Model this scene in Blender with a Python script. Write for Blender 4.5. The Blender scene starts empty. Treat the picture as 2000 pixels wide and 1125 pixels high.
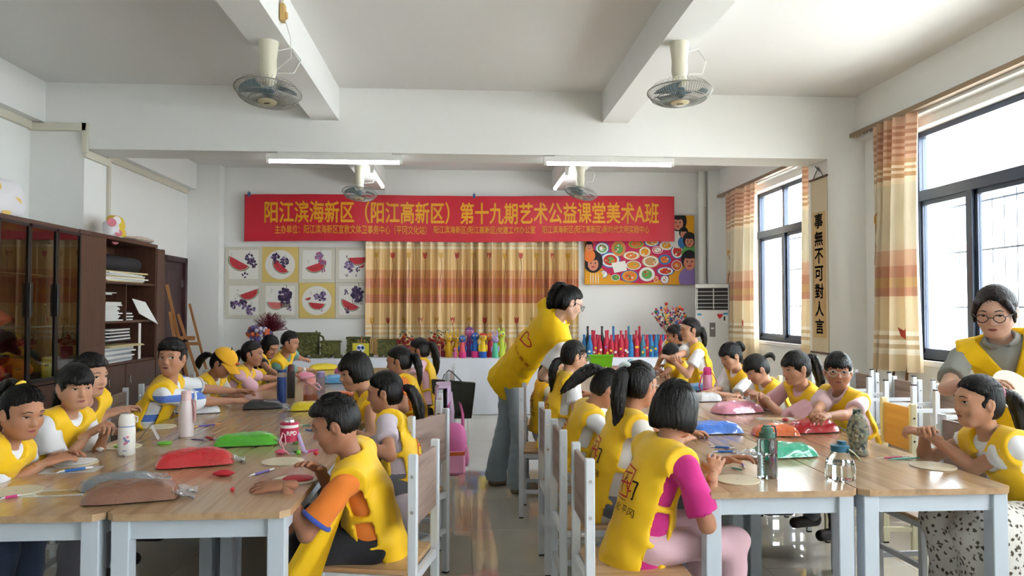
import bpy, bmesh, math, random
import numpy as np
from mathutils import Vector, Matrix

# ---------------------------------------------------------------- camera
scene = bpy.context.scene
COL = scene.collection
FPX = 1450.0
CAMZ = 1.42
YAW = math.atan(94 / FPX)
PITCH = math.atan(40 / FPX)
cam_data = bpy.data.cameras.new('camera')
cam_data.sensor_width = 36.0
cam_data.lens = 36.0 * FPX / 2000.0
cam_data.clip_start = 0.05
cam_data.clip_end = 300
cam = bpy.data.objects.new('camera', cam_data)
cam.location = (0, 0, CAMZ)
cam.rotation_euler = (math.pi / 2 + PITCH, 0, -YAW)
COL.objects.link(cam)
scene.camera = cam

# ---------------------------------------------------------------- daylight
world = bpy.data.worlds.new('overcast_sky')
scene.world = world
world.use_nodes = True
wn = world.node_tree.nodes
wn['Background'].inputs['Color'].default_value = (0.93, 0.97, 1.0, 1)
wn['Background'].inputs['Strength'].default_value = 7.0

def portal(y0, y1, z0, z1, x):
    """light portal in a window opening: steers sampling of the sky, adds no light"""
    L = bpy.data.lights.new('window_daylight', 'AREA')
    L.shape = 'RECTANGLE'
    L.size = z1 - z0
    L.size_y = y1 - y0
    L.cycles.is_portal = True
    o = bpy.data.objects.new('window_daylight', L)
    o.location = (x, (y0 + y1) / 2, (z0 + z1) / 2)
    o.rotation_euler = (0, math.pi / 2 if x > 0 else -math.pi / 2, 0)
    COL.objects.link(o)

vs = scene.view_settings
vs.view_transform = 'Standard'
vs.look = 'None'
vs.gamma = 1.0
vs.use_curve_mapping = False
vs.exposure = 1.5

# ---------------------------------------------------------------- helpers
rnd = random.Random(7)
V3 = lambda *a: np.array(a, float)
UP = V3(0, 0, 1)
def nrm(v):
    v = np.asarray(v, float)
    return v / (np.linalg.norm(v) + 1e-12)

_fw = V3(math.sin(YAW) * math.cos(PITCH), math.cos(YAW) * math.cos(PITCH), math.sin(PITCH))
_rt = V3(math.cos(YAW), -math.sin(YAW), 0)
_up = np.cross(_rt, _fw)
def ray(x, y):
    return _fw + _rt * (x - 1000) / FPX + _up * (562.5 - y) / FPX
def atY(x, y, Y):
    d = ray(x, y); return V3(0, 0, CAMZ) + d * (Y / d[1])
def atZ(x, y, Z):
    d = ray(x, y); return V3(0, 0, CAMZ) + d * ((Z - CAMZ) / d[2])
def atX(x, y, X):
    d = ray(x, y); return V3(0, 0, CAMZ) + d * (X / d[0])

def srgb(r, g, b):
    f = lambda c: (c / 255 / 12.92) if c / 255 <= 0.04045 else ((c / 255 + 0.055) / 1.055) ** 2.4
    return (f(r), f(g), f(b), 1.0)

MATS = {}
def mat(name, col=(200, 200, 200), rough=0.5, metal=0.0, bump=0.0, bscale=60.0, var=0.0, vscale=8.0, sss=0.0,
        trans=0.0, ior=1.45, emit=None, estr=0.0, spec=0.5, sheen=0.0, stretch=None, coat=0.0, alpha=1.0):
    if name in MATS:
        return MATS[name]
    m = bpy.data.materials.new(name)
    m.use_nodes = True
    nt = m.node_tree
    b = nt.nodes['Principled BSDF']
    c = srgb(*col) if max(col) > 1.0 or isinstance(col[0], int) else tuple(col)
    I = b.inputs
    I['Base Color'].default_value = c
    I['Roughness'].default_value = rough
    I['Metallic'].default_value = metal
    I['Specular IOR Level'].default_value = spec
    I['IOR'].default_value = ior
    I['Transmission Weight'].default_value = trans
    I['Sheen Weight'].default_value = sheen
    I['Coat Weight'].default_value = coat
    I['Alpha'].default_value = alpha
    if sss:
        I['Subsurface Weight'].default_value = sss
        I['Subsurface Radius'].default_value = (0.012, 0.005, 0.003)
        I['Subsurface Scale'].default_value = 1.0
    if emit:
        I['Emission Color'].default_value = srgb(*emit)
        I['Emission Strength'].default_value = estr
    if bump or var:
        tc = nt.nodes.new('ShaderNodeTexCoord')
        mp = nt.nodes.new('ShaderNodeMapping')
        nt.links.new(tc.outputs['Object'], mp.inputs['Vector'])
        if stretch:
            mp.inputs['Scale'].default_value = stretch
    if var:
        n = nt.nodes.new('ShaderNodeTexNoise')
        n.inputs['Scale'].default_value = vscale
        n.inputs['Detail'].default_value = 4
        nt.links.new(mp.outputs[0], n.inputs['Vector'])
        r = nt.nodes.new('ShaderNodeMixRGB')
        r.inputs['Color1'].default_value = tuple(max(0, q * (1 - var)) for q in c[:3]) + (1,)
        r.inputs['Color2'].default_value = tuple(min(1, q * (1 + var)) for q in c[:3]) + (1,)
        nt.links.new(n.outputs['Fac'], r.inputs['Fac'])
        nt.links.new(r.outputs[0], I['Base Color'])
    if bump:
        n = nt.nodes.new('ShaderNodeTexNoise')
        n.inputs['Scale'].default_value = bscale
        n.inputs['Detail'].default_value = 3
        nt.links.new(mp.outputs[0], n.inputs['Vector'])
        bp = nt.nodes.new('ShaderNodeBump')
        bp.inputs['Strength'].default_value = bump
        bp.inputs['Distance'].default_value = 0.01
        nt.links.new(n.outputs['Fac'], bp.inputs['Height'])
        nt.links.new(bp.outputs[0], I['Normal'])
    MATS[name] = m
    return m

def ramp_wood(name, cols, scale=(30, 2.2, 30), rough=0.35, coat=0.0, dist=1.5):
    """streaky laminate: noise drawn out along the grain (local Y)"""
    if name in MATS:
        return MATS[name]
    m = bpy.data.materials.new(name); m.use_nodes = True
    nt = m.node_tree; b = nt.nodes['Principled BSDF']
    tc = nt.nodes.new('ShaderNodeTexCoord'); mp = nt.nodes.new('ShaderNodeMapping')
    oi = nt.nodes.new('ShaderNodeObjectInfo'); ad = nt.nodes.new('ShaderNodeVectorMath')
    cm = nt.nodes.new('ShaderNodeCombineXYZ'); mu = nt.nodes.new('ShaderNodeMath'); mu.operation = 'MULTIPLY'
    mu.inputs[1].default_value = 11.0
    nt.links.new(oi.outputs['Random'], mu.inputs[0])
    nt.links.new(mu.outputs[0], cm.inputs[0]); nt.links.new(mu.outputs[0], cm.inputs[1])
    nt.links.new(tc.outputs['Object'], ad.inputs[0]); nt.links.new(cm.outputs[0], ad.inputs[1])
    nt.links.new(ad.outputs[0], mp.inputs['Vector'])
    mp.inputs['Scale'].default_value = scale
    n = nt.nodes.new('ShaderNodeTexNoise'); n.inputs['Scale'].default_value = 1.0
    n.inputs['Detail'].default_value = 5; n.inputs['Distortion'].default_value = dist * 0.2
    nt.links.new(mp.outputs[0], n.inputs['Vector'])
    r = nt.nodes.new('ShaderNodeValToRGB')
    e = r.color_ramp.elements
    e[0].position = 0.3; e[0].color = srgb(*cols[0]); e[1].position = 0.72; e[1].color = srgb(*cols[-1])
    for i, c in enumerate(cols[1:-1]):
        q = e.new(0.3 + 0.42 * (i + 1) / (len(cols) - 1)); q.color = srgb(*c)
    nt.links.new(n.outputs['Fac'], r.inputs['Fac'])
    nt.links.new(r.outputs[0], b.inputs['Base Color'])
    b.inputs['Roughness'].default_value = rough
    b.inputs['Coat Weight'].default_value = coat
    b.inputs['Coat Roughness'].default_value = .16
    MATS[name] = m
    return m

def mesh_np(name, v, quads=None, tris=None, polys=None, mi=None, smooth=True, angle=None):
    me = bpy.data.meshes.new(name)
    if polys is not None:
        me.from_pydata([tuple(map(float, p)) for p in v], [], polys)
    else:
        nv = len(v)
        me.vertices.add(nv)
        me.vertices.foreach_set('co', np.asarray(v, np.float32).ravel())
        nq = len(quads)
        me.loops.add(nq * 4)
        me.loops.foreach_set('vertex_index', np.asarray(quads, np.int32).ravel())
        me.polygons.add(nq)
        me.polygons.foreach_set('loop_start', np.arange(0, nq * 4, 4, dtype=np.int32))
        me.polygons.foreach_set('loop_total', np.full(nq, 4, np.int32))
    me.update(calc_edges=True)
    me.validate()
    n = len(me.polygons)
    if n:
        me.polygons.foreach_set('use_smooth', np.full(n, bool(smooth)))
        if mi is not None and len(mi) == n:
            me.polygons.foreach_set('material_index', np.asarray(mi, np.int32))
        if smooth and angle:
            me.set_sharp_from_angle(angle=math.radians(angle))
    return me

def ob(name, me, mats=None, parent=None, label=None, cat=None, group=None, kind=None, loc=None, rot=None):
    o = bpy.data.objects.new(name, me)
    COL.objects.link(o)
    if mats is not None and me is not None:
        for m in (mats if isinstance(mats, (list, tuple)) else [mats]):
            if len(me.materials) < 12:
                me.materials.append(m)
    if parent is not None:
        o.parent = parent
    if loc is not None:
        o.location = tuple(map(float, loc))
    if rot is not None:
        o.rotation_euler = rot
    tag(o, label, cat, group, kind)
    return o

def tag(o, label=None, cat=None, group=None, kind=None):
    if label: o['label'] = label
    if cat: o['category'] = cat
    if group: o['group'] = group
    if kind: o['kind'] = kind
    return o

def thing(name, label, cat, loc=(0, 0, 0), rz=0.0, group=None):
    return ob(name, None, label=label, cat=cat, group=group, loc=loc, rot=(0, 0, rz))

def copy_tree(o, parent=None):
    c = o.copy(); COL.objects.link(c); c.parent = parent
    for ch in list(o.children):
        copy_tree(ch, c)
    return c

class G:
    """collects simple shapes into one mesh"""
    def __init__(s): s.v = []; s.f = []; s.m = []
    def add(s, v, f, m=0):
        k = len(s.v); s.v += [tuple(map(float, p)) for p in v]
        s.f += [tuple(i + k for i in q) for q in f]; s.m += [m] * len(f); return s
    def obox(s, c, ax, h, m=0):
        c = np.asarray(c, float); a = [np.asarray(q, float) * hh for q, hh in zip(ax, h)]
        v = [c + sx * a[0] + sy * a[1] + sz * a[2] for sz in (-1, 1) for sy in (-1, 1) for sx in (-1, 1)]
        return s.add(v, [(0, 2, 3, 1), (4, 5, 7, 6), (0, 1, 5, 4), (2, 6, 7, 3), (0, 4, 6, 2), (1, 3, 7, 5)], m)
    def box(s, x0, y0, z0, x1, y1, z1, m=0):
        return s.obox(((x0 + x1) / 2, (y0 + y1) / 2, (z0 + z1) / 2), np.eye(3), (abs(x1 - x0) / 2, abs(y1 - y0) / 2, abs(z1 - z0) / 2), m)
    def cbox(s, x0, y0, z0, x1, y1, z1, b=0.004, m=0):
        """box with chamfered edges"""
        bm = bmesh.new(); bmesh.ops.create_cube(bm, size=1)
        for v in bm.verts:
            v.co = Vector(((x0 + x1) / 2 + v.co.x * (x1 - x0), (y0 + y1) / 2 + v.co.y * (y1 - y0), (z0 + z1) / 2 + v.co.z * (z1 - z0)))
        bmesh.ops.bevel(bm, geom=bm.edges[:], offset=b, segments=1, affect='EDGES')
        bm.verts.index_update()
        s.add([v.co for v in bm.verts], [tuple(v.index for v in f.verts) for f in bm.faces], m)
        bm.free(); return s
    def bar(s, a, b, w, d=None, m=0, upv=(0, 0, 1)):
        a = np.asarray(a, float); b = np.asarray(b, float); t = nrm(b - a); d = d or w
        u = np.asarray(upv, float)
        if abs(t @ u) > 0.95: u = V3(0, 1, 0) if abs(t[1]) < .9 else V3(1, 0, 0)
        x = nrm(np.cross(t, u)); y = np.cross(x, t)
        return s.obox((a + b) / 2, (x, y, t), (w / 2, d / 2, np.linalg.norm(b - a) / 2), m)
    def tube(s, pts, r, n=8, m=0, caps=True, flat=None):
        P = [np.asarray(p, float) for p in pts]; k = len(P)
        R = r if isinstance(r, (list, tuple, np.ndarray)) else [r] * k
        v = []; x = None
        for i in range(k):
            t = nrm(P[min(i + 1, k - 1)] - P[max(i - 1, 0)])
            if x is None:
                u = V3(0, 0, 1) if abs(t[2]) < 0.9 else V3(1, 0, 0)
                x = nrm(np.cross(t, u))
            else:
                x = nrm(x - t * (x @ t))
            y = np.cross(t, x)
            for j in range(n):
                a = 2 * math.pi * j / n
                v.append(P[i] + R[i] * (math.cos(a) * x + math.sin(a) * y * (flat or 1)))
        f = [(i * n + j, i * n + (j + 1) % n, (i + 1) * n + (j + 1) % n, (i + 1) * n + j) for i in range(k - 1) for j in range(n)]
        if caps: f += [tuple(range(n))[::-1], tuple((k - 1) * n + j for j in range(n))]
        return s.add(v, f, m)
    def cyl(s, a, b, r, rb=None, n=14, m=0):
        return s.tube([a, b], [r, r if rb is None else rb], n, m)
    def lathe(s, c, prof, n=20, m=0, ax=None, caps=True):
        c = np.asarray(c, float)
        A = np.eye(3) if ax is None else np.asarray(ax, float)
        v = [c + r * math.cos(2 * math.pi * j / n) * A[0] + r * math.sin(2 * math.pi * j / n) * A[1] + z * A[2] for r, z in prof for j in range(n)]
        k = len(prof)
        f = [(i * n + j, i * n + (j + 1) % n, (i + 1) * n + (j + 1) % n, (i + 1) * n + j) for i in range(k - 1) for j in range(n)]
        if caps: f += [tuple(range(n))[::-1], tuple((k - 1) * n + j for j in range(n))]
        return s.add(v, f, m)
    def ell(s, c, r, n=12, k=8, m=0, ax=None):
        r = (r, r, r) if np.isscalar(r) else r
        A = np.eye(3) if ax is None else np.asarray(ax, float)
        c = np.asarray(c, float); v = []
        for i in range(k + 1):
            t = math.pi * i / k
            for j in range(n):
                a = 2 * math.pi * j / n
                q = (r[0] * math.sin(t) * math.cos(a), r[1] * math.sin(t) * math.sin(a), -r[2] * math.cos(t))
                v.append(c + q[0] * A[0] + q[1] * A[1] + q[2] * A[2])
        f = [(i * n + j, i * n + (j + 1) % n, (i + 1) * n + (j + 1) % n, (i + 1) * n + j) for i in range(k) for j in range(n)]
        return s.add(v, f, m)
    def grid(s, fn, nu, nv, m=0, close=False):
        v = [fn(i / nu, j / nv) for j in range(nv + 1) for i in range(nu + 1)]
        f = [(j * (nu + 1) + i, j * (nu + 1) + i + 1, (j + 1) * (nu + 1) + i + 1, (j + 1) * (nu + 1) + i) for j in range(nv) for i in range(nu)]
        return s.add(v, f, m)
    def poly(s, pts, m=0): return s.add(pts, [tuple(range(len(pts)))], m)
    def prism(s, pts, ext, m=0):
        n = len(pts); e = np.asarray(ext, float); a = [np.asarray(p, float) for p in pts]
        return s.add(a + [p + e for p in a], [tuple(range(n))[::-1], tuple(range(n, 2 * n))] + [(i, (i + 1) % n, n + (i + 1) % n, n + i) for i in range(n)], m)
    def mesh(s, name, smooth=True, angle=35):
        return mesh_np(name, s.v, polys=s.f, mi=s.m, smooth=smooth, angle=angle)
    def build(s, name, mats, parent=None, label=None, cat=None, group=None, kind=None, loc=None, rot=None, smooth=True, angle=35):
        return ob(name, s.mesh(name, smooth, angle), mats, parent, label, cat, group, kind, loc, rot)

_txt = {}
def text_geo(body, bold=0.0):
    """glyph outlines of a word as flat triangles, unit size, origin lower left -> (verts, faces)"""
    key = (body, bold)
    if key in _txt: return _txt[key]
    cu = bpy.data.curves.new('lettering', 'FONT'); cu.body = body; cu.size = 1.0; cu.offset = bold
    cu.resolution_u = 3
    o = bpy.data.objects.new('lettering', cu); COL.objects.link(o)
    bpy.context.view_layer.update()
    dg = bpy.context.evaluated_depsgraph_get()
    me = bpy.data.meshes.new_from_object(o.evaluated_get(dg))
    v = np.array([q.co[:] for q in me.vertices]).reshape(-1, 3); f = [tuple(p.vertices) for p in me.polygons]
    bpy.data.objects.remove(o); bpy.data.curves.remove(cu); bpy.data.meshes.remove(me)
    if len(v):
        v = v - np.array([v[:, 0].min(), v[:, 1].min(), 0])
    _txt[key] = (v, f)
    return v, f
def put_text(g, body, o, ux, uy, w=None, h=None, m=0, bold=0.0, fn=None, center=False):
    """lay the lettering of body on plane o + a*ux + b*uy, scaled to width w and height h; bold thickens strokes by overprinting"""
    v, f = text_geo(body, 0.0)
    if not len(v): return
    W = v[:, 0].max(); Hh = v[:, 1].max()
    if w is None: w = W * h / Hh
    if h is None: h = Hh * w / W
    ux = np.asarray(ux, float); uy = np.asarray(uy, float); o = np.asarray(o, float)
    sx, sy = w / W, h / Hh
    for dx, dy in (((0, 0),) if not bold else ((-1, 0), (1, 0), (0, -1), (0, 1))):
        P = []
        for q in v:
            a, b = (q[0] + dx * bold) * sx - (w / 2 if center else 0), (q[1] + dy * bold) * sy - (h / 2 if center else 0)
            P.append(fn(a, b) if fn else o + a * ux + b * uy)
        g.add(P, f, m)
# ================================================================ the room
XL, XR, YB, YF, ZC = -3.95, 3.92, 11.1, -3.2, 3.49
PLASTER = mat('white_plaster', (236, 236, 232), 0.85, bump=0.06, bscale=9, var=0.02, vscale=1.3)
CEIL = mat('ceiling_paint', (232, 231, 228), 0.9, bump=0.05, bscale=6)
TRUNK = mat('cream_trunking', (214, 209, 192), 0.5)
FRAME = mat('slate_window_frame', (62, 72, 88), 0.4, metal=0.3)
GLASS = mat('window_glass', (255, 255, 255), 0.0, trans=1.0, ior=1.01)
WMETAL = mat('white_powder_coat', (206, 211, 216), 0.35)
PLASTIC_W = mat('white_plastic', (220, 219, 212), 0.4)
IVORY = mat('ivory_plastic', (222, 216, 194), 0.4)
CHROME = mat('chrome', (200, 200, 200), 0.15, metal=1.0)
BLACK = mat('black_plastic', (22, 22, 24), 0.4)
WOODDK = ramp_wood('walnut_veneer', [(66, 42, 32), (82, 54, 40), (74, 47, 35)], (26, 26, 1.6), 0.42)
DOORW = ramp_wood('dark_red_door', [(58, 33, 36), (70, 42, 44)], (20, 20, 1.5), 0.5)
PINE = ramp_wood('easel_wood', [(150, 98, 52), (176, 120, 66)], (20, 20, 2), 0.5)

GROUT = mat('grout', (132, 128, 118), 0.6)
TILE = mat('polished_tile', (194, 188, 174), 0.045, var=0.07, vscale=3.5, spec=0.75, coat=0.3)
flo = G().box(XL - .2, YF - .2, -.12, XR + .2, YB + .2, -0.002).build('floor', GROUT, kind='structure')
tg = G(); tg.cbox(0, 0, -.012, .7975, .7975, 0, .0008)
tm = tg.mesh('floor_tile'); tm.materials.append(TILE)
y = YF
while y < YB - .02:
    x = XL
    while x < XR - .02:
        t = ob('floor_tile', tm, None, flo, loc=(x, y, 0))
        sx, sy = min(.7975, XR - x) / .7975, min(.7975, YB - y) / .7975
        if sx < 1 or sy < 1: t.scale = (sx, sy, 1)
        x += .8
    y += .8
G().box(XL - .2, YF - .2, ZC, XR + .2, YB + .2, ZC + .15).build('ceiling', CEIL, kind='structure')
G().box(XL - .2, YB, 0, XR + .2, YB + .2, ZC).build('wall_back', PLASTER, kind='structure')
G().box(XL - .2, YF - .2, 0, XR + .2, YF, ZC).build('wall_front', PLASTER, kind='structure')
# left wall with the doorway near the back
DY0, DY1, DZ = 10.0, 10.82, 2.13
g = G(); g.box(XL - .2, YF, 0, XL, DY0, ZC); g.box(XL - .2, DY1, 0, XL, YB, ZC); g.box(XL - .2, DY0, DZ, XL, DY1, ZC)
g.box(XL, YF, 3.12, XL + .13, 7.0, ZC); g.box(XL, 7.4, 3.12, XL + .13, 10.85, ZC)
g.build('wall_left', PLASTER, kind='structure')
# right wall with three window openings (one behind the camera)
WIN = [(-2.4, 1.6, .98, 2.98), (2.75, 6.36, .98, 2.98), (7.55, 9.92, 1.0, 2.98)]
g = G(); yy = YF
for (a, b, z0, z1) in WIN:
    g.box(XR, yy, 0, XR + .24, a, ZC); g.box(XR, a, 0, XR + .24, b, z0); g.box(XR, a, z1, XR + .24, b, ZC); yy = b
g.box(XR, yy, 0, XR + .24, YB, ZC)
g.box(XR - .09, YF, 3.06, XR, 7.0, ZC); g.box(XR - .09, 7.4, 3.06, XR, YB, ZC)
g.build('wall_right', PLASTER, kind='structure')
for a, b, z0, z1 in WIN: portal(a, b, z0, z1, XR + .25)
# columns, cross beam, ceiling beams
def stru(name, *boxes, m=PLASTER):
    g = G()
    for b in boxes: g.box(*b)
    return g.build(name, m, kind='structure')
stru('trim_1', (XL, 7.0, 0, -3.47, 7.4, ZC)); stru('trim_2', (3.54, 7.0, 0, XR, 7.4, ZC))
stru('trim_3', (XL, 10.86, 0, -3.5, YB, ZC)); stru('trim_4', (3.66, 10.88, 0, XR, YB, ZC))
stru('trim_5', (-3.47, 7.0, 2.88, 3.54, 7.4, ZC))
stru('trim_6', (-1.42, YF, 3.18, -1.17, 7.0, ZC), (-1.42, 7.4, 3.18, -1.17, YB, ZC))
stru('trim_7', (1.32, YF, 3.2, 1.57, 7.0, ZC), (1.32, 7.4, 3.2, 1.57, YB, ZC))
stru('trim_8', (XL, YF, 0, -3.47, -2.8, ZC))
# thin ledge lines on the back wall
stru('trim_9', (-3.5, YB - .012, 2.86, 3.66, YB, ZC))
# cable trunking along the left wall
tk = .05
g = G()
g.box(XL, YF, 3.05, XL + .04, 6.96, 3.12); g.box(XL, 6.955, 3.04, -3.44, 7.0, 3.11); g.box(-3.475, 6.955, 2.84, -3.43, 7.0, 3.11)
g.box(-3.47, 6.97, 2.80, -3.44, 7.40, 2.87); g.box(XL, 7.40, 3.05, XL + .04, 10.8, 3.12); g.box(XL, 8.45, 1.9, XL + .03, 8.50, 3.06)
g.box(-3.47, 7.40, 2.80, -3.44, 7.44, 3.0); g.box(XL, 7.4, 2.95, -3.44, 7.43, 3.02)
g.build('trim_10', TRUNK, kind='structure')
# drain pipe in the back corner
g = G(); g.cyl((3.58, 10.95, 0), (3.58, 10.95, ZC), .055, n=16); g.cyl((3.58, 10.95, 2.95), (3.58, 10.95, 3.15), .064, n=16); g.cyl((3.58, 10.95, 1.75), (3.58, 10.95, 1.85), .064, n=16)
g.build('trim_11', PLASTIC_W, kind='structure')
# windows
for wi, (a, b, z0, z1) in enumerate(WIN):
    x = XR + .11; fr = .05
    ztr = z0 + (z1 - z0) * .715
    w = thing('window_%d' % (wi + 1), None, None, (0, 0, 0)); tag(w, kind='structure')
    g = G()
    g.box(x, a, z0, x + .07, a + fr, z1); g.box(x, b - fr, z0, x + .07, b, z1); g.box(x, a, z0, x + .07, b, z0 + fr); g.box(x, a, z1 - fr, x + .07, b, z1)
    g.box(x - .015, a, ztr - .045, x + .075, b, ztr + .045)
    g.build('frame', FRAME, w)
    ml = [b - .70, b - 1.5] if wi != 2 else [b - .80, b - 1.5]
    if wi == 0: ml = [a + 1.0, a + 2.0, a + 3.0]
    elif wi == 1: ml = [b - .70, b - 1.75, b - 2.65]
    for y in ml:
        g = G(); g.box(x - .01, y - .035, z0 + .03, x + .06, y + .035, ztr)
        if wi == 2 and y == ml[0]: g.box(x, y - .025, ztr, x + .06, y + .025, z1)
        g.build('mullion', FRAME, w)
    ys = [a] + sorted(ml) + [b]
    for p, q in zip(ys[:-1], ys[1:]):
        g = G(); s0 = x + .015
        for (u0, v0, u1, v1) in ((p + .03, z0 + .045, p + .07, ztr - .05), (q - .07, z0 + .045, q - .03, ztr - .05)): g.box(s0, u0, v0, s0 + .035, u1, v1)
        g.box(s0, p + .03, z0 + .045, s0 + .035, q - .03, z0 + .09); g.box(s0, p + .03, ztr - .085, s0 + .035, q - .03, ztr - .045)
        sa = g.build('sash', FRAME, w)
        G().box(s0 + .014, p + .07, z0 + .09, s0 + .018, q - .07, ztr - .085).build('pane', GLASS, sa)
    G().box(x + .03, a + fr, ztr + .045, x + .034, b - fr, z1 - fr).build('pane', GLASS, w)
    G().cbox(XR - .02, a - .03, z0 - .05, XR + .13, b + .03, z0, .004).build('window_sill', PLASTER, w)
    # security grille outside
    g = G(); xg = XR + .32
    n = int((b - a) / .13)
    for i in range(n + 1):
        y = a + (b - a) * i / n; g.box(xg, y - .005, z0, xg + .01, y + .005, ztr)
    for z in (z0 + .45, z0 + .92, z0 + 1.32): g.box(xg - .004, a, z - .008, xg + .012, b, z + .008)
    g.build('security_grille', mat('grille_steel', (150, 156, 165), .4, metal=.4), w)
# neighbouring building outside
bl = thing('building', 'pale tiled building seen through the window grilles', 'building', (13, 12, -6))
PALE = mat('pale_facade', (238, 240, 240), .8); BGL = mat('facade_glass', (150, 190, 205), .2); BBR = mat('facade_brick', (214, 190, 176), .8)
G().box(0, -14, 0, 6, 16, 14).build('facade', PALE, bl)
for i in range(9):
    for k in range(3):
        z = 5.4 + k * 3.0
        fo = G().box(-.06, -12 + i * 3.0, z, .02, -10.6 + i * 3.0, z + 1.6).build('window', BGL, bl)
        g = G(); g.box(-.08, -11.33 + i * 3.0, z, -.05, -11.27 + i * 3.0, z + 1.6); g.box(-.12, -12.1 + i * 3, z - .1, 0, -10.5 + i * 3, z); g.build('window_bar', PALE, fo)
G().box(4, -60, -6.2, 60, 90, -6).build('ground', mat('yard_concrete', (190, 188, 182), .9), kind='structure')
# door in the left wall
d = thing('door_1', None, None, (XL, 0, 0)); tag(d, kind='structure')
g = G()
for y in (DY0, DY1 - .07): g.box(-.05, y, 0, .03, y + .07, DZ)
g.box(-.05, DY0, DZ - .07, .03, DY1, DZ); g.build('door_frame', DOORW, d)
lf = G().cbox(-.06, DY0 + .07, .01, -.015, DY1 - .07, DZ - .07, .004).build('door_leaf', DOORW, d)
for z0, z1 in ((.15, .95), (1.1, 1.95)):
    g = G(); g.cbox(-.02, DY0 + .17, z0, -.006, DY1 - .17, z1, .006); g.build('door_panel', DOORW, lf)
g = G(); g.box(-.016, DY1 - .085, 1.72, .004, DY1 - .06, 1.82); g.build('hinge', CHROME, lf)

# ---------------------------------------------------------------- curtains
def curtain_mat(name, base, band, zoff, transl=.25):
    """printed drape: sheer stripes near the top, rust band with gold middle lower down (heights in metres above the floor)"""
    m = bpy.data.materials.new(name); m.use_nodes = True; nt = m.node_tree; b = nt.nodes['Principled BSDF']; out = nt.nodes['Material Output']
    tc = nt.nodes.new('ShaderNodeTexCoord'); sp = nt.nodes.new('ShaderNodeSeparateXYZ'); nt.links.new(tc.outputs['Object'], sp.inputs[0])
    mr = nt.nodes.new('ShaderNodeMapRange'); mr.inputs['From Min'].default_value = 0.0; mr.inputs['From Max'].default_value = 3.2
    nt.links.new(sp.outputs['Z'], mr.inputs['Value'])
    r = nt.nodes.new('ShaderNodeValToRGB'); r.color_ramp.interpolation = 'CONSTANT'
    stops = band
    e = r.color_ramp.elements
    e[0].position = 0; e[0].color = srgb(*stops[0][1])
    e[1].position = min(.999, stops[1][0] / 3.2); e[1].color = srgb(*stops[1][1])
    for z, c in stops[2:]:
        q = e.new(min(.9999, z / 3.2)); q.color = srgb(*c)
    nt.links.new(mr.outputs[0], r.inputs['Fac'])
    nt.links.new(r.outputs[0], b.inputs['Base Color']); b.inputs['Roughness'].default_value = .28; b.inputs['Sheen Weight'].default_value = .3
    t = nt.nodes.new('ShaderNodeBsdfTranslucent'); nt.links.new(r.outputs[0], t.inputs['Color'])
    mx = nt.nodes.new('ShaderNodeMixShader'); mx.inputs[0].default_value = transl
    nt.links.new(b.outputs[0], mx.inputs[1]); nt.links.new(t.outputs[0], mx.inputs[2]); nt.links.new(mx.outputs[0], out.inputs['Surface'])
    MATS[name] = m
    return m
def curtain_fn(p0, p1, z0, z1, folds, amp, nrm_, seed, gather=0.0):
    p0 = np.asarray(p0, float); p1 = np.asarray(p1, float); nv = np.asarray(nrm_, float); R = random.Random(seed)
    ph = [R.uniform(0, 6.28) for _ in range(4)]; jit = [R.uniform(-.35, .35) for _ in range(folds + 2)]
    def fn(u, v, lift=0.0):
        z = z1 + (z0 - z1) * v
        k = u * folds
        a = amp * (.55 + .45 * v) * (1 + .5 * math.sin(k * .9 + ph[3]))
        w = math.sin(2 * math.pi * k + .8 * math.sin(k * 1.7 + ph[0]) + .35 * v * math.sin(k * 3 + ph[1]))
        d = a * (w + .28 * math.sin(4 * math.pi * k + ph[2]))
        uu = .5 + (u - .5) * (1 - gather * math.sin(math.pi * min(1, v * 1.0)) )
        q = p0 + (p1 - p0) * uu
        return V3(q[0], q[1], z) + nv * (d + lift)
    return fn
RED_T = mat('tulip_print_red', (176, 66, 52), .5); GOLD_T = mat('tulip_print_gold', (196, 150, 60), .5); BROWN_T = mat('stem_print', (130, 84, 50), .6)
def tulips(parent, fn, us, z, z0, z1, side):
    """printed tulips following the folds"""
    for i, u in enumerate(us):
        g = G(); W = .022
        def pt(du, dz): return fn(u + du, (z1 - (z + dz)) / (z1 - z0), side * .006)
        hu_ = (W * 1.0) * tulips.k
        g.poly([pt(-hu_, .10), pt(-hu_ * .3, .07), pt(0, .10), pt(hu_ * .3, .07), pt(hu_, .10), pt(hu_ * .7, .02), pt(0, -.01), pt(-hu_ * .7, .02)], 0)
        st = [(-.0 + .006 * tulips.k * math.sin(q * 5), -.01 - q * .36) for q in np.linspace(0, 1, 9)]
        w = .0022 * tulips.k
        for a, b in zip(st[:-1], st[1:]): g.add([pt(a[0] - w, a[1]), pt(a[0] + w, a[1]), pt(b[0] + w, b[1]), pt(b[0] - w, b[1])], [(0, 1, 2, 3)], 1)
        g.build('tulip_print', [RED_T if i % 2 else GOLD_T, BROWN_T], parent, smooth=False)
tulips.k = 1.0
def make_curtain(label, p0, p1, z0, z1, folds, amp, nv, seed, m, gather=0.0, tul=None, nu=None, tk=1.0, thick=None):
    fn = curtain_fn(p0, p1, z0, z1, folds, amp, nv, seed, gather)
    r = thing('curtain', label, 'curtain', ((p0[0] + p1[0]) / 2, (p0[1] + p1[1]) / 2, 0))
    org = V3(*r.location)
    f2 = lambda u, v, l=0.0: fn(u, v, l) - org
    g = G(); g.grid(lambda u, v: f2(u, v), folds * 14, 14)
    dr = g.build('drape', m, r, angle=80)
    if tul:
        tulips.k = tk
        for us, z, sd in tul: tulips(r, f2, us, z, z0, z1, sd)
    return r
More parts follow.
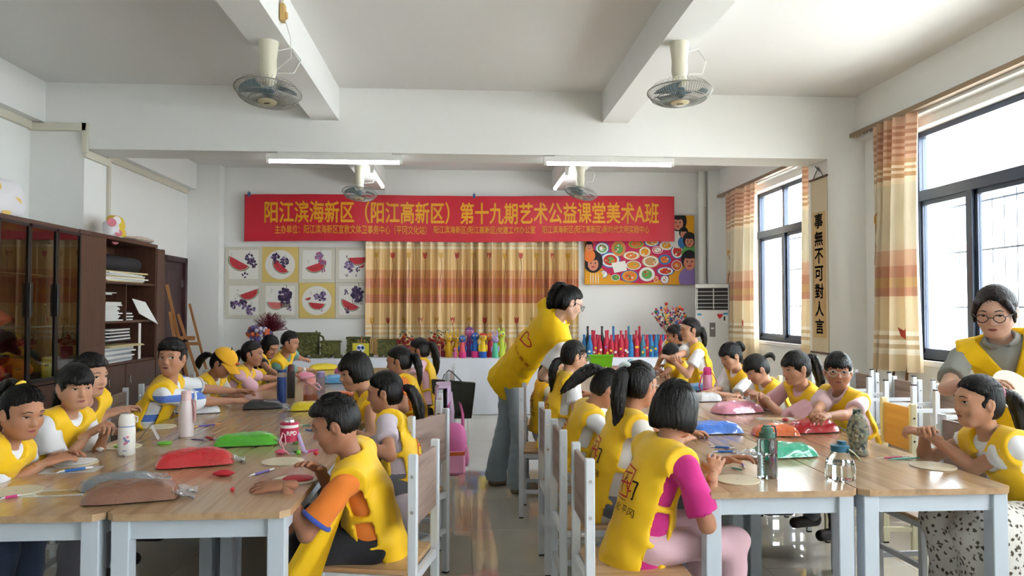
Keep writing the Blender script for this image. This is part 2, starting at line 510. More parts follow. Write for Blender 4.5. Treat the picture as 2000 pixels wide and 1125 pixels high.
gold, cream, rust, gmid, orange_top = (206, 160, 96), (216, 196, 158), (172, 96, 58), (178, 112, 50), (190, 124, 84)
stripes = lambda z0, n, dz, c1, c2: [(z0 + i * dz, c1 if i % 2 else c2) for i in range(n)]
C_BACK = curtain_mat('golden_back_drape', gold, [(0, (224, 186, 122)), (.98, (220, 204, 170))] + stripes(1.0, 6, .035, (224, 186, 122), (228, 214, 184)) +
                     [(1.21, (226, 188, 124)), (1.50, (194, 116, 70)), (1.62, (200, 138, 60)), (1.72, (194, 116, 70)), (1.86, (210, 148, 88)), (1.98, (224, 184, 118))] + stripes(2.30, 6, .03, (226, 188, 124), (230, 214, 180)) + [(2.48, (206, 154, 100))], 0, .08)
C_SIDE = curtain_mat('striped_side_drape', gold, [(0, (214, 194, 158)), (1.02, (228, 220, 200))] + stripes(1.04, 5, .035, (196, 172, 136), (230, 222, 204)) +
                     [(1.22, (216, 198, 164)), (1.52, (186, 140, 112)), (1.60, (192, 158, 110)), (1.68, (186, 140, 112)), (1.78, (202, 168, 140)), (1.92, (210, 198, 172)), (2.5, (222, 206, 176))] + stripes(2.52, 6, .028, (188, 150, 110), (226, 208, 180)) + stripes(2.70, 11, .03, (176, 128, 98), (206, 168, 138)), 0, .16)
make_curtain('long golden striped curtain behind the red banner on the back wall', (-1.44, 11.0, 0), (1.71, 11.0, 0), 0.62, 2.88, 21, .055, (0, -1, 0), 3, C_BACK,
             tul=[([.05 + .075 * i for i in range(13)], 2.16, 1), ([.03 + .075 * i for i in range(13)], 1.20, 1)], tk=.52)
make_curtain('orange striped curtain drawn aside at the near window', (3.78, 6.56, 0), (3.80, 5.98, 0), .88, 3.08, 5, .085, (-1, 0, 0), 5, C_SIDE, gather=.12,
             tul=[([.08, .24, .40, .56], 2.18, 1), ([.1, .3, .5, .7], 1.16, 1)], tk=1.15)
make_curtain('orange striped curtain beside the air conditioner at the far window', (3.78, 10.44, 0), (3.80, 9.42, 0), .75, 3.06, 6, .085, (-1, 0, 0), 9, C_SIDE, gather=.08,
             tul=[([.1, .28, .46, .64], 2.16, 1), ([.1, .3, .5, .7], 1.18, 1)], tk=1.15)
make_curtain('narrow gathered curtain half hidden behind the calligraphy scroll', (3.78, 7.98, 0), (3.80, 7.5, 0), .8, 3.06, 4, .05, (-1, 0, 0), 12, C_SIDE)
RAIL = mat('bronze_rail', (150, 128, 104), .4, metal=.4)
for (a, b, z, lb) in ((1.8, 6.99, 3.105, 'bronze curtain rail above the near window'), (7.42, 10.8, 3.085, 'bronze curtain rail above the far window')):
    r = thing('curtain_rail', lb, 'curtain rail', (3.79, a, z)); g = G(); g.box(-.03, 0, -.02, .03, b - a, .02); g.box(.0, .2, -.02, .045, .26, .03); g.box(0, b - a - .3, -.02, .045, b - a - .24, .03); g.build('rail', RAIL, r)
    for i in range(6):
        g = G(); g.tube([(0, b - a - .06 - i * .12, -.02), (0, b - a - .06 - i * .12, -.05)], .006, 6); g.build('glider', PLASTIC_W, r)

# ---------------------------------------------------------------- fluorescent tubes and orbit fans
LAMP = mat('lit_tube', (255, 255, 255), .3, emit=(244, 250, 255), estr=14.0)
def tube_light(label, a, b, z, top):
    a = V3(a[0], a[1], z); b = V3(b[0], b[1], z); c = (a + b) / 2; t = nrm(b - a); sd = nrm(np.cross(t, UP)); L = np.linalg.norm(b - a)
    r = thing('tube_light', label, 'light', c)
    g = G(); g.obox((0, 0, .035), (t, sd, UP), (L / 2, .024, .026)); g.obox((0, 0, .02 + top / 2 + .02), (t, sd, UP), (L * .42, .012, top / 2)); g.build('batten', PLASTIC_W, r)
    g = G(); g.cyl(-t * (L / 2 - .03), t * (L / 2 - .03), .022, n=14); g.build('tube', LAMP, r)
    for q in (-1, 1):
        g = G(); g.obox(t * q * (L / 2 - .015), (t, sd, UP), (.013, .02, .026)); g.build('socket', PLASTIC_W, r)
tube_light('lit fluorescent tube under the cross beam on the left', (-1.84, 7.02), (-.58, 7.02), 2.80, .05)
tube_light('lit fluorescent tube under the cross beam on the right', (.76, 7.02), (2.02, 7.02), 2.81, .05)
tube_light('lit fluorescent tube on the far left ceiling beam above the banner', (-1.12, 9.1), (-1.12, 10.3), 3.10, .05)
tube_light('lit fluorescent tube on the far right ceiling beam above the banner', (1.27, 9.1), (1.27, 10.3), 3.10, .05)
BLADE = mat('blue_fan_blade', (92, 116, 126), .4, alpha=1.0); CAGE = mat('fan_wire', (150, 150, 142), .4, metal=.3)
def orbit_fan(label, x, y, ztop, tilt, az):
    r = thing('orbit_fan', label, 'fan', (x, y, ztop))
    k = G(); k.lathe((0, 0, -.24), [(.045, 0), (.055, .05), (.052, .12), (.062, .2), (.066, .24)], 18); k.build('mount', IVORY, r)
    g = G(); g.ell((0, .0, -.25), (.05, .05, .045), 14, 8); g.lathe((0, 0, -.275), [(.052, 0), (.056, .012), (.05, .026)], 16); g.build('motor', IVORY, r)
    c = V3(0, 0, -.33); ca, sa = math.cos(az), math.sin(az)
    n = nrm(V3(math.sin(tilt) * ca, math.sin(tilt) * sa, -math.cos(tilt)))
    u = nrm(np.cross(n, V3(0.3, .9, .1))); w = np.cross(n, u)
    g = G(); R0 = .215
    P = lambda rr, a, h: c + u * rr * math.cos(a) + w * rr * math.sin(a) + n * h
    for rr, h in ((R0, 0), (R0 * .80, .052), (R0 * .55, .066), (R0 * .30, .072)):
        g.tube([P(rr, a, h) for a in np.linspace(0, 2 * math.pi, 37)], .0026 if rr < R0 else .004, 5, caps=False)
    for i in range(72):
        a = 2 * math.pi * i / 72
        g.tube([P(R0 * .28, a, .072), P(R0 * .62, a + .05, .066), P(R0 * .86, a + .09, .045), P(R0, a + .1, 0)], .0017, 3, caps=False)
    for i in range(36):
        a = 2 * math.pi * i / 36
        g.tube([P(R0, a, 0), P(R0 * .8, a, -.045), P(R0 * .3, a, -.05)], .0012, 3, caps=False)
    g.build('cage', CAGE, r)
    g = G(); g.lathe(c + n * .070, [(.06, 0), (.06, .006), (.045, .012)], 18, ax=(u, w, n)); b = g.build('badge', mat('fan_badge_cream', (214, 204, 168), .4), r)
    g = G(); [g.obox(c + n * .0835 + u * (i_ - 1) * .014, (u, w, n), (.005, .009, .0008)) for i_ in range(3)]; g.build('badge_print', BLACK, b, smooth=False)
    hub = G(); hub.lathe(c - n * .02, [(.035, 0), (.035, .05), (.02, .06)], 14, ax=(u, w, n)); hb = hub.build('hub', BLADE, r)
    for i in range(3):
        a0 = 2 * math.pi * i / 3; g = G()
        g.grid(lambda s_, t_: P(.035 + .15 * s_, a0 + (t_ - .5) * (.6 + .7 * s_), .01 + .03 * (t_ - .5)), 4, 4); g.build('blade', BLADE, r)
    g = G(); g.tube([(.05, 0, -.06), (.14, .05, -.02), (.2, .06, -.1), (.16, .02, -.2), (.06, 0, -.21)], .004, 6); g.build('cable', PLASTIC_W, r)
orbit_fan('white orbit ceiling fan nearest on the left beam', -1.29, 4.95, 3.18, .16, 4.4)
orbit_fan('white orbit ceiling fan nearest on the right beam', 1.44, 4.85, 3.20, .06, 4.7)
orbit_fan('small far orbit ceiling fan above the left half of the banner', -1.29, 9.25, 3.18, .22, 4.4)
orbit_fan('small far orbit ceiling fan above the right half of the banner', 1.44, 9.1, 3.20, .32, 3.3)
# wiring box on the left beam
r = thing('wiring_box', 'yellowed wiring box with conduit on the left ceiling beam', 'box', (-1.165, 4.75, 3.3))
g = G(); g.cbox(0, -.03, -.06, .03, .03, .05, .004); g.build('box', mat('aged_cream', (206, 170, 104), .5), r)
g = G(); g.box(0, -.012, .05, .018, .012, .19); g.box(0, -1.2, .17, .018, .0, .19); g.build('conduit', TRUNK, r)
g = G(); g.cbox(.03, -.015, -.04, .045, .015, 0, .003); g.build('plug', mat('aged_cream', (206, 170, 104), .5), r)
g = G(); g.tube([(.03, 0, -.05), (.05, .06, -.14), (.04, .12, -.25), (-.06, .18, -.31)], .004, 6); g.build('cable', PLASTIC_W, r)

# ---------------------------------------------------------------- banner
RED = mat('red_banner_cloth', (196, 22, 44), .45, var=.05, vscale=2.0, sheen=.2)
GOLDT = mat('banner_gold_print', (226, 160, 30), .5)
bx0, bx1, bz0, bz1 = -3.17, 3.15, 2.405, 3.085
by = 10.93
def bf(a, b): # a along x 0..1, b up 0..1
    x = bx0 + (bx1 - bx0) * a
    return V3(x, by + .012 * math.sin(a * 23) * (.4 + .6 * (1 - b)) + .006 * math.sin(a * 61 + 2), bz0 + (bz1 - bz0) * b + .008 * math.sin(a * 9) + .028 * (a - .5))
bn = thing('banner', 'long red cloth banner with golden Chinese lettering above the curtain', 'banner', (0, by, 0))
o0 = V3(0, by, 0)
def slabgrid(fn, nu, nv, th):
    g = G(); g.grid(lambda u, v: fn(u, v) - o0, nu, nv); g.grid(lambda u, v: fn(1 - u, v) + V3(0, th, 0) - o0, nu, nv); return g
slabgrid(bf, 90, 4, .003).build('cloth', RED, bn, angle=80)
def bpx(x, y): # photo pixel -> (a,b) on the banner
    return ((x - 481) / (1313 - 481), 1 - (y - 382) / (472 - 382))
def btext(body, x0, x1, y0, y1, bold, name):
    a0, b1 = bpx(x0, y0); a1, b0 = bpx(x1, y1)
    g = G(); W = (a1 - a0); Hh = (b1 - b0)
    put_text(g, body, None or (0, 0, 0), (1, 0, 0), (0, 1, 0), w=W, h=Hh, bold=bold, fn=lambda a, b: bf(a0 + a, b0 + b) - o0 - V3(0, .004, 0))
    g.build(name, GOLDT, bn, smooth=False)
btext('阳江滨海新区（阳江高新区）第十九期艺术公益课堂美术A班', 519, 1281, 395, 437, .022, 'title_lettering')
btext('主办单位：阳江滨海新区宣教文体卫事务中心（平冈文化站）', 538, 826, 441, 458, .012, 'host_lettering')
btext('阳江滨海新区(阳江高新区)党建工作办公室', 840, 1037, 441, 458, .012, 'host_lettering')
btext('阳江滨海新区(阳江高新区)新时代文明实践中心', 1051, 1263, 441, 458, .012, 'host_lettering')
for x in (.525, .0, .76):
    p = bf(max(x, .01), 1.0) - o0; g = G(); g.box(p[0] - .018, p[1] - .012, p[2] - .03, p[0] + .018, p[1] + .012, p[2] + .03); g.tube([(p[0] - .014, p[1], p[2] + .03), (p[0], p[1], p[2] + .055), (p[0] + .014, p[1], p[2] + .03)], .003, 5)
    g.build('binder_clip', mat('blue_clip', (70, 100, 150), .4), bn)

# ---------------------------------------------------------------- fruit paintings
PAPER = mat('drawing_paper', (226, 224, 216), .8); MATB = mat('cream_mount', (208, 204, 188), .8); MATY = mat('yellow_mount', (214, 188, 112), .8)
PR = [mat('ink_melon_red', (196, 62, 70), .8, var=.25, vscale=40), mat('ink_rind_green', (44, 92, 62), .8, var=.2, vscale=30), mat('ink_pale_rind', (226, 220, 190), .8),
      mat('ink_grape_purple', (88, 66, 104), .8, var=.35, vscale=60), mat('ink_grape_dark', (58, 46, 74), .8, var=.3, vscale=60), mat('ink_grape_pink', (170, 92, 128), .8, var=.25, vscale=60),
      mat('ink_black', (36, 34, 36), .8), PAPER, mat('ink_melon_pink', (214, 116, 112), .8, var=.2, vscale=40), mat('ink_grape_lilac', (140, 116, 158), .8, var=.25, vscale=60)]
def melon(g, cx, cy, R, rot, flesh=0):
    R = R * 1.12; cy = cy + R * .18
    def pt(r, a, z): 
        x = r * math.cos(a); y = r * .82 * math.sin(a); c, s_ = math.cos(rot), math.sin(rot)
        return (cx + x * c - y * s_, z, cy + x * s_ + y * c)
    for k, (f, m) in enumerate(((1.0, 1), (.93, 2), (.88, flesh))):
        n = 16; g.poly([pt(R * f, math.pi + math.pi * i / n, -.0012 - .0006 * k) for i in range(n + 1)], m)
    for i in range(5): 
        p = pt(R * .5, math.pi * (1.2 + .15 * i), -.0033); q = R * .035
        g.poly([(p[0] - q, p[1], p[2]), (p[0], p[1], p[2] - q), (p[0] + q, p[1], p[2]), (p[0], p[1], p[2] + q)], 6)
def grapes(g, cx, cy, R, seed, m, n=26):
    q = random.Random(seed)
    for i in range(n):
        a = q.uniform(0, 6.28); rr = R * math.sqrt(q.random()); x = cx + rr * math.cos(a) * .8; z = cy + rr * math.sin(a); r0 = R * q.uniform(.2, .28)
        mm = q.choice(m); yv = -.0012 - .00012 * i
        g.poly([(x + r0 * math.cos(t), yv, z + r0 * math.sin(t)) for t in np.linspace(0, 2 * math.pi, 9)[:-1]], mm)
    g.tube([(cx, -.002, cy + R * .8), (cx + R * .2, -.002, cy + R * 1.2), (cx + R * .1, -.002, cy + R * 1.5)], R * .03, 4, 6)
def scribble(g, x, z, body, hgt, m=6):
    """illegible brushed signature: a few short strokes"""
    q = random.Random(int(abs(x * 1e4) + abs(z * 1e3)))
    for i in range(len(body)):
        for k in range(4):
            x0 = x + q.uniform(0, hgt * .5); z0 = z - i * hgt * 1.15 + q.uniform(.1, .9) * hgt; a_ = q.choice([0, .2, 1.5, 2.2]); l_ = hgt * q.uniform(.3, .6)
            g.tube([(x0, -.0016, z0), (x0 + l_ * math.cos(a_), -.0016, z0 - l_ * math.sin(a_))], hgt * .045, 4, m)
GP, GD, GK, GL = [3, 4, 9], [4, 4, 3], [5, 5, 9], [9, 9, 3]
paint = [ # label, column, row, round mount, contents
 ('upright melon slice below a dark grape bunch, signed upper left', 0, 0, False, lambda g: (melon(g, -.06, .02, .15, -.5), grapes(g, .08, .09, .07, 1, GP), grapes(g, .14, .02, .06, 2, GD), grapes(g, .02, -.15, .05, 3, GD, 9), scribble(g, -.18, .17, '小画', .025))),
 ('round mount with one melon slice and two grape bunches', 1, 0, True, lambda g: (melon(g, .02, -.03, .13, -.75), grapes(g, -.07, .09, .07, 4, GP), grapes(g, .06, .04, .07, 5, GP), scribble(g, .13, .08, '夏果', .018))),
 ('melon slice with pink grapes above it, by the round picture', 2, 0, False, lambda g: (melon(g, -.02, -.02, .14, .35), grapes(g, .04, .10, .08, 6, GK), grapes(g, .10, .03, .05, 7, GK), grapes(g, .10, -.10, .045, 8, GK, 10), scribble(g, -.13, .05, '夏日', .022))),
 ('flat melon slice above several grape bunches next to the curtain', 3, 0, False, lambda g: (melon(g, .06, .08, .13, .05), grapes(g, -.06, -.03, .08, 9, GL), grapes(g, .07, -.08, .045, 10, GP, 12), grapes(g, -.09, .12, .025, 11, GD, 8), grapes(g, -.1, -.16, .025, 12, GD, 8), grapes(g, .04, -.16, .02, 13, GD, 8), melon(g, .12, -.02, .04, .5))),
 ('melon wedge over three purple grape bunches, signed in large ink', 0, 1, False, lambda g: (melon(g, .07, .10, .13, .35), grapes(g, -.13, -.06, .07, 14, GP), grapes(g, -.01, -.05, .07, 15, GP), grapes(g, .10, -.13, .075, 16, GL), scribble(g, -.10, .13, '陈小果', .035))),
 ('grapes in a woven basket beside a pink melon slice', 1, 1, False, lambda g: (grapes(g, .07, .07, .11, 17, GD, 40), melon(g, -.06, -.05, .12, -.05, 8), grapes(g, .13, -.12, .04, 18, GP, 12), [g.tube([(.0 + .13 * i / 5, -.002, -.02), (.03 + .11 * i / 5, -.002, -.1)], .004, 4, 6) for i in range(6)], [g.tube([(.0, -.002, -.03 - .022 * i), (.15, -.002, -.03 - .022 * i)], .004, 4, 6) for i in range(4)], scribble(g, -.14, .15, '果香', .03))),
 ('round mount with green edged melon and pale grapes', 2, 1, True, lambda g: (melon(g, .0, -.06, .11, -.1), grapes(g, .0, .06, .05, 19, GL), grapes(g, .08, .06, .07, 20, GL), grapes(g, .06, -.13, .03, 21, GL, 10), melon(g, -.13, .03, .04, .3), scribble(g, -.09, .12, '葡萄', .025))),
 ('dark grape basket with tilted melon slice next to the curtain', 3, 1, False, lambda g: (grapes(g, .06, .10, .11, 22, GD, 40), melon(g, -.04, -.06, .13, -.45), grapes(g, -.11, .12, .04, 23, GD, 12), grapes(g, -.09, -.14, .045, 24, GD, 14), [g.tube([(-.02 + .15 * i / 5, -.002, .02), (.0 + .13 * i / 5, -.002, -.06)], .004, 4, 6) for i in range(6)])),
]
for lb, cx_, ry, rd, fn in paint:
    x0 = 441 + cx_ * 71.5; y0 = 482 + ry * 70
    p = atY(x0 + 35, y0 + 35, 11.08); wd = .525; hg = .522
    r = thing('painting', lb, 'painting', p)
    g = G(); g.cbox(-wd / 2, -.004, -hg / 2, wd / 2, .012, hg / 2, .002); g.build('mount', MATY if rd else MATB, r)
    g = G()
    if rd: g.poly([(.215 * math.cos(t), -.0048, .215 * math.sin(t)) for t in np.linspace(0, 2 * math.pi, 41)[:-1]][::-1])
    else: g.poly([(-.21, -.0048, -.21), (.21, -.0048, -.21), (.21, -.0048, .215), (-.21, -.0048, .215)])
    sh = g.build('sheet', PAPER, r)
    g = G(); fn(g); g.v = [(a, b - .0042, c) for a, b, c in g.v]; g.build('ink_print', PR, sh, smooth=False)

# ---------------------------------------------------------------- big party picture
pm = atY(1249, 488, 11.07)
mp = thing('wall_picture', 'large colourful picture of people around a laden red table', 'picture', pm)
pw, ph_ = 1.68, 1.05
G().cbox(-pw / 2, -.02, -ph_ / 2, pw / 2, .03, ph_ / 2, .003).build('canvas', mat('mural_yellow', (226, 158, 30), .7), mp)
MC = [mat('mural_magenta', (196, 36, 84), .7), mat('mural_white', (232, 230, 224), .7), mat('mural_blue', (60, 120, 180), .7), mat('mural_orange', (226, 120, 50), .7), mat('mural_green', (96, 160, 80), .7),
      mat('mural_skin', (214, 140, 112), .7), mat('mural_hair', (34, 30, 34), .7), mat('mural_lilac', (140, 116, 176), .7), mat('mural_red', (200, 44, 40), .7), mat('mural_tan', (196, 150, 96), .7), mat('mural_yellow', (226, 158, 30), .7)]
g = G(); lay = [0]
def disc(cx, cz, rx, rz, m, n=22, clip=True, rot=0):
    lay[0] += 1; y_ = -.0212 - lay[0] * .00005
    P = []
    for t in np.linspace(0, 2 * math.pi, n + 1)[:-1]:
        x = rx * math.cos(t); z = rz * math.sin(t); x, z = cx + x * math.cos(rot) - z * math.sin(rot), cz + x * math.sin(rot) + z * math.cos(rot)
        P.append((max(-pw / 2, min(pw / 2, x)), y_, max(-ph_ / 2, min(ph_ / 2, z))))
    g.poly(P[::-1], m)
disc(.0, .05, .72, .56, 0, 40)
def dish(px, py, rx, rz, cols, rot=0):
    cx = (px - 1481) / 860 * pw; cz = -(py - 514) / 540 * ph_   # place read off the enlarged view of the picture
    rx *= pw / 860; rz *= ph_ / 540
    for k, c in enumerate(cols):
        f = (1, .86, .66, .4)[k]; disc(cx, cz, rx * f, rz * f, c, 22, True, rot)
    R_ = random.Random(int(px)); 
    for i in range(7): disc(cx + R_.uniform(-.45, .45) * rx, cz + R_.uniform(-.45, .45) * rz, rx * .12, rz * .14, R_.choice([3, 4, 8, 9, 10, 1]), 8)
for a in ((1187, 505, 55, 48, (2, 1, 4, 1)), (1250, 595, 80, 62, (2, 1, 8, 4)), (1315, 505, 55, 60, (9, 3, 4)), (1415, 560, 68, 36, (9, 1, 3)), (1452, 470, 60, 34, (10, 4, 3)), (1575, 455, 60, 34, (2, 1, 10)), (1520, 530, 48, 42, (9, 1, 10)),
          (1620, 515, 42, 30, (1, 8, 1)), (1690, 480, 55, 36, (1, 1, 10)), (1775, 525, 52, 60, (2, 1, 8)), (1430, 635, 60, 36, (1, 9, 10)), (1565, 605, 70, 48, (9, 1, 9)), (1675, 590, 50, 40, (2, 2, 3)), (1770, 635, 42, 40, (1, 8, 3)), (1400, 720, 68, 48, (2, 10, 3)), (1535, 705, 62, 55, (1, 1, 4)), (1680, 680, 68, 34, (2, 1, 8)),
          (1195, 705, 32, 28, (2, 1)), (1290, 730, 34, 26, (1, 4)), (1675, 745, 34, 34, (7, 1)), (1605, 742, 20, 24, (1, 3)), (1745, 445, 36, 40, (1, 1))): dish(*a[:4], a[4])
lay[0] += 3; y_ = -.0212 - lay[0] * .00005
nt_ = [((q[0] - 1481) / 860 * pw, y_, -(q[1] - 514) / 540 * ph_) for q in ((1258, 620), (1365, 600), (1378, 675), (1280, 695))]; g.poly(nt_[::-1], 1)
def fig(px, py, sc, hairr, cloth_):
    cx = (px - 1481) / 860 * pw; cz = -(py - 514) / 540 * ph_
    disc(cx, cz - .2 * sc, .13 * sc, .14 * sc, cloth_); disc(cx, cz + .02 * sc, .095 * sc * hairr, .11 * sc * hairr, 6); disc(cx, cz - .015 * sc, .07 * sc, .085 * sc, 5)
    for q in (-1, 1): disc(cx + q * .028 * sc, cz + .0 * sc, .009 * sc, .011 * sc, 6, 8)
    disc(cx, cz - .05 * sc, .024 * sc, .010 * sc, 8, 10); disc(cx, cz + .065 * sc, .07 * sc, .03 * sc, 6)
fig(1780, 300, 1.15, 1.25, 1); fig(1825, 385, .7, 1.1, 2); fig(1870, 445, .95, 1.15, 4); fig(1870, 605, 1.3, 1.05, 7); fig(1115, 620, 1.15, 1.35, 10); fig(1085, 490, .7, .9, 3)
for i in range(4): lay[0] += 1; disc((1095 + i * 20 - 1481) / 860 * pw, -.44, .006, .09, 1, 8)
g.build('picture_print', MC, mp, smooth=False)

# ---------------------------------------------------------------- hanging scroll on the column
sc = thing('hanging_scroll', 'long hanging calligraphy scroll on the column between the windows', 'scroll', (3.538, 7.17, 1.85))
SILK = mat('scroll_silk', (204, 190, 162), .8); SPAP = mat('scroll_paper', (196, 164, 116), .8, var=.05, vscale=20)
G().box(-.006, -.17, -.86, -.001, .17, .87).build('silk_mount', SILK, sc)
G().box(-.009, -.13, -.72, -.006, .13, .53).build('paper', SPAP, sc)
for z in (.87, -.87):
    g = G(); g.cyl((-.01, -.185, z), (-.01, .185, z), .011, n=10); g.build('roller', mat('roller_wood', (96, 66, 44), .5), sc)
g = G(); g.tube([(-.01, -.1, .88), (-.008, 0, .98), (-.01, .1, .88)], .004, 5); g.tube([(-.008, -.04, .93), (-.008, .06, 1.0)], .005, 5); g.build('hanging_cord', BLACK, sc)
g = G()
for i, ch in enumerate('事無不可對人言'):
    put_text(g, ch, (-.0105, .085, .50 - .175 * i - .13), (0, -1, 0), (0, 0, 1), w=.17, h=.145, bold=.025)
q_ = random.Random(4)
for i in range(26):
    y0, z0 = .112 + q_.uniform(-.008, .004), .18 - .022 * i
    g.box(-.0108, y0 - .008, z0, -.0102, y0 + .008, z0 + .0025); g.box(-.0108, y0 - .002, z0 - .008, -.0102, y0 + .001, z0 + .008)
g.build('brush_lettering', mat('sumi_ink', (28, 26, 26), .7), sc, smooth=False)
# ================================================================ people
class SDF:
    def __init__(s, h, lo, hi):
        s.h = h; s.lo = np.asarray(lo, np.float64)
        s.n = np.ceil((np.asarray(hi) - s.lo) / h).astype(int) + 1
        s.F = np.full(s.n, 0.5, np.float32)
        s.c = [(s.lo[i] + h * np.arange(s.n[i])).astype(np.float32) for i in range(3)]
    def sl(s, lo, hi):
        a = np.clip(np.floor((np.asarray(lo) - s.lo) / s.h).astype(int), 0, s.n)
        b = np.clip(np.ceil((np.asarray(hi) - s.lo) / s.h).astype(int) + 1, 0, s.n)
        if np.any(b <= a): return None
        S = tuple(slice(i, j) for i, j in zip(a, b))
        return S, s.c[0][S[0]][:, None, None], s.c[1][S[1]][None, :, None], s.c[2][S[2]][None, None, :]
    def mix(s, S, d, k, op):
        A = s.F[S]
        if op == 'u':
            if k:
                h = np.maximum(k - np.abs(A - d), 0) / k
                s.F[S] = np.minimum(A, d) - h * h * k * 0.25
            else: s.F[S] = np.minimum(A, d)
        else:
            if op == 's': d = -d
            if k:
                h = np.maximum(k - np.abs(A - d), 0) / k
                s.F[S] = np.maximum(A, d) + h * h * k * 0.25
            else: s.F[S] = np.maximum(A, d)
    def cap(s, a, b, ra, rb=None, k=0.02, op='u', flat=None):
        rb = ra if rb is None else rb
        a = np.asarray(a, float); b = np.asarray(b, float)
        mg = max(ra, rb) + 0.05
        q = s.sl(np.minimum(a, b) - mg, np.maximum(a, b) + mg)
        if q is None: return s
        S, X, Y, Z = q
        X = X - a[0]; Y = Y - a[1]; Z = Z - a[2]; ab = b - a
        if flat is not None:
            fd, ff = flat
            t = (X * fd[0] + Y * fd[1] + Z * fd[2]) * (ff - 1)
            X = X + t * fd[0]; Y = Y + t * fd[1]; Z = Z + t * fd[2]
            ab = ab + fd * ((ab @ fd) * (ff - 1))
        L = ab @ ab + 1e-12
        t = np.clip((X * ab[0] + Y * ab[1] + Z * ab[2]) / L, 0, 1).astype(np.float32)
        d = np.sqrt((X - t * ab[0]) ** 2 + (Y - t * ab[1]) ** 2 + (Z - t * ab[2]) ** 2) - (ra + (rb - ra) * t)
        s.mix(S, d.astype(np.float32), k, op); return s
    def ell(s, c, ax, r, k=0.02, op='u'):
        c = np.asarray(c, float); mg = max(r) + 0.05
        q = s.sl(c - mg, c + mg)
        if q is None: return s
        S, X, Y, Z = q
        X = X - c[0]; Y = Y - c[1]; Z = Z - c[2]
        k0 = 0; k1 = 0
        for A, rr in zip(ax, r):
            t = (X * A[0] + Y * A[1] + Z * A[2]) / rr
            k0 = k0 + t * t; k1 = k1 + (t / rr) ** 2
        k0 = np.sqrt(k0); k1 = np.sqrt(k1) + 1e-6
        s.mix(S, (k0 * (k0 - 1) / k1).astype(np.float32), k, op); return s
    def plane(s, p, n, k=0.0):
        """remove everything on the side n points to"""
        d = (s.c[0][:, None, None] - p[0]) * n[0] + (s.c[1][None, :, None] - p[1]) * n[1] + (s.c[2][None, None, :] - p[2]) * n[2]
        s.mix((slice(None),) * 3, d.astype(np.float32), k, 'i'); return s
    def loc(s, o, ax):
        X = s.c[0][:, None, None] - o[0]; Y = s.c[1][None, :, None] - o[1]; Z = s.c[2][None, None, :] - o[2]
        return [(X * A[0] + Y * A[1] + Z * A[2]).astype(np.float32) for A in ax]
    def sample(s, P):
        q = (np.asarray(P) - s.lo) / s.h
        q = np.clip(q, 0, s.n - 1.001); i = q.astype(int); f = q - i
        r = 0
        for dx in (0, 1):
            for dy in (0, 1):
                for dz in (0, 1):
                    w = (f[:, 0] if dx else 1 - f[:, 0]) * (f[:, 1] if dy else 1 - f[:, 1]) * (f[:, 2] if dz else 1 - f[:, 2])
                    r = r + w * s.F[i[:, 0] + dx, i[:, 1] + dy, i[:, 2] + dz]
        return r
    def hit(s, P, d, L=0.3, n=150):
        """first surface point from each P along d"""
        P = np.asarray(P, float); d = np.asarray(d, float); done = np.zeros(len(P), bool); out = P.copy()
        prev = s.sample(P)
        for i in range(1, n + 1):
            Q = P + d * (L * i / n); cur = s.sample(Q)
            m = (~done) & (cur < 0)
            if m.any():
                t = np.clip(prev[m] / (prev[m] - cur[m] + 1e-9), 0, 1)[:, None]
                out[m] = P[m] + d * (L * (i - 1) / n) + d * (L / n) * t
                done |= m
            if done.all(): break
            prev = cur
        return out, done
    def net(s):
        F = s.F.copy()
        for ax in range(3):
            for e in (0, -1):
                sl = [slice(None)] * 3; sl[ax] = e; F[tuple(sl)] = 0.5
        ins = F < 0
        n = s.n - 1
        cnt = np.zeros(n, np.int8)
        for a in (0, 1):
            for b in (0, 1):
                for c in (0, 1):
                    cnt += ins[a:a + n[0], b:b + n[1], c:c + n[2]]
        I = np.argwhere((cnt > 0) & (cnt < 8))
        if not len(I): return np.zeros((0, 3)), np.zeros((0, 4), int)
        cor = {}
        for a in (0, 1):
            for b in (0, 1):
                for c in (0, 1):
                    cor[a, b, c] = F[I[:, 0] + a, I[:, 1] + b, I[:, 2] + c]
        acc = np.zeros((len(I), 3)); num = np.zeros(len(I))
        for ax in range(3):
            for u in (0, 1):
                for w in (0, 1):
                    p = [u, w]; p.insert(ax, 0); q = [u, w]; q.insert(ax, 1)
                    A = cor[tuple(p)]; B = cor[tuple(q)]
                    m = (A < 0) != (B < 0)
                    t = A[m] / (A[m] - B[m])
                    pos = np.tile(np.array(p, float), (m.sum(), 1)); pos[:, ax] = t
                    acc[m] += pos; num[m] += 1
        V = s.lo + s.h * (I + acc / num[:, None])
        idx = np.full(n, -1, np.int64); idx[I[:, 0], I[:, 1], I[:, 2]] = np.arange(len(I))
        Q = []
        for ax in range(3):
            sl0 = [slice(1, -1)] * 3; sl1 = [slice(1, -1)] * 3
            sl0[ax] = slice(0, -1); sl1[ax] = slice(1, None)
            A = ins[tuple(sl0)]; B = ins[tuple(sl1)]
            E = np.argwhere(A != B)
            if not len(E): continue
            off = np.ones(3, int); off[ax] = 0
            E = E + off
            flip = ins[E[:, 0], E[:, 1], E[:, 2]]
            u = (ax + 1) % 3; w = (ax + 2) % 3
            c4 = []
            for du, dw in ((-1, -1), (0, -1), (0, 0), (-1, 0)):
                e = E.copy(); e[:, u] += du; e[:, w] += dw
                c4.append(idx[e[:, 0], e[:, 1], e[:, 2]])
            q = np.stack(c4, 1)
            q[~flip] = q[~flip][:, ::-1]
            Q.append(q)
        Q = np.concatenate(Q); Q = Q[(Q >= 0).all(1)]
        return V, Q

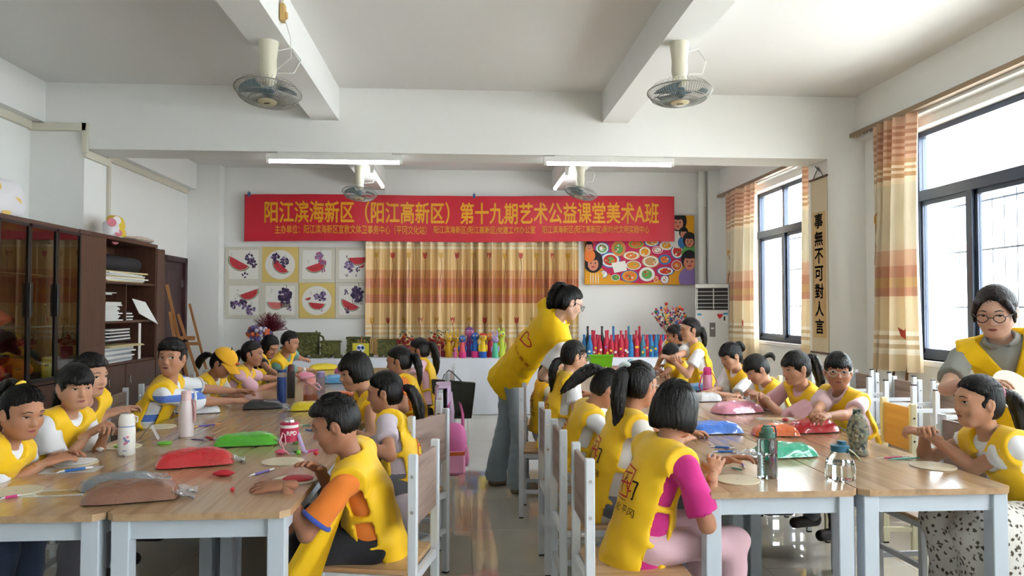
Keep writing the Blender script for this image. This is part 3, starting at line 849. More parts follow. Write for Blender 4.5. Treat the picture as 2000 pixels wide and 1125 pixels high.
def smooth_pts(V, Q, it=1, f=0.5):
    for _ in range(it):
        acc = np.zeros_like(V); num = np.zeros(len(V))
        for a in range(4):
            for b in (1, 3):
                np.add.at(acc, Q[:, a], V[Q[:, (a + b) % 4]]); np.add.at(num, Q[:, a], 1)
        V = V * (1 - f) + f * acc / np.maximum(num, 1)[:, None]
    return V

def bounds(pts, r):
    P = np.array(pts); return P.min(0) - r, P.max(0) + r

YELLOW = mat('vest_yellow_cloth', (240, 192, 10), 0.55, bump=0.25, bscale=14, sheen=0.15)
YELLOW2 = mat('volunteer_yellow_cloth', (248, 200, 0), 0.6, bump=0.2, bscale=12)
PIPE_Y = mat('vest_piping_yellow', (250, 190, 20), 0.5)
HAIR = mat('black_hair', (13, 11, 11), 0.45, bump=0.6, bscale=140, stretch=(1, 1, 0.1), spec=0.35)
LIP = mat('lips', (150, 84, 78), 0.45)
EYEW = mat('eye_white', (205, 200, 196), 0.25)
IRIS = mat('iris_dark', (22, 15, 12), 0.12)
LASH = mat('lash_dark', (20, 15, 14), 0.6)
EMB_R = mat('emblem_red', (196, 40, 40), 0.6)
EMB_K = mat('emblem_black', (30, 30, 28), 0.6)
def skin(i):
    c = [(188, 140, 112), (176, 126, 98), (196, 150, 124), (166, 116, 90), (205, 164, 142)][i]
    return mat('skin_tone_%d' % i, c, 0.5, sss=0.25, var=0.06, vscale=14, spec=0.35)

def cloth(name, col, **k):
    k.setdefault('rough', 0.85)
    return mat(name, col, bump=k.pop('bump', 0.25), bscale=k.pop('bscale', 22), sheen=0.1, **k)

def ik(S, W, L1, L2, hint):
    d = W - S; D = np.linalg.norm(d)
    if D > (L1 + L2) * 0.995:
        k = D / ((L1 + L2) * 0.995)
        if k > 1.12:
            W = S + d / D * (L1 + L2) * 1.115; d = W - S; D = np.linalg.norm(d); k = 1.12
        L1 *= k; L2 *= k
    t = d / D
    a = (L1 * L1 - L2 * L2 + D * D) / (2 * D)
    h = math.sqrt(max(L1 * L1 - a * a, 1e-8))
    p = nrm(hint - t * (hint @ t))
    return S + t * a + p * h, W

def emblem_back(g, vest, o, r, u, back, s, style):
    """red framed mark and black lettering printed on the cloth; projected onto its surface"""
    items = []
    def strip(pts, w, m):
        for a, b in zip(pts[:-1], pts[1:]):
            a = np.array(a, float); b = np.array(b, float); t = nrm(b - a); q = np.array([-t[1], t[0]]) * w / 2
            n = max(1, int(np.linalg.norm(b - a) / 0.02))
            for i in range(n):
                p0 = a + (b - a) * i / n; p1 = a + (b - a) * (i + 1) / n
                items.append(([p0 - q, p1 - q, p1 + q, p0 + q], m))
    e = 0.105 * s
    if style == 'vest':
        x0, x1, y0, y1 = -0.5 * e, 0.22 * e, 0.0, 1.05 * e
        strip([(x0, y0), (x0 + .03 * e, y1), (x1, y1 - .06 * e), (x1 + .03 * e, y0 + .03 * e), (x0, y0)], .055 * e, 0)
        strip([(-.42 * e, .78 * e), (.12 * e, .84 * e)], .06 * e, 0)
        strip([(-.40 * e, .62 * e), (-.2 * e, .42 * e), (-.05 * e, .66 * e)], .055 * e, 0)
        strip([(-.15 * e, .80 * e), (-.13 * e, .1 * e)], .05 * e, 1)
        strip([(-.48 * e, .42 * e), (.32 * e, .52 * e)], .055 * e, 0)
        strip([(.0, .55 * e), (.25 * e, .25 * e), (.42 * e, .30 * e)], .055 * e, 0)
        strip([(.30 * e, .62 * e), (.56 * e, .64 * e), (.56 * e, .05 * e), (.48 * e, .07 * e)], .06 * e, 1)
        strip([(x0, -.1 * e), (.2 * e, -.1 * e)], .025 * e, 1)
        for i, ch in enumerate('文化平冈'):
            v, f = text_geo(ch)
            if len(v):
                k = 0.27 * e / v[:, 1].max()
                for q in f: items.append(([np.array([-.62 * e + i * .36 * e + v[j, 0] * k, -.52 * e + v[j, 1] * k]) for j in q], 1))
    elif style == 'front':
        e = 0.055 * s
        strip([(-.5 * e, 0), (-.5 * e, e), (.1 * e, e), (.1 * e, 0), (-.5 * e, 0)], .07 * e, 0)
        strip([(-.45 * e, .6 * e), (.4 * e, .7 * e)], .08 * e, 0)
        strip([(-.2 * e, .95 * e), (-.2 * e, .1 * e)], .07 * e, 0)
        strip([(.0, .55 * e), (.3 * e, .25 * e)], .07 * e, 0)
        strip([(.2 * e, .8 * e), (.55 * e, .8 * e), (.55 * e, .05 * e)], .07 * e, 0)
    else:
        H = [(-.35, .0), (-.52, .42), (-.40, .80), (-.12, .86), (.0, .70), (.3, .80), (.56, .62), (.45, .38), (-.35, .0)]
        strip([(a * .12, b * .12 + .05) for a, b in H], .012, 0)
        for i, ch in enumerate('平冈文化志愿者'):
            v, f = text_geo(ch)
            if len(v):
                k = 0.034 / v[:, 1].max()
                for q in f: items.append(([np.array([-.17 + i * .047 + v[j, 0] * k, -.02 - .004 * i + v[j, 1] * k]) for j in q], 0))
    P = np.array([o + r * q[0] + u * q[1] - back * 0.0 for it, _ in items for q in it])
    if not len(P): return
    Q, done = vest.hit(P + back * 0.14, -back, 0.3)
    Q = Q + back * 0.0025
    i = 0
    for it, m in items:
        n = len(it)
        if done[i:i + n].all(): g.add(Q[i:i + n], [tuple(range(n))], m)
        i += n

def person(label, head, pelvis, face, look=None, pitch=15, roll=0, s=1.0, hs=None, hands=(None, None), skin_i=0,
           shirt=None, sleeve=0.55, vest=True, vmat=None, pants=None, skirt=False, stand=False, hair='pony', hairp=None,
           tie=None, lod=1.0, eye=0.6, glasses=None, adult=False, curl=35, emblem=None, shorts=False, feet=None, mouth=0,
           collar=None, legs=True, tabard=0.0, lean_back=0.02, trim=None, handdirs=(None, None), extra=None, lap=None, knees=None, elbow=(.9, .55), vneck=None, cat='person', group=None):
    look = face if look is None else look
    H = np.asarray(head, float); P = np.asarray(pelvis, float)
    hs = (hs or s) * (.955 if adult else .895)
    fa, la, pa, ro = [math.radians(q) for q in (face, look, pitch, roll)]
    f = V3(math.cos(fa), math.sin(fa), 0); r = V3(math.sin(fa), -math.cos(fa), 0)
    hf = V3(math.cos(la) * math.cos(pa), math.sin(la) * math.cos(pa), -math.sin(pa))
    hr = V3(math.sin(la), -math.cos(la), 0); hu = np.cross(hr, hf)
    hr, hu = hr * math.cos(ro) - hu * math.sin(ro), hu * math.cos(ro) + hr * math.sin(ro)
    hax = (hr, hf, hu)
    hp = lambda x, y, z: H + (hr * x + hf * y + hu * z) * hs
    tu = nrm(H - P)
    B = hp(0, -0.018, -0.07)
    N = B - nrm(tu * 0.65 + hu * 0.35) * ((0.088 if not adult else .078) * s)
    tu = nrm(N - P); tf = nrm(np.cross(tu, r))
    r2 = np.cross(tf, tu); r = nrm(r2)
    sw = (0.158 if adult else 0.140) * s
    Sc = N - tu * 0.035 * s
    M = (P + N) / 2 - tf * lean_back * s
    Sh = {-1: Sc - r * sw, 1: Sc + r * sw}
    tint = skin(skin_i)
    root = thing('person', label, cat, (P[0], P[1], 0), group=group)
    org = V3(P[0], P[1], 0)
    def emit(name, V, Q, mats, parent=root, **k):
        me = mesh_np(name, V - org, quads=Q, **k)
        return ob(name, me, mats, parent)
    # ---- arms
    L1, L2 = 0.205 * s, 0.190 * s
    arms = {}
    for i, sd in enumerate((-1, 1)):
        W = hands[i]
        if W is None: W = P + f * 0.22 * s + r * sd * 0.09 * s + UP * 0.09 * s
        W = np.asarray(W, float)
        S = Sh[sd] + nrm(W - Sh[sd]) * 0.02 * s
        E, W = ik(S, W, L1, L2, -tu * elbow[0] + r * sd * elbow[1] - f * 0.25)
        arms[sd] = (S, E, W)
    # ---- legs
    hj = {}
    for sd in (-1, 1):
        hip = P + r * sd * 0.07 * s
        if stand:
            ft = np.asarray(feet[0 if sd < 0 else 1], float)
            ank = ft + UP * 0.07 * s
            kn = (hip + ank) / 2 + f * 0.025 * s
            fd = f
        else:
            kn = hip + f * 0.33 * s + r * sd * 0.03 * s - UP * 0.0
            if knees: kn = hip + f * knees[0] + r * (sd * 0.03 + knees[1]) + UP * knees[2]
            ank = kn - UP * 0.32 * s - f * 0.03 * s
            if ank[2] < 0.07: ank[2] = 0.07
            fd = f
        hj[sd] = (hip, kn, ank, fd)
    # ---- body mesh: torso, neck, arms, legs
    hb = 0.0105 * lod
    pts = [P, N, B] + [q for a in arms.values() for q in a]
    if legs: pts += [q for a in hj.values() for q in a[:3]]
    b = SDF(hb, *bounds(pts, 0.13 * s))
    fl = lambda k: (tf, k)
    b.cap(P, M, .088 * s, .085 * s, .03, flat=fl(1.35)); b.cap(M, Sc - tu * .04 * s, .085 * s, .095 * s, .03, flat=fl(1.5))
    b.cap(Sc - r * sw * .6, Sc + r * sw * .6, .033 * s, None, .02)
    b.cap(B + (N - B) * 0.1, N - tu * .02 * s, .037 * s, .042 * s, .025)
    for sd in (-1, 1):
        S, E, W = arms[sd]
        b.cap(S, E, .032 * s, .029 * s, .012); b.cap(E, E + (W - E) * .35, .029 * s, .0285 * s, .012)
        b.cap(E + (W - E) * .35, W, .0285 * s, .0195 * s, .012)
        if legs:
            hip, kn, ank, fd = hj[sd]
            b.cap(hip, kn, .066 * s, .047 * s, .03); b.cap(kn, kn + (ank - kn) * .35, .045 * s, .046 * s, .02)
            b.cap(kn + (ank - kn) * .35, ank, .044 * s, .027 * s, .02)
    V, Q = b.net(); V = smooth_pts(V, Q, 1, .4)
    vs_, qs_ = [V], [Q]; off = len(V)
    # ---- head
    h = SDF(0.0052 * max(1, lod * .95) * hs, *bounds([hp(0, 0, 0), N], 0.135 * hs))
    A = hax; e = lambda *q: [t * hs for t in q]
    h.ell(hp(0, -.010, .014), A, e(.074, .089, .092), .02)
    h.ell(hp(0, .016, -.036), A, e(.061, .069, .068), .03 * hs)
    h.ell(hp(0, .054, -.086), A, e(.026, .024, .019), .035 * hs)
    for sd in (-1, 1):
        h.ell(hp(sd * .036, .047, -.036), A, e(.026, .028, .028), .02 * hs)
        h.cap(hp(sd * .058, -.01, -.05), hp(sd * .02, .05, -.092), .016 * hs, .016 * hs, .03 * hs)
    h.ell(hp(0, .070, .022), A, e(.046, .016, .013), .022 * hs)
    for sd in (-1, 1):
        h.ell(hp(sd * .031, .094, -.002), A, e(.018, .013, .010), .014 * hs, 's')
    h.cap(hp(0, .079, -.002), hp(0, .095, -.030), .0068 * hs, .0102 * hs, .013 * hs)
    for sd in (-1, 1): h.ell(hp(sd * .009, .086, -.034), A, e(.0075, .009, .0065), .008 * hs)
    h.cap(hp(-.013, .079, -.055), hp(.013, .079, -.055), .006 * hs, None, .010 * hs)
    h.cap(hp(-.010, .077, -.066), hp(.010, .077, -.066), .007 * hs, None, .010 * hs)
    h.cap(B, N, .037 * s, .042 * s, .03)
    for sd in (-1, 1):
        h.ell(hp(sd * .078, -.010, -.012), A, e(.012, .019, .030), .008 * hs)
        h.ell(hp(sd * .089, -.003, -.008), A, e(.008, .011, .018), .005 * hs, 's')
    V, Q = h.net(); V = smooth_pts(V, Q, 1, .35)
    vs_.append(V); qs_.append(Q + off); off += len(V)
    # ---- hands
    for i, sd in enumerate((-1, 1)):
        S, E, W = arms[sd]
        hd = nrm(W - E)
        if handdirs[i] is not None: hd = nrm(np.asarray(handdirs[i], float))
        else: hd = nrm(hd - UP * (hd[2] * 0.6))
        pn = nrm(-UP - hd * (-UP @ hd)) if abs(hd[2]) < .95 else tf
        pn = nrm(pn * 0.85 - r * sd * 0.35 - hd * ((pn * .85 - r * sd * .35) @ hd))
        th = np.cross(hd, -pn) * (1 if sd < 0 else -1)
        hg = SDF(0.0042 * max(1, lod * 1.15) * s, *bounds([W, W + hd * .15 * s], 0.075 * s))
        hg.cap(W - hd * .03 * s, W + hd * .015 * s, .0195 * s, .019 * s, .01, flat=(pn, 1.2))
        hg.cap(W + hd * .022 * s + th * .008 * s, W + hd * .062 * s + th * .012 * s, .019 * s, .017 * s, .012, flat=(pn, 1.5))
        hg.cap(W + hd * .022 * s - th * .008 * s, W + hd * .060 * s - th * .014 * s, .019 * s, .016 * s, .012, flat=(pn, 1.5))
        for q, (ox, ln) in enumerate(((.0255, .060), (.0085, .068), (-.0085, .063), (-.0250, .050))):
            p = W + hd * (.070 - abs(ox - .003) * .15) * s + th * ox * s; ang = math.radians(curl * .25)
            fdv = nrm(hd + th * ox * 3)
            for sg, fr in enumerate((.45, .32, .25)):
                d = fdv * math.cos(ang) + pn * math.sin(ang); p2 = p + d * ln * fr * s
                hg.cap(p, p2, (.0078 - .0006 * sg) * s, (.0072 - .0006 * sg) * s, .003)
                p = p2; ang += math.radians(curl * .8)
        p = W + hd * .022 * s + th * .020 * s; d = nrm(hd * .75 + th * .6 + pn * .35)
        hg.cap(p, p + d * .034 * s, .0105 * s, .0088 * s, .006)
        p = p + d * .034 * s; d = nrm(hd * .95 + th * .12 + pn * .4); hg.cap(p, p + d * .026 * s, .0085 * s, .0068 * s, .004)
        V, Q = hg.net()
        vs_.append(V); qs_.append(Q + off); off += len(V)
    nq = sum(len(q) for q in qs_)
    body = ob('body', mesh_np('body', np.concatenate(vs_) - org, quads=np.concatenate(qs_)), [tint], root)
    # ---- face features, laid on the skin
    def onface(pts2, off_=.0008):
        P0 = np.array([hp(x, .15, z) for x, z in pts2]); Qh, dn = h.hit(P0, -hf, .16 * hs, 110); return Qh + hf * off_
    def fin(nm, gg):
        gg.v = [tuple(np.array(q) - org) for q in gg.v]; gg.build(nm, [LIP, EYEW, IRIS, LASH], body, smooth=True, angle=60)
    if eye is not None:
        for sd in (-1, 1):
            g = G(); cx = sd * .032; w = .0135; t = np.linspace(0, math.pi, 9)
            up_ = [(cx - w * math.cos(q), .000 + .0085 * eye * math.sin(q) + sd * .001 * math.cos(q) * -1) for q in t]
            lo_ = [(cx + w * math.cos(q), .000 - .0048 * min(1, eye * 1.2) * math.sin(q)) for q in t]
            if eye > .25:
                g.poly(onface(up_ + lo_[1:-1], .0012), 1)
                ix = cx + extra.get('gaze', 0) * .006 if extra else cx
                ir = [(ix + .0062 * math.cos(a), max(-.0046 * eye, min(.0078 * eye, .0015 + .0064 * math.sin(a)))) for a in np.linspace(0, 2 * math.pi, 13)[:-1]]
                g.poly(onface(ir, .0019), 2)
            a = onface(up_, .0024); b_ = onface([(x, z + .0032) for x, z in up_], .0022)
            for i in range(8): g.add([a[i], a[i + 1], b_[i + 1], b_[i]], [(0, 1, 2, 3)], 3)
            fin('eye', g); g = G()
            br = [(cx + sd * q * .017, .0215 + .004 * (1 - q * q) - (.002 if q > .5 else 0)) for q in np.linspace(-1, 1, 7)]
            a = onface(br, .0012); b_ = onface([(x, z + .0048 * (1 - .45 * max(0, abs(x) - .03) / .02)) for x, z in br], .0012)
            for i in range(6): g.add([a[i], a[i + 1], b_[i + 1], b_[i]], [(0, 1, 2, 3)], 3)
            fin('eyebrow', g)
        g = G(); t = np.linspace(-1, 1, 9); mw = .0205
        m0 = [(q * mw, -.0605) for q in t]; mu = [(q * mw, -.0605 + .0068 * (1 - q * q) * (1 - .25 * math.exp(-(q * 6) ** 2))) for q in t]
        ml = [(q * mw, -.0605 - (.0085 + mouth * .006) * (1 - q * q)) for q in t]
        a, b_, c_ = onface(m0, .0012), onface(mu, .0010), onface(ml, .0010)
        for i in range(8):
            g.add([a[i], a[i + 1], b_[i + 1], b_[i]], [(0, 1, 2, 3)], 0); g.add([c_[i], c_[i + 1], a[i + 1], a[i]], [(0, 1, 2, 3)], 0)
        dk = onface([(q * mw * .95, -.0605 + .0007 * (1 - abs(q)) + .001 * mouth) for q in t], .0018); dl = onface([(q * mw * .95, -.0612 - mouth * .006 * (1 - q * q)) for q in t], .0018)
        for i in range(8): g.add([dl[i], dl[i + 1], dk[i + 1], dk[i]], [(0, 1, 2, 3)], 3)
        fin('mouth', g)
    # ---- hair
    hq = hairp or {}
    hm = hq.get('mat', HAIR)
    style = hair
    lo, hi = bounds([hp(0, 0, 0)], 0.155 * hs)
    drop = hq.get('drop', 0.0)
    if style in ('long', 'bob'): lo = np.minimum(lo, hp(0, -.03, -.12 - drop) - .11 * hs)
    hh = SDF(0.0058 * max(1, lod) * hs, lo, hi)
    th_ = hq.get('thick', 0.0)
    short = style in ('boy', 'crew')
    hh.ell(hp(0, -.014, .022), A, e(.083 + th_, .098 + th_, .096 + th_), .01)
    if not short:
        hh.ell(hp(0, -.034, -.028), A, e(.077 + th_, .068 + th_, .070), .03 * hs)
    else:
        hh.ell(hp(0, -.032, -.010), A, e(.077, .064, .058), .03 * hs)
    if style == 'boy': hh.ell(hp(0, .018, .062), A, e(.072, .072, .050), .02 * hs)
    if style in ('bob', 'long'):
        z = -.055 - drop * .6
        hh.cap(hp(-.02, -.018, -.01), hp(-.022, -.02, z), .076 * hs, .080 * hs, .03 * hs)
        hh.cap(hp(.02, -.018, -.01), hp(.022, -.02, z), .076 * hs, .080 * hs, .03 * hs)
    bang = hq.get('bang', None)
    if bang is not None: hh.ell(hp(0, .022, .030), A, e(.075, .074, .052), .02 * hs)
    if hq.get('locks'):
        for sd in (-1, 1): hh.cap(hp(sd * .058, .062, .055), hp(sd * .074, .040, .0), .016 * hs, .014 * hs, .015); hh.cap(hp(sd * .074, .040, .0), hp(sd * .076, .030, -.085), .013 * hs, .005 * hs, .01)
    X, Y, Z = [q / hs for q in hh.loc(H, A)]
    phi = np.arctan2(X, -Y + .01)
    rid = (np.sin(phi * 31 + 2.5 * np.sin(Z * 42 + phi * 3)) * .5 + np.sin(phi * 67 + 4 * np.sin(Z * 25)) * .35)
    hh.F += (rid * (.0024 if not short else .0014)).astype(np.float32) * hs
    if short: hh.F += ((np.sin(X * 260 + 3 * np.sin(Y * 90)) * np.sin(Y * 240 + 2 * np.sin(Z * 100))) * .0028 * hs * np.clip((Z - .03) / .05, 0, 1)).astype(np.float32)
    ft_ = (hq.get('line', .052) + (.004 if not short else 0)) if bang is None else bang
    jag = .005 * np.sin(X * 330) + .004 * np.sin(X * 131 + 1.3) if bang is not None else .0015 * np.sin(X * 200)
    half = hq.get('half', .056 if not short else .062)
    if style in ('bob', 'long'): half = hq.get('half', .055)
    face_d = np.maximum(np.maximum(Z - (ft_ + jag - X * X * ((hq.get('arch', 6.0) if not short else 3.0) if bang is None else -1.0)), .018 - Y + np.maximum(0, np.abs(X) - half) * 0), np.abs(X) - half - .20 * np.maximum(0, Y - .06) - (.01 * np.sin(Z * 60)))
    hh.F += (np.clip(1 - face_d / .022, 0, 1) * hq.get('taper', .0115 if bang is None and not short else .006) * hs).astype(np.float32)
    hh.F = np.maximum(hh.F, (-face_d * hs).astype(np.float32))
    if style not in ('bob', 'long') and not hq.get('cover_ears'):
        for sd in (-1, 1):
            hh.ell(hp(sd * .092, -.004, -.022), A, e(.026, .017 if not short else .026, .028 if not short else .038), .006, 's')
    nape = hq.get('nape', {'boy': -.055, 'crew': -.04, 'pony': -.082, 'bob': -.105, 'long': -.12 - drop}.get(style, -.08))
    hh.F = np.maximum(hh.F, ((nape + .004 * np.sin(phi * 23) - Z) * hs).astype(np.float32))
    if style in ('bob', 'long'):
        # open the front below the fringe so the face stays free
        pass
    V, Q = hh.net()
    hv, hqd = [V], [Q]; off = len(V)
    pts_w = None
    if hq.get('pony'):
        path = [np.asarray(q, float) for q in hq['pony']]           # head-local first point then offsets in world metres
        p0 = hp(*path[0]); W_ = [p0] + [p0 + q for q in path[1:]]
        rad = hq.get('pr', [.016, .028, .026, .018, .006])
        tt = np.linspace(0, 1, 13); src = np.linspace(0, 1, len(W_))
        C_ = np.stack([np.interp(tt, src, [w[i] for w in W_]) for i in range(3)], 1)
        for _ in range(2): C_[1:-1] = (C_[:-2] + 2 * C_[1:-1] + C_[2:]) / 4
        R_ = np.interp(tt, np.linspace(0, 1, len(rad)), rad)
        pg = SDF(.006 * max(1, lod), *bounds(C_, max(rad) + .03))
        rs = random.Random(int(abs(p0[0] * 1e4)))
        for k_ in range(8):
            an = 2.399 * k_; of = .0 if k_ == 0 else .62; le = 12 if k_ == 0 else rs.choice([9, 10, 11, 12]); ph0 = rs.uniform(-.5, .5)
            for i in range(le):
                q0, q1 = [C_[j] + (hr * math.cos(an + ph0 * j * .15) + hf * math.sin(an + ph0 * j * .15)) * R_[j] * of for j in (i, i + 1)]
                tp = lambda j: R_[j] * (.72 if k_ == 0 else .44) * (1 if j < le - 3 else max(.25, (le - j) / 3.5))
                pg.cap(q0, q1, tp(i), tp(i + 1), .004)
        Xp, Yp, Zp = pg.loc(p0, hax)
        pg.F += ((np.sin(Xp * 420 + 3 * np.sin(Zp * 22)) + np.sin(Yp * 390 + 2 * np.sin(Zp * 31))) * .0016).astype(np.float32)
        V, Q = pg.net(); hv.append(V); hqd.append(Q + off); off += len(V)
        pts_w = (p0, C_[1] - C_[0])
    # strands laid over the cap so it reads as combed hair
    rs = random.Random(len(hv[0])); gs = G(); cc = (0, -.014, .022); rr_ = (.083 + th_, .098 + th_, .096 + th_)
    def on(d, lift=.0):
        d = nrm(d); k_ = 1 / math.sqrt(sum((d[i] / rr_[i]) ** 2 for i in range(3))); return hp(*[cc[i] + d[i] * (k_ + lift) for i in range(3)]) - org
    def run(d0, d1, n_=7, lift=.001, rad=.0016, bow=0.0):
        gs.tube([on(nrm(np.asarray(d0) * (1 - t) + np.asarray(d1) * t) , lift + bow * math.sin(math.pi * t)) for t in np.linspace(0, 1, n_)], [rad * hs * (1 - .6 * abs(2 * t - 1)) for t in np.linspace(0, 1, n_)], 3, caps=False)
    ns = int(90 / max(1, lod * lod))
    if short:
        for i in range(ns * 3):
            a_ = rs.uniform(0, 6.28); e_ = rs.uniform(.15, 1.5); d = V3(math.sin(a_) * math.cos(e_), -math.cos(a_) * math.cos(e_), math.sin(e_))
            if d[1] > .35 and d[2] < .55: continue
            p_ = on(d, -.004); t_ = nrm((hr * d[0] + hf * (d[1] + .5) + hu * (d[2] + .3))); L_ = rs.uniform(.014, .024) * hs
            gs.tube([p_, p_ + t_ * L_ * .6, p_ + nrm(t_ + hf * .6 - hu * .2) * L_], [.0026 * hs, .002 * hs, .0003], 3, caps=False)
    elif style == 'pony' and hq.get('pony'):
        tp_ = np.array(hq['pony'][0]) - np.array(cc)
        for i in range(ns):
            t = rs.random(); a_ = (t - .5) * 2
            if rs.random() < .6 and bang is None: d = V3(.78 * a_, .85 - .7 * abs(a_) ** 2, .62 - .55 * abs(a_))
            else: d = V3(rs.choice((-1, 1)) * rs.uniform(.6, .95), rs.uniform(-.3, .1), rs.uniform(-.2, .6))
            run(d + V3(0, 0, rs.uniform(0, .06)), tp_ / np.linalg.norm(tp_) + V3(rs.uniform(-.1, .1), 0, rs.uniform(-.1, .1)))
    if bang is not None:
        for i in range(ns // 2):
            x_ = rs.uniform(-.75, .75); zz = (bang - .022 - rs.uniform(.0, .010)) / .096
            run((x_ * .25, .15, 1.0), (x_, math.sqrt(max(.05, 1 - x_ * x_)) , zz), 7, .0005, .0022)
    if style in ('bob', 'long'):
        for i in range(ns):
            a_ = rs.uniform(1.0, 5.28); run((0, -.1, 1.0), (math.sin(a_), math.cos(a_), -.15), 7, .001, .002)
    if gs.v:
        A_ = np.array(gs.v) + org; hv.append(A_); hqd.append(np.array(gs.f) + off); off += len(A_)
    hair_o = emit('hair', np.concatenate(hv), np.concatenate(hqd), [hm])
    if tie is not None and pts_w is not None:
        t = nrm(pts_w[1]); u = nrm(np.cross(t, UP + .01)); w = np.cross(t, u); g = G()
        tr = hq.get('tie_r', (.019, .008))
        ring = [pts_w[0] + t * .006 - org + (u * math.cos(a) + w * math.sin(a)) * tr[0] for a in np.linspace(0, 2 * math.pi, 17)]
        g.tube(ring, tr[1], 8, caps=False)
        g.build('hair_tie', tie, root)
    # ---- shirt
    def torso(gd, inf, hem, wd=.78):
        hp_ = P - tu * hem
        gd.cap(hp_, M, .098 * s + inf, .097 * s + inf, .03, flat=fl(1.28)); gd.cap(M, Sc - tu * .045 * s, .097 * s + inf, .104 * s + inf, .03, flat=fl(1.42))
        gd.cap(Sc - r * sw * wd, Sc + r * sw * wd, .043 * s + inf, None, .03)
    Hm = None
    if shirt is not None:
        pts = [P - tu * .1 * s, N] + [q for a in arms.values() for q in (a[0], a[0] + (a[1] - a[0]) * min(1, sleeve))]
        if sleeve > 1: pts += [a[2] for a in arms.values()]
        g1 = SDF(0.0105 * lod, *bounds(pts, 0.17 * s))
        torso(g1, .006 * s, .02 * s)
        g1.cap(P + tu * .06 * s, P - tu * (.06 if not stand else .03) * s, .116 * s, .124 * s, .03, flat=fl(1.2))
        for sd in (-1, 1):
            S, E, W = arms[sd]
            if sleeve <= 1:
                en = S + (E - S) * sleeve
                g1.cap(S, en + (E - S) * .15, .0445 * s, .057 * s, .03)
                t = nrm(E - S)
                Xl = g1.loc(en, (t,))[0]; Dl = np.sqrt(sum(q * q for q in g1.loc(en, (r, tf, tu))))
                cut = np.where(Dl < .095 * s, Xl, -1.0)
                # only trim around the sleeve tube, not the trunk
                lat = g1.loc(Sc, (r * sd,))[0]
                cut = np.where(lat > sw * .72, cut, -1.0)
                g1.F = np.maximum(g1.F, cut.astype(np.float32))
            else:
                g1.cap(S, E, .046 * s, .042 * s, .03); g1.cap(E, E + (W - E) * (sleeve - 1), .040 * s, .034 * s, .02)
        g1.ell(N + tu * .055 * s + tf * .012 * s, (r, tf, tu), (.062 * s, .062 * s, .062 * s), .01, 's')
        Xl, Yl, Zl = g1.loc(P, (r, tf, tu))
        g1.F += (.003 * s * np.sin(Zl * 55 + 6 * Xl + 2 * np.sin(Xl * 40))).astype(np.float32)
        V, Q = g1.net(); V = smooth_pts(V, Q, 1, .3)
        so = emit('shirt', V, Q, [shirt])
        if trim is not None:
            for sd in (-1, 1):
                S, E, W = arms[sd]; t = nrm(E - S); en = S + (E - S) * sleeve; u = nrm(np.cross(t, UP + .01)); w = np.cross(t, u); g = G()
                g.tube([en - t * .006 - org + (u * math.cos(a) + w * math.sin(a)) * .054 * s for a in np.linspace(0, 2 * math.pi, 21)], .0085 * s, 8, caps=False); g.build('cuff', trim, so)
    # ---- bib vest: front and back panels joined by side bands
    if vest:
        vm = vmat or YELLOW
        hem = (.075 + tabard) * s
        g2 = SDF(0.0095 * lod, *bounds([P - tu * hem, N, Sh[-1], Sh[1]], 0.2 * s))
        torso(g2, .026 * s, hem * .55, .94)
        if tabard or not adult:
            lowb = P - tf * .035 * s - tu * hem
            g2.cap(P - tf * .02 * s, lowb, .120 * s, .130 * s, .03, flat=fl(1.42))
        g2.cap(P + tu * .06 * s, P - tu * (.05 * s), .126 * s, .136 * s, .03, flat=fl(1.18))
        Xl, Yl, Zl = g2.loc(P, (r, tf, tu))
        TL = np.linalg.norm(N - P)
        g2.F += (.0028 * s * np.sin(Xl * 70 + 5 * Zl + 1.5 * np.sin(Zl * 30)) * np.clip(1.3 - Zl / TL, 0, 1) + .002 * s * np.sin(Zl * 60 + Xl * 25)).astype(np.float32)
        aX = np.abs(Xl)
        # trim the panels' sides; the shoulder strip is narrower than the shoulder
        g2.F = np.maximum(g2.F, (aX - (sw * 1.02 + .01 * s * np.clip(1 - Zl / (TL * .6), 0, 1))).astype(np.float32))
        if not adult:
            side = np.minimum(aX - sw * .60, .034 * s - np.abs(Yl + .004 * s))
            side = np.minimum(side, TL * .80 - Zl)
            bands = np.minimum(np.abs(Zl - TL * .42), np.abs(Zl - TL * .06)) - .011 * s
            g2.F = np.maximum(g2.F, np.minimum(side, bands).astype(np.float32))
        else:
            arm = np.minimum(aX - sw * .80, .036 * s - np.abs(Yl)); arm = np.minimum(arm, Zl - TL * .55)
            arm = np.minimum(arm, TL * .93 - Zl)
            g2.F = np.maximum(g2.F, arm.astype(np.float32))
        hemline = -hem + .012 * s * np.sin(Xl * 22) + (.0 if not lap else np.where(Yl > 0, lap, 0))
        g2.F = np.maximum(g2.F, (hemline - Zl).astype(np.float32))
        if not adult:
            g2.ell(N + tu * .045 * s + tf * .030 * s, (r, tf, tu), (.060 * s, .074 * s, .080 * s), .006, 's')
        else:
            g2.ell(N + tu * .06 * s + tf * .03 * s, (r, tf, tu), (.066 * s, .07 * s, .075 * s), .006, 's')
        if vneck:
            vv = np.minimum(np.minimum(Yl - .01, (Zl - (TL - vneck)) * .50 - aX), 1.0)
            g2.F = np.maximum(g2.F, vv.astype(np.float32))
        for sd in (-1, 1):
            S, E, W = arms[sd]
            g2.cap(S + (E - S) * .55, E, .044 * s, .048 * s, .004, 's')
        V, Q = g2.net(); V = smooth_pts(V, Q, 3, .45)
        vo = emit('vest', V, Q, [vm])
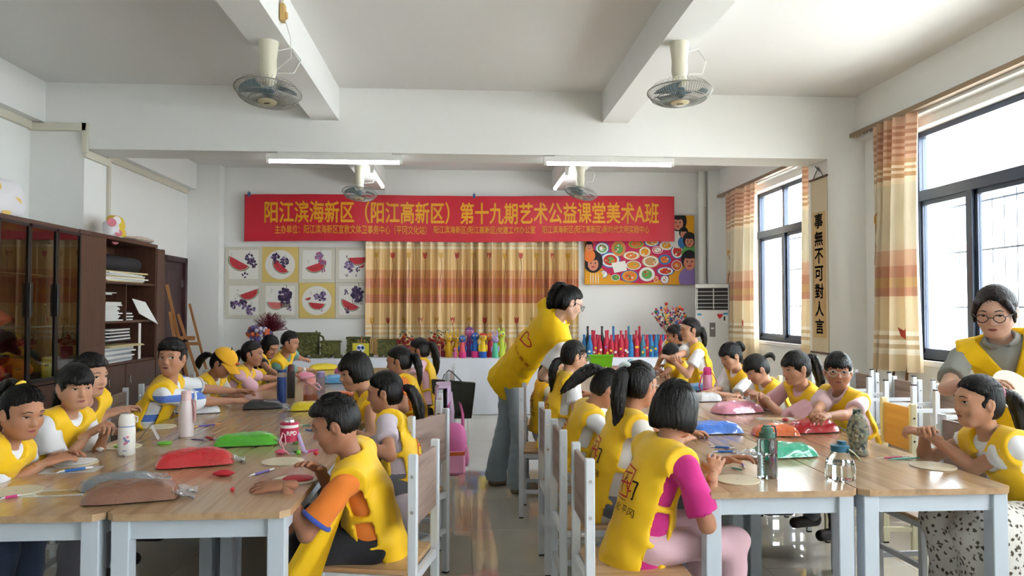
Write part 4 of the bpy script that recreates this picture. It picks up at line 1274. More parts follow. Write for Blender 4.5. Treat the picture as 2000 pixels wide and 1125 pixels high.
        if vneck:
            for sd in (-1, 1):
                g = G(); n_ = 6; pts_l = []
                for i in range(n_ + 1):
                    t = i / n_; z_ = TL - vneck + (vneck + .02 * s) * t; xi = (vneck + .02 * s) * t * .50
                    for k_ in range(4):
                        pts_l.append(P + r * sd * (xi + .004 + .075 * s * t ** .6 * k_ / 3) + tu * (z_ - .035 * s * (k_ / 3) * t))
                hitp, dn = g2.hit(np.array(pts_l) + tf * .22, -tf, .4)
                hitp = np.where(dn[:, None], hitp, np.array(pts_l) + tf * .06 * s)
                hitp = hitp + tf * .009
                A_ = [q - org for q in hitp]
                fs = [(i * 4 + k_, i * 4 + k_ + 1, (i + 1) * 4 + k_ + 1, (i + 1) * 4 + k_) for i in range(n_) for k_ in range(3)]
                g.add(A_, fs); g.add([q - tf * .006 for q in A_], [q[::-1] for q in fs]); g.build('lapel', vm, vo, angle=80)
            g = G(); zp = [P + tu * (TL - vneck - q) for q in np.linspace(0, .22, 9)]
            zh, dn = g2.hit(np.array(zp) + tf * .22, -tf, .4); g.tube([q + tf * .002 - org for q in zh], .0035, 5); g.build('zip', mat('zip_dark', (60, 56, 50), .4, metal=.5), vo)
        if emblem:
            g = G()
            if emblem in ('vest', 'heart'):
                bk = nrm(-tf)
                emblem_back(g, g2, P + tu * TL * (.50 if emblem == 'heart' else .40), -r * -1 if False else (np.cross(tu, bk)), tu, bk, s, emblem if emblem == 'vest' else 'heart')
            else:
                emblem_back(g, g2, P + tu * TL * .22 - r * .02 * s, -r, tu, tf, s, 'front')
            if g.v:
                g.v = [tuple(np.array(q) - org) for q in g.v]
                g.build('emblem', [EMB_R, EMB_K], vo, smooth=False)
    if collar is not None:
        g3 = SDF(.006, *bounds([N, N + tu * .03], .12 * s))
        g3.ell(N + tu * .012 * s + tf * .012 * s, (r, tf, tu), (.070 * s, .072 * s, .034 * s), .01)
        g3.ell(N + tu * .05 * s + tf * .035 * s, (r, tf, tu), (.050 * s, .056 * s, .075 * s), .006, 's')
        V, Q = g3.net(); emit('collar', V, Q, [collar])
    # ---- trousers, skirt, shoes
    if pants is not None and legs:
        allp = [q for a in hj.values() for q in a[:3]] + [P]
        g4 = SDF(0.0115 * lod, *bounds(allp, .14 * s))
        g4.cap(P - r * .035 * s, P + r * .035 * s, (.090 if not stand else .098) * s, None, .03, flat=fl(1.1))
        if stand: g4.cap(P + tu * .05 * s, P - UP * .06 * s, .088 * s, .100 * s, .03, flat=(f, 1.15))
        for sd in (-1, 1):
            hip, kn, ank, fd = hj[sd]
            if skirt: g4.cap(hip, kn + f * .02, .098 * s, .105 * s, .06); g4.cap(kn, ank + UP * .1, .10 * s, .12 * s, .06)
            elif shorts: g4.cap(hip, hip + (kn - hip) * .8, .074 * s, .072 * s, .03)
            else:
                g4.cap(hip, kn, .068 * s, .056 * s, .03)
                g4.cap(kn, ank + UP * .0, .056 * s, (.075 if hq.get('flare') else .052) * s, .02)
        Xl, Yl, Zl = g4.loc(P, (r, f, UP))
        g4.F += (.0035 * np.sin(Zl * 45 + Yl * 30 + 2 * np.sin(Xl * 30))).astype(np.float32)
        if not shorts:
            g4.plane((0, 0, max(.025, min(a[2][2] for a in hj.values()) - .045)), (0, 0, -1))
        V, Q = g4.net(); V = smooth_pts(V, Q, 1, .3)
        emit('skirt' if skirt else ('shorts' if shorts else 'trousers'), V, Q, [pants])
    if legs:
        for sd in (-1, 1):
            hip, kn, ank, fd = hj[sd]; g5 = SDF(.009, *bounds([ank - UP * .05, ank + fd * .14 * s], .07))
            zf = max(ank[2] - .07 * s, 0.0) + .03
            a0 = V3(ank[0], ank[1], zf) - fd * .02 * s
            g5.cap(a0, a0 + fd * .14 * s, .036 * s, .032 * s, .02); g5.cap(a0 + UP * .02, ank, .036 * s, .032 * s, .02)
            g5.plane((0, 0, zf - .028), (0, 0, -1))
            V, Q = g5.net(); emit('shoe', V, Q, [mat('shoe_dark', (52, 48, 48), .6) if not adult else mat('shoe_tan', (150, 134, 116), .6)])
    if glasses is not None:
        g = G()
        for sd in (-1, 1):
            ring = [hp(sd * .033 + .023 * math.cos(a), .103 - .006 * abs(math.cos(a)), -.003 + .0185 * math.sin(a)) - org for a in np.linspace(0, 2 * math.pi, 17)]
            g.tube(ring, .0022 * hs, 5, caps=False)
            g.tube([hp(sd * .056, .098, .004) - org, hp(sd * .077, .06, .003) - org, hp(sd * .083, -.005, .0) - org], .002 * hs, 5)
        g.tube([hp(-.011, .103, .0) - org, hp(0, .106, .003) - org, hp(.011, .103, .0) - org], .0022 * hs, 5)
        go = g.build('glasses', glasses, root)
        for sd in (-1, 1):
            l = G(); l.poly([hp(sd * .033 + .022 * math.cos(a), .1022, -.003 + .0175 * math.sin(a)) - org for a in np.linspace(0, 2 * math.pi, 17)[:-1]])
            l.build('lens', mat('clear_lens', (255, 255, 255), .02, trans=1.0, ior=1.02), go)
    return dict(vest=g2 if vest else None, root=root, hp=hp, org=org, arms=arms, N=N, P=P, tu=tu, tf=tf, r=r, hax=hax, hs=hs)
# ================================================================ furniture
OAK = ramp_wood('oak_laminate', [(152, 122, 90), (170, 139, 105), (181, 151, 117), (163, 133, 100)], (22, 1.4, 22), 0.26, coat=0.45)
OAKX = ramp_wood('oak_seat', [(164, 126, 86), (196, 160, 118), (180, 144, 102)], (2.0, 24, 24), 0.35)
WALN = ramp_wood('grey_walnut_panel', [(112, 92, 84), (150, 128, 118), (132, 110, 100)], (24, 2.0, 24), 0.45)
HONEY = ramp_wood('honey_panel', [(190, 142, 78), (208, 164, 98)], (24, 2.0, 24), 0.45)
TFRAME = mat('table_white_steel', (188, 198, 208), 0.32)
EDGE = mat('table_edge_band', (150, 124, 92), .4)

def make_table():
    t = thing('table', 'x', 'table')
    W, L = .592, 1.192
    g = G()
    b = .03
    pts = [(-W / 2 + b, -L / 2), (W / 2 - b, -L / 2), (W / 2, -L / 2 + b), (W / 2, L / 2 - b), (W / 2 - b, L / 2), (-W / 2 + b, L / 2), (-W / 2, L / 2 - b), (-W / 2, -L / 2 + b)]
    g.prism([(x, y, .727) for x, y in pts], (0, 0, .023)); g.build('tabletop', OAK, t)
    g = G()
    for x in (-W / 2 + .045, W / 2 - .045): g.box(x - .014, -L / 2 + .07, .66, x + .014, L / 2 - .07, .727)
    for y in (-L / 2 + .045, L / 2 - .045): g.box(-W / 2 + .07, y - .014, .66, W / 2 - .07, y + .014, .727)
    g.build('apron', TFRAME, t)
    for sx in (-1, 1):
        for sy in (-1, 1):
            g = G(); x = sx * (W / 2 - .045); y = sy * (L / 2 - .045); g.cbox(x - .029, y - .029, .012, x + .029, y + .029, .727, .003)
            lg = g.build('leg', TFRAME, t); g = G(); g.box(x - .027, y - .027, 0, x + .027, y + .027, .012); g.build('foot_cap', BLACK, lg)
    return t
tp = make_table(); used = [False]
def table(x, y, label, group):
    o = tp if not used[0] else copy_tree(tp); used[0] = True
    o.location = (x, y, 0); tag(o, label, 'table', group); return o
LX = (-1.470, -.872); RX = (1.165, 1.763)
ordn = ['nearest', 'second nearest', 'middle', 'second farthest', 'farthest']
for i in range(5):
    table(LX[0], 3.11 + 1.196 * i, 'oak topped white table, %s of the outer column by the cabinets' % ordn[i], 'oak tables of the left group')
    table(LX[1], 3.11 + 1.196 * i, 'oak topped white table, %s of the left group column along the aisle' % ordn[i], 'oak tables of the left group')
    table(RX[0], 3.265 + 1.196 * i, 'oak topped white table, %s of the right group column along the aisle' % ordn[i], 'oak tables of the right group')
    table(RX[1], 3.265 + 1.196 * i, 'oak topped white table, %s of the outer column by the windows' % ordn[i], 'oak tables of the right group')

def make_chair(panel, seatm, frm):
    c = thing('chair', 'x', 'chair')
    g = G(); g.cbox(-.175, -.18, .435, .19, .18, .455, .006); g.build('seat', seatm, c)
    g = G(); g.cbox(-.196, -.150, .61, -.178, .150, .855, .004); g.build('backrest', panel, c)
    g = G()
    for sy in (-1, 1): g.box(-.17, sy * .16 - .011, .405, .16, sy * .16 + .011, .435)
    for x in (-.187, .165): g.box(x - .011, -.15, .405, x + .011, .15, .435)
    g.build('seat_frame', frm, c)
    for sy in (-1, 1):
        g = G(); g.cbox(-.204, sy * .165 - .0135, .008, -.170, sy * .165 + .0135, .88, .003); lg = g.build('leg', frm, c)
        g = G(); g.box(-.202, sy * .165 - .012, 0, -.172, sy * .165 + .012, .008); g.build('foot_cap', BLACK, lg)
        for z in (.67, .80):
            g = G(); g.cyl((-.187, sy * .150, z), (-.187, sy * .182, z), .006, n=8); g.build('bolt', CHROME, lg)
        g = G(); g.cbox(.150, sy * .165 - .0135, .008, .180, sy * .165 + .0135, .435, .003); lg = g.build('leg', frm, c)
        g = G(); g.box(.152, sy * .165 - .012, 0, .178, sy * .165 + .012, .008); g.build('foot_cap', BLACK, lg)
        g = G(); g.box(-.17, sy * .165 - .009, .165, .15, sy * .165 + .009, .19); g.build('stretcher', frm, c)
        g = G(); g.cyl((-.10, sy * .172, .42), (-.10, sy * .1745, .42), .006, n=8); g.build('bolt', CHROME, c)
    for x in (-.187, .165):
        g = G(); g.box(x - .009, -.155, .215, x + .009, .155, .24); g.build('stretcher', frm, c)
    return c
CH = {'w': make_chair(WALN, OAKX, WMETAL), 'h': make_chair(HONEY, OAKX, mat('cream_powder_coat', (214, 208, 176), .35))}
chu = {'w': False, 'h': False}
def chair(x, y, deg, label, kind='w', group='chairs at the tables', flip=None):
    o = CH[kind] if not chu[kind] else copy_tree(CH[kind]); chu[kind] = True
    o.location = (x, y, 0); o.rotation_euler = (0, 0, math.radians(deg)); tag(o, label, 'chair', group)
    if flip is not None:
        o.rotation_euler = (math.pi, 0, math.radians(deg)); o.location = (x, y, flip)
    return o
# right group, backs to the aisle
chair(.640, 2.83, 0, 'nearest aisle chair of the right group under the child in pink', group='aisle chairs right group')
chair(.630, 3.47, 0, 'aisle chair under the girl with the white scrunchie', group='aisle chairs right group')
chair(.635, 4.13, 0, 'aisle chair under the girl bending low with a loose ponytail', group='aisle chairs right group')
chair(.60, 5.20, -8, 'aisle chair with its back against the bending volunteer', group='aisle chairs right group')
chair(.635, 6.35, 0, 'aisle chair beyond the bending volunteer', group='aisle chairs right group')
# left group, backs to the aisle
chair(-.335, 2.98, 168, 'nearest aisle chair of the left group under the boy in orange', group='aisle chairs left group')
chair(-.340, 4.00, 150, 'turned aisle chair with the pink backpack hung on it', group='aisle chairs left group')
chair(-.335, 4.58, 180, 'aisle chair of the child with short bobbed hair', group='aisle chairs left group')
chair(-.335, 5.20, 178, 'aisle chair with a lilac jacket over its back', group='aisle chairs left group')
chair(-.30, 6.45, 172, 'aisle chair with the dark tote bag hung on its back', group='aisle chairs left group')
chair(-.28, 7.25, 180, 'farthest aisle chair of the left group near the display table', group='aisle chairs left group')
# left group, cabinet side
chair(-2.08, 3.02, 0, 'chair by the glass cabinet under the leftmost girl', group='cabinet side chairs')
chair(-2.10, 3.62, 0, 'chair by the glass cabinet under the girl with straight fringe', group='cabinet side chairs')
chair(-2.12, 4.22, 0, 'chair by the cabinet under the plump faced boy', group='cabinet side chairs')
chair(-2.10, 5.10, 6, 'empty chair between the plump faced boy and the striped boy', group='cabinet side chairs')
chair(-2.12, 4.72 + .95, 0, 'chair behind the boy in the striped shirt', group='cabinet side chairs')
chair(-2.10, 6.30, 0, 'chair under the girl in the yellow cap', group='cabinet side chairs')
chair(-2.10, 6.92, 0, 'chair under the girl in the pink tee', group='cabinet side chairs')
chair(-2.10, 7.55, 0, 'chair under the girl with hair over her face', group='cabinet side chairs')
# right group, window side
chair(2.46, 2.98, 176, 'chair under the near girl in the floral skirt', group='window side chairs')
chair(2.27, 3.50, 183, 'empty walnut backed chair pushed in at the window side', group='window side chairs')
chair(2.36, 4.24, 176, 'honey backed cream chair of the girl in glasses', 'h', group='window side chairs')
chair(2.36, 4.80, 180, 'chair under the girl with the pink scrunchie', group='window side chairs')
chair(2.36, 5.40, 180, 'chair under the girl with the small tufted ponytail', group='window side chairs')
chair(2.36, 6.02, 180, 'honey backed chair beside the standing girl', 'h', group='window side chairs')
chair(2.30, 7.60, 180, 'farthest window side chair near the air conditioner', group='window side chairs')
# chairs stacked by the window: one upright, one upturned on its seat
stk = [(3.18, 4.35), (3.22, 4.98), (3.26, 5.60), (3.28, 6.22)]
wh = ['nearest', 'second', 'third', 'farthest']
for (x, y), n in zip(stk, wh):
    chair(x, y, 180, 'upright base chair of the %s stacked pair below the window' % n, group='chairs stacked by the window')
    chair(x - .02, y, 0, 'upturned chair with legs in the air, %s stacked pair below the window' % n, group='chairs stacked by the window', flip=.455 + .4555)

# ---------------------------------------------------------------- cabinets on the left
CX0, CX1 = -3.46, -3.05
DARKM = mat('dark_glass_frame', (26, 26, 28), .35)
TINT = mat('tinted_cabinet_glass', (216, 212, 200), .01, trans=1.0, ior=1.45)
cb = thing('glass_cabinet', 'dark walnut cabinet with tall tinted glass doors', 'cabinet', (CX0, 0, 0))
Y0, Y1 = 4.36, 6.10; D = CX1 - CX0
g = G(); g.box(0, Y0, .06, .012, Y1, 2.02); g.box(0, Y0, 2.02, D, Y1, 2.05); g.box(0, Y0, .86, D - .02, Y1, .885); g.box(0, Y0, 0, D - .03, Y1, .06)
for y in (Y0, Y1 - .018): g.box(0, y, .06, D - .003, y + .018, 2.02)
g.build('carcass', WOODDK, cb)
for z in (1.28, 1.66):
    g = G(); g.box(.02, Y0 + .02, z, D - .05, Y1 - .02, z + .008); g.build('glass_shelf', mat('shelf_glass', (210, 228, 222), .02, trans=.9, ior=1.3), cb)
ed = [4.36, 4.70, 5.05, 5.405, 5.755, 6.10]
for i in range(5):
    a, b = ed[i] + .002, ed[i + 1] - .002
    dr = thing('x', None, None); bpy.data.objects.remove(dr)
    g = G(); fw_ = .018
    g.box(D - .004, a, .89, D + .016, a + fw_, 2.018); g.box(D - .004, b - fw_, .89, D + .016, b, 2.018); g.box(D - .004, a, .89, D + .016, b, .915); g.box(D - .004, a, 1.995, D + .016, b, 2.018)
    dr = g.build('glass_door', DARKM, cb)
    G().box(D + .003, a + fw_, .915, D + .007, b - fw_, 1.995).build('pane', TINT, dr)
    if i in (0, 2, 3): g = G(); g.cbox(D + .016, b - .022, 1.36, D + .034, b + .012, 1.60, .003); g.build('handle', BLACK, dr)
    for z in (1.0, 1.45, 1.9):
        g = G(); g.cyl((D - .02, b - .04, z), (D - .02, b - .09, z), .006, n=8); g.build('hinge', CHROME, dr)
for a, b in ((4.36, 5.23), (5.23, 6.10)):
    dr = G().cbox(D - .02, a + .003, .065, D, b - .003, .855, .002).build('lower_door', WOODDK, cb)
    g = G(); g.cyl((D, b - .06, .72), (D + .02, b - .06, .72), .01, n=10); g.build('knob', CHROME, dr)
# bookcase beside it
bk = thing('bookcase', 'dark walnut bookcase with open shelves and a closed side door', 'cabinet', (CX0, 0, 0))
S0, S1 = 6.55, 7.57
g = G(); g.box(0, 6.104, 0, .012, 7.78, 2.02); g.box(0, 6.104, 2.02, D + .004, 7.60, 2.052); g.box(0, 6.104, 0, D - .03, 7.78, .06)
for y in (6.104, S0 - .018, S1, 7.762): g.box(0, y, .06, D - .003, y + .018, 2.02)
g.build('carcass', WOODDK, bk)
for z in (1.66, 1.31, .94): G().box(.012, S0, z - .02, D - .012, S1, z).build('shelf', WOODDK, bk)
G().box(.012, 6.97, 1.31, D - .02, 6.985, 1.64).build('divider', WOODDK, bk); G().box(.012, 7.23, .94, D - .02, 7.245, 1.29).build('divider', WOODDK, bk)
sd = G().cbox(D - .018, 6.122, .065, D + .004, 6.534, 2.018, .002).build('side_door', WOODDK, bk)
g = G(); g.cyl((D, 6.40, 1.12), (D + .01, 6.40, 1.12), .006, n=8); g.build('lock', CHROME, sd)
G().cbox(D - .018, 7.592, .065, D + .006, 7.778, 2.015, .002).build('end_panel', WOODDK, bk)
for a, b in ((6.535, 6.94), (6.945, 7.585)):
    dr = G().cbox(D - .018, a + .003, .065, D + .002, b - .003, .915, .002).build('lower_door', WOODDK, bk)
    g = G(); g.cyl((D, a + .06, .80), (D + .018, a + .06, .80), .009, n=10); g.tube([(D + .015, a + .06, .80), (D + .02, a + .06, .74)], .004, 5); g.build('lock_key', CHROME, dr)

# soft bundles: a closed cushion of cloth or film
def blob(g, c, rx, ry, rz, seed, p=2.6, wr=.06, rot=0.0, n=22, k=14, m=0, flat=False):
    q = random.Random(seed); a1, a2, a3 = q.uniform(0, 6), q.uniform(0, 6), q.uniform(0, 6)
    ca, sa = math.cos(rot), math.sin(rot); v = []
    sg = lambda t, e: math.copysign(abs(t) ** e, t)
    for i in range(k + 1):
        th = -math.pi / 2 + math.pi * i / k
        for j in range(n):
            ph = 2 * math.pi * j / n
            x = sg(math.cos(th), 2 / p) * sg(math.cos(ph), 2 / p); y = sg(math.cos(th), 2 / p) * sg(math.sin(ph), 2 / p); z = sg(math.sin(th), .95)
            w = 1 + wr * (math.sin(4 * x + 3 * y + a1) + .7 * math.sin(9 * y - 5 * x + a2) + .5 * math.sin(13 * x + 7 * z + a3))
            pinch = 1 - .72 * max(abs(x) ** 4, abs(y) ** 5)
            z2 = z * pinch * w
            if flat and z2 < 0: z2 = max(z2, -.98) 
            x, y = x * rx * (1 + wr * .3 * math.sin(7 * y + a2)), y * ry * (1 + wr * .3 * math.sin(6 * x + a1))
            v.append((c[0] + x * ca - y * sa, c[1] + x * sa + y * ca, c[2] + z2 * rz))
    f = [(i * n + j, i * n + (j + 1) % n, (i + 1) * n + (j + 1) % n, (i + 1) * n + j) for i in range(k) for j in range(n)]
    if flat:
        zmin = c[2] - rz * .45
        v = [(a, b, max(z_, zmin)) for a, b, z_ in v]
    g.add(v, f, m)
def bundle(name, label, cat, c, r3, seed, m, rot=0.0, group=None, p=2.6, wr=.07):
    t = G(); blob(t, (0, 0, r3[2]), *r3, seed, p, wr, rot, flat=False); o = t.build(name, m, None, label, cat, group, loc=c, angle=70); return o
FOIL = mat('red_plastic_bag', (176, 20, 34), .25, coat=.5, bump=.4, bscale=18); FOILD = mat('dark_red_cloth', (96, 20, 24), .7); ORNG = mat('orange_cloth', (190, 84, 24), .7)
for i, (y, z, r3, m, lb) in enumerate([(4.95, 1.289, (.13, .17, .07), FOIL, 'red wrapped bundle on the upper cabinet glass shelf, left'), (5.30, 1.289, (.13, .16, .06), mat('red_white_cloth', (190, 50, 46), .7), 'red and white cloth bundle on the upper glass shelf'),
        (5.03, .886, (.14, .19, .10), FOIL, 'glossy red bag low in the glass cabinet, left'), (5.30, .886, (.12, .11, .09), mat('red_film', (186, 24, 46), .2, coat=.5, bump=.4, bscale=18), 'bright red film bag low behind the first glass door'),
        (5.58, .886, (.13, .13, .09), ORNG, 'orange and red cloth bundle low in the glass cabinet'), (5.05, 1.087, (.12, .16, .07), FOIL, 'red bag piled on another in the glass cabinet'), (5.62, 1.067, (.11, .10, .07), FOILD, 'dark red velvet bundle behind the glass door')]):
    bundle('wrapped_bundle', lb, 'bundle', (CX0 + .2, y, z), r3, 30 + i, m, group='bundles in the glass cabinet')
bundle('cloth_pad', 'yellow pad tucked behind red bundles in the cabinet', 'pad', (CX0 + .12, 5.12, 1.43), (.06, .12, .03), 5, mat('pad_yellow', (206, 160, 40), .7))
g = G(); g.box(0, -.07, 0, .012, .07, .16); g.build('photo_card', mat('card_yellow', (190, 178, 60), .6), None, 'small yellow picture card behind the third glass door', 'card', loc=(CX0 + .25, 5.95, .886))
# things on the open shelves
SH = lambda y, z, x=.2: (CX0 + x, y, z)
PAPW = mat('sheet_paper_white', (214, 214, 210), .75); PAPC = mat('sheet_paper_cream', (206, 190, 142), .75); BLKP = mat('black_card', (34, 34, 38), .6)
g = G(); g.tube([(0, -.36, 0), (0, .36, 0)], .072, 22, caps=False); g.tube([(0, -.36, 0), (0, .36, 0)], .066, 22, caps=False); g.tube([(0, -.34, 0), (.0, .34, 0)], .05, 18, caps=False)
g.build('paper_roll', BLKP, None, 'thick roll of black card on the top bookcase shelf', 'roll', loc=(CX0 + .28, 7.02, 1.83), angle=60)
def sheets(label, y, z, n, w, d, m, seed, x=.20, th=.006, name='paper_stack', rz=0.0, cat='papers', spread=.03):
    r = thing(name, label, cat, SH(y, z, x), rz); q = random.Random(seed)
    for i in range(n):
        g = G(); dx, dy, a = q.uniform(-spread, spread) * .6, q.uniform(-spread, spread), q.uniform(-.08, .08)
        g.obox((dx, dy, (i + .5) * th), (V3(math.cos(a), math.sin(a), 0), V3(-math.sin(a), math.cos(a), 0), UP), (d / 2, w / 2, th * .46))
        g.build('sheet', m[i % len(m)], r)
    return r
sheets('folded white cloths and papers under the black roll', 7.02, 1.66, 7, .80, .34, [PAPC, PAPW, PAPW], 1, th=.0135)
sheets('stack of white drawing papers on the second shelf, left', 6.75, 1.31, 14, .32, .32, [PAPW], 2, th=.012)
bundle('cloth_pouch', 'yellow and black pouch on the white drawing papers', 'pouch', SH(6.74, 1.48), (.10, .11, .03), 3, mat('pouch_yellow', (206, 172, 20), .5))
sheets('papers lying on top of the yellow pouch', 6.74, 1.542, 3, .28, .26, [PAPW], 4, th=.007)
bundle('film_bag', 'crumpled clear film bag on the second shelf', 'bag', SH(6.70, 1.565), (.09, .08, .045), 6, mat('clear_film', (190, 196, 200), .15, spec=.8, alpha=.55), p=2.1, wr=.16)
bundle('foil_balloon', 'crumpled silver foil balloon on the second shelf', 'balloon', SH(7.12, 1.392, .27), (.05, .085, .12), 7, mat('silver_foil', (180, 182, 184), .2, metal=.9, bump=.6, bscale=22), p=2.1, wr=.14)
sheets('dark framed pads beside the divider on the second shelf', 7.10, 1.31, 6, .20, .3, [PAPW, BLKP], 8, th=.014)
bd = [atX(258, 583, -3.10), atX(284, 590, -3.04), atX(309, 633, -2.99), atX(272, 612, -3.06)]; b0_ = bd[0].copy()
g = G(); g.prism([q - b0_ for q in bd], (-.004, .003, -.002)); g.build('drawing_board', PAPW, None, 'white drawing board leaning out of the second shelf', 'board', loc=b0_)
sheets('stack of dark edged portfolios on the third shelf', 6.88, 1.124, 8, .56, .34, [BLKP, PAPW], 9, th=.014, rz=.1)
sheets('cream mounted grape picture on top of papers on the third shelf', 6.98, 1.075, 4, .56, .36, [PAPC], 10, th=.0045, x=.24, rz=-.12)
sheets('pile of film wrapped papers at the bottom shelf', 6.88, .94, 9, .62, .34, [PAPW, mat('grey_film_paper', (150, 156, 164), .4), PAPW], 11, th=.0145)
bundle('film_bag', 'grey film bag at the right end of the bottom shelf', 'bag', SH(7.42, .94), (.12, .12, .05), 12, mat('grey_film_paper', (150, 156, 164), .4), wr=.14)
g = G(); g.cbox(-.02, -.035, 0, .02, .035, .34, .004); g.build('plastic_profile', PLASTIC_W, None, 'white plastic profile standing on the bottom shelf', 'profile', loc=SH(7.29, .94, .36))
# cushions on top of the cabinets (plain, no characters)
CUSHW = cloth('cushion_white', (224, 220, 222)); CUSHY = cloth('cushion_yellow', (222, 188, 62))
def cushion(label, p, w, h_, m, m2, rz, tilt):
    r = thing('cushion', label, 'cushion', p, rz)
    g = G(); blob(g, (0, 0, 0), w / 2, h_ / 2, .06, int(w * 1000), 3.2, .03); R_ = Matrix.Rotation(math.pi / 2 - tilt, 4, 'X')
    g.v = [tuple(R_ @ Vector(q) + Vector((0, 0, h_ / 2 * math.cos(tilt) + .005))) for q in g.v]; g.build('pillow', m, r, angle=80)
    g = G(); n = nrm((0, -math.cos(tilt), math.sin(tilt)))
    for i, (a, b, rr) in enumerate(((-.1, .05, .05), (.08, -.04, .04), (.0, -.12, .035))):
        c = V3(a * w / .4, 0, h_ / 2 + b) + n * .059; g.ell(c, (rr, .004, rr * .8), 12, 6)
    g.build('patch', m2, r)
cushion('white pillow with pastel patches leaning on top of the glass cabinet', (-3.20, 5.34, 2.052), .34, .28, CUSHW, mat('patch_pastel', (226, 190, 110), .8), 1.15, .25)
cushion('small yellow cushion standing on top of the bookcase', (-3.25, 7.16, 2.054), .20, .24, CUSHY, mat('patch_white', (226, 224, 220), .8), 1.2, .2)
cushion('small white cushion beside the yellow one on the bookcase', (-3.20, 6.95, 2.054), .16, .16, CUSHW, mat('patch_pink', (206, 120, 130), .8), 1.1, .2)
bundle('cushion', 'flat white cushion with orange patch lying on the bookcase', 'cushion', (-3.14, 7.36, 2.053), (.12, .22, .028), 15, mat('cushion_print', (214, 196, 180), .8, var=.25, vscale=14))

# ---------------------------------------------------------------- easel
e = thing('easel', 'folded wooden painting easel leaning in the corner by the door', 'easel', (-3.45, 9.55, 0))
for a, b, w in (((-.2, .05, 0), (-.5 + .35, .1, 1.0), .03), ((.28, .1, 0), (-.12, .0, 1.35), .03), ((.12, .02, 0), (-.28, .05, 1.72), .032), ((.02, 0, 0), (-.22, .0, 1.38), .03), ((.36, .12, 0), (-.0, .05, 1.48), .026)):
    g = G(); g.bar(a, b, w, w * .8); g.build('leg', PINE, e)
g = G(); g.bar((-.16, .0, .98), (.14, .0, .98), .05, .04); g.bar((-.1, -.03, 1.05), (.1, -.03, 1.05), .035, .05); g.build('crossbar', PINE, e)
g = G(); g.cyl((-.02, -.05, 1.02), (-.02, .02, 1.02), .02, n=10); g.build('knob', BLACK, e)

# ---------------------------------------------------------------- display table at the back wall
CLOTHW = mat('white_tablecloth', (224, 227, 236), .8, bump=.1, bscale=10)
TX0, TX1, TY0, TY1 = -2.80, 2.72, 9.98, 10.80
dt = thing('display_table', 'long display table under the banner', 'table', (0, 10.4, 0))
g = G(); g.cbox(TX0 + .02, -.38, .715, TX1 - .02, .38, .744, .003); g.build('tabletop', TFRAME, dt)
for x in (TX0 + .1, -1.0, 1.0, TX1 - .1):
    for y in (-.34, .34): g = G(); g.box(x - .02, y - .02, 0, x + .02, y + .02, .715); g.build('leg', TFRAME, dt)
g = G()
def skirt_fn(u, v):
    x = TX0 + (TX1 - TX0) * u; w = .010 * math.sin(x * 14 + .8 * math.sin(x * 3)) * v + .004 * math.sin(x * 31) * v
    return (x, TY0 - .004 - .012 * v + w, .75 - .745 * v)
g.grid(skirt_fn, 160, 6); g.grid(lambda u, v: (TX0 + (TX1 - TX0) * u, TY0 - .004 + (TY1 - TY0) * v, .7505), 40, 4)
for x, sgn in ((TX0, -1), (TX1, 1)): g.grid(lambda u, v: (x + sgn * (.002 + .02 * v * math.sin(u * 18) ** 2), TY0 + (TY1 - TY0) * u, .75 - .745 * v), 20, 4)
g.build('tablecloth', CLOTHW, None, 'white cloth hanging to the floor over the display table', 'tablecloth', angle=80)
ZT = .7515
def onT(px, Y): 
    p = atY(px, 690, Y); return (p[0], Y, ZT)
# painted bottles
BR = mat('bottle_paint_red', (192, 40, 66), .6, bump=.15, bscale=60); BB = mat('bottle_paint_blue', (46, 120, 178), .6, bump=.15, bscale=60); BT = mat('bottle_paint_teal', (60, 134, 158), .6, bump=.15, bscale=60); BKK = mat('bottle_black_glass', (24, 26, 30), .2)
STARY = mat('clay_yellow', (230, 190, 40), .6); STARW = mat('clay_white', (226, 220, 214), .6); STARG = mat('clay_green', (70, 120, 60), .6); STARP = mat('clay_violet', (140, 110, 190), .6)
prof_a = [(.034, 0), (.037, .006), (.037, .15), (.033, .175), (.017, .215), (.0135, .23), (.0135, .285), (.016, .287), (.016, .30), (.0, .301)]
prof_b = [(.034, 0), (.036, .005), (.035, .13), (.030, .155), (.016, .20), (.014, .235), (.016, .237), (.016, .25), (.0, .251)]
def bottle(px, Y, col, tall, deco, label, cn):
    p = onT(px, Y); r = thing('painted_bottle', label, 'bottle', p, group='painted bottles on the display table')
    k = 1.40 if tall == 2 else 1.22
    g = G(); g.lathe((0, 0, 0), [(a * 1.1, z * k) for a, z in (prof_a if tall else prof_b)], 16); g.build('bottle_body', col, r)
    if deco:
        for i, (dz, m) in enumerate(deco):
            g = G(); x = (-.012, .012, 0)[i % 3]; y0 = -.0415
            st = [(x + (.024 if q % 2 == 0 else .012) * math.sin(q * math.pi / 5), y0, dz * 1.15 + (.024 if q % 2 == 0 else .012) * math.cos(q * math.pi / 5)) for q in range(10)]
            g.prism(st[::-1], (0, .006, 0)); g.build('clay_star', m, r)
        g = G(); g.tube([(.040 * math.sin(a) * 1.02, -.040 * math.cos(a) * 1.02, .05 + .03 * a) for a in np.linspace(-1.2, 1.2, 9)], .003, 5); g.build('clay_vine', BKK if len(deco) % 2 else STARG, r)
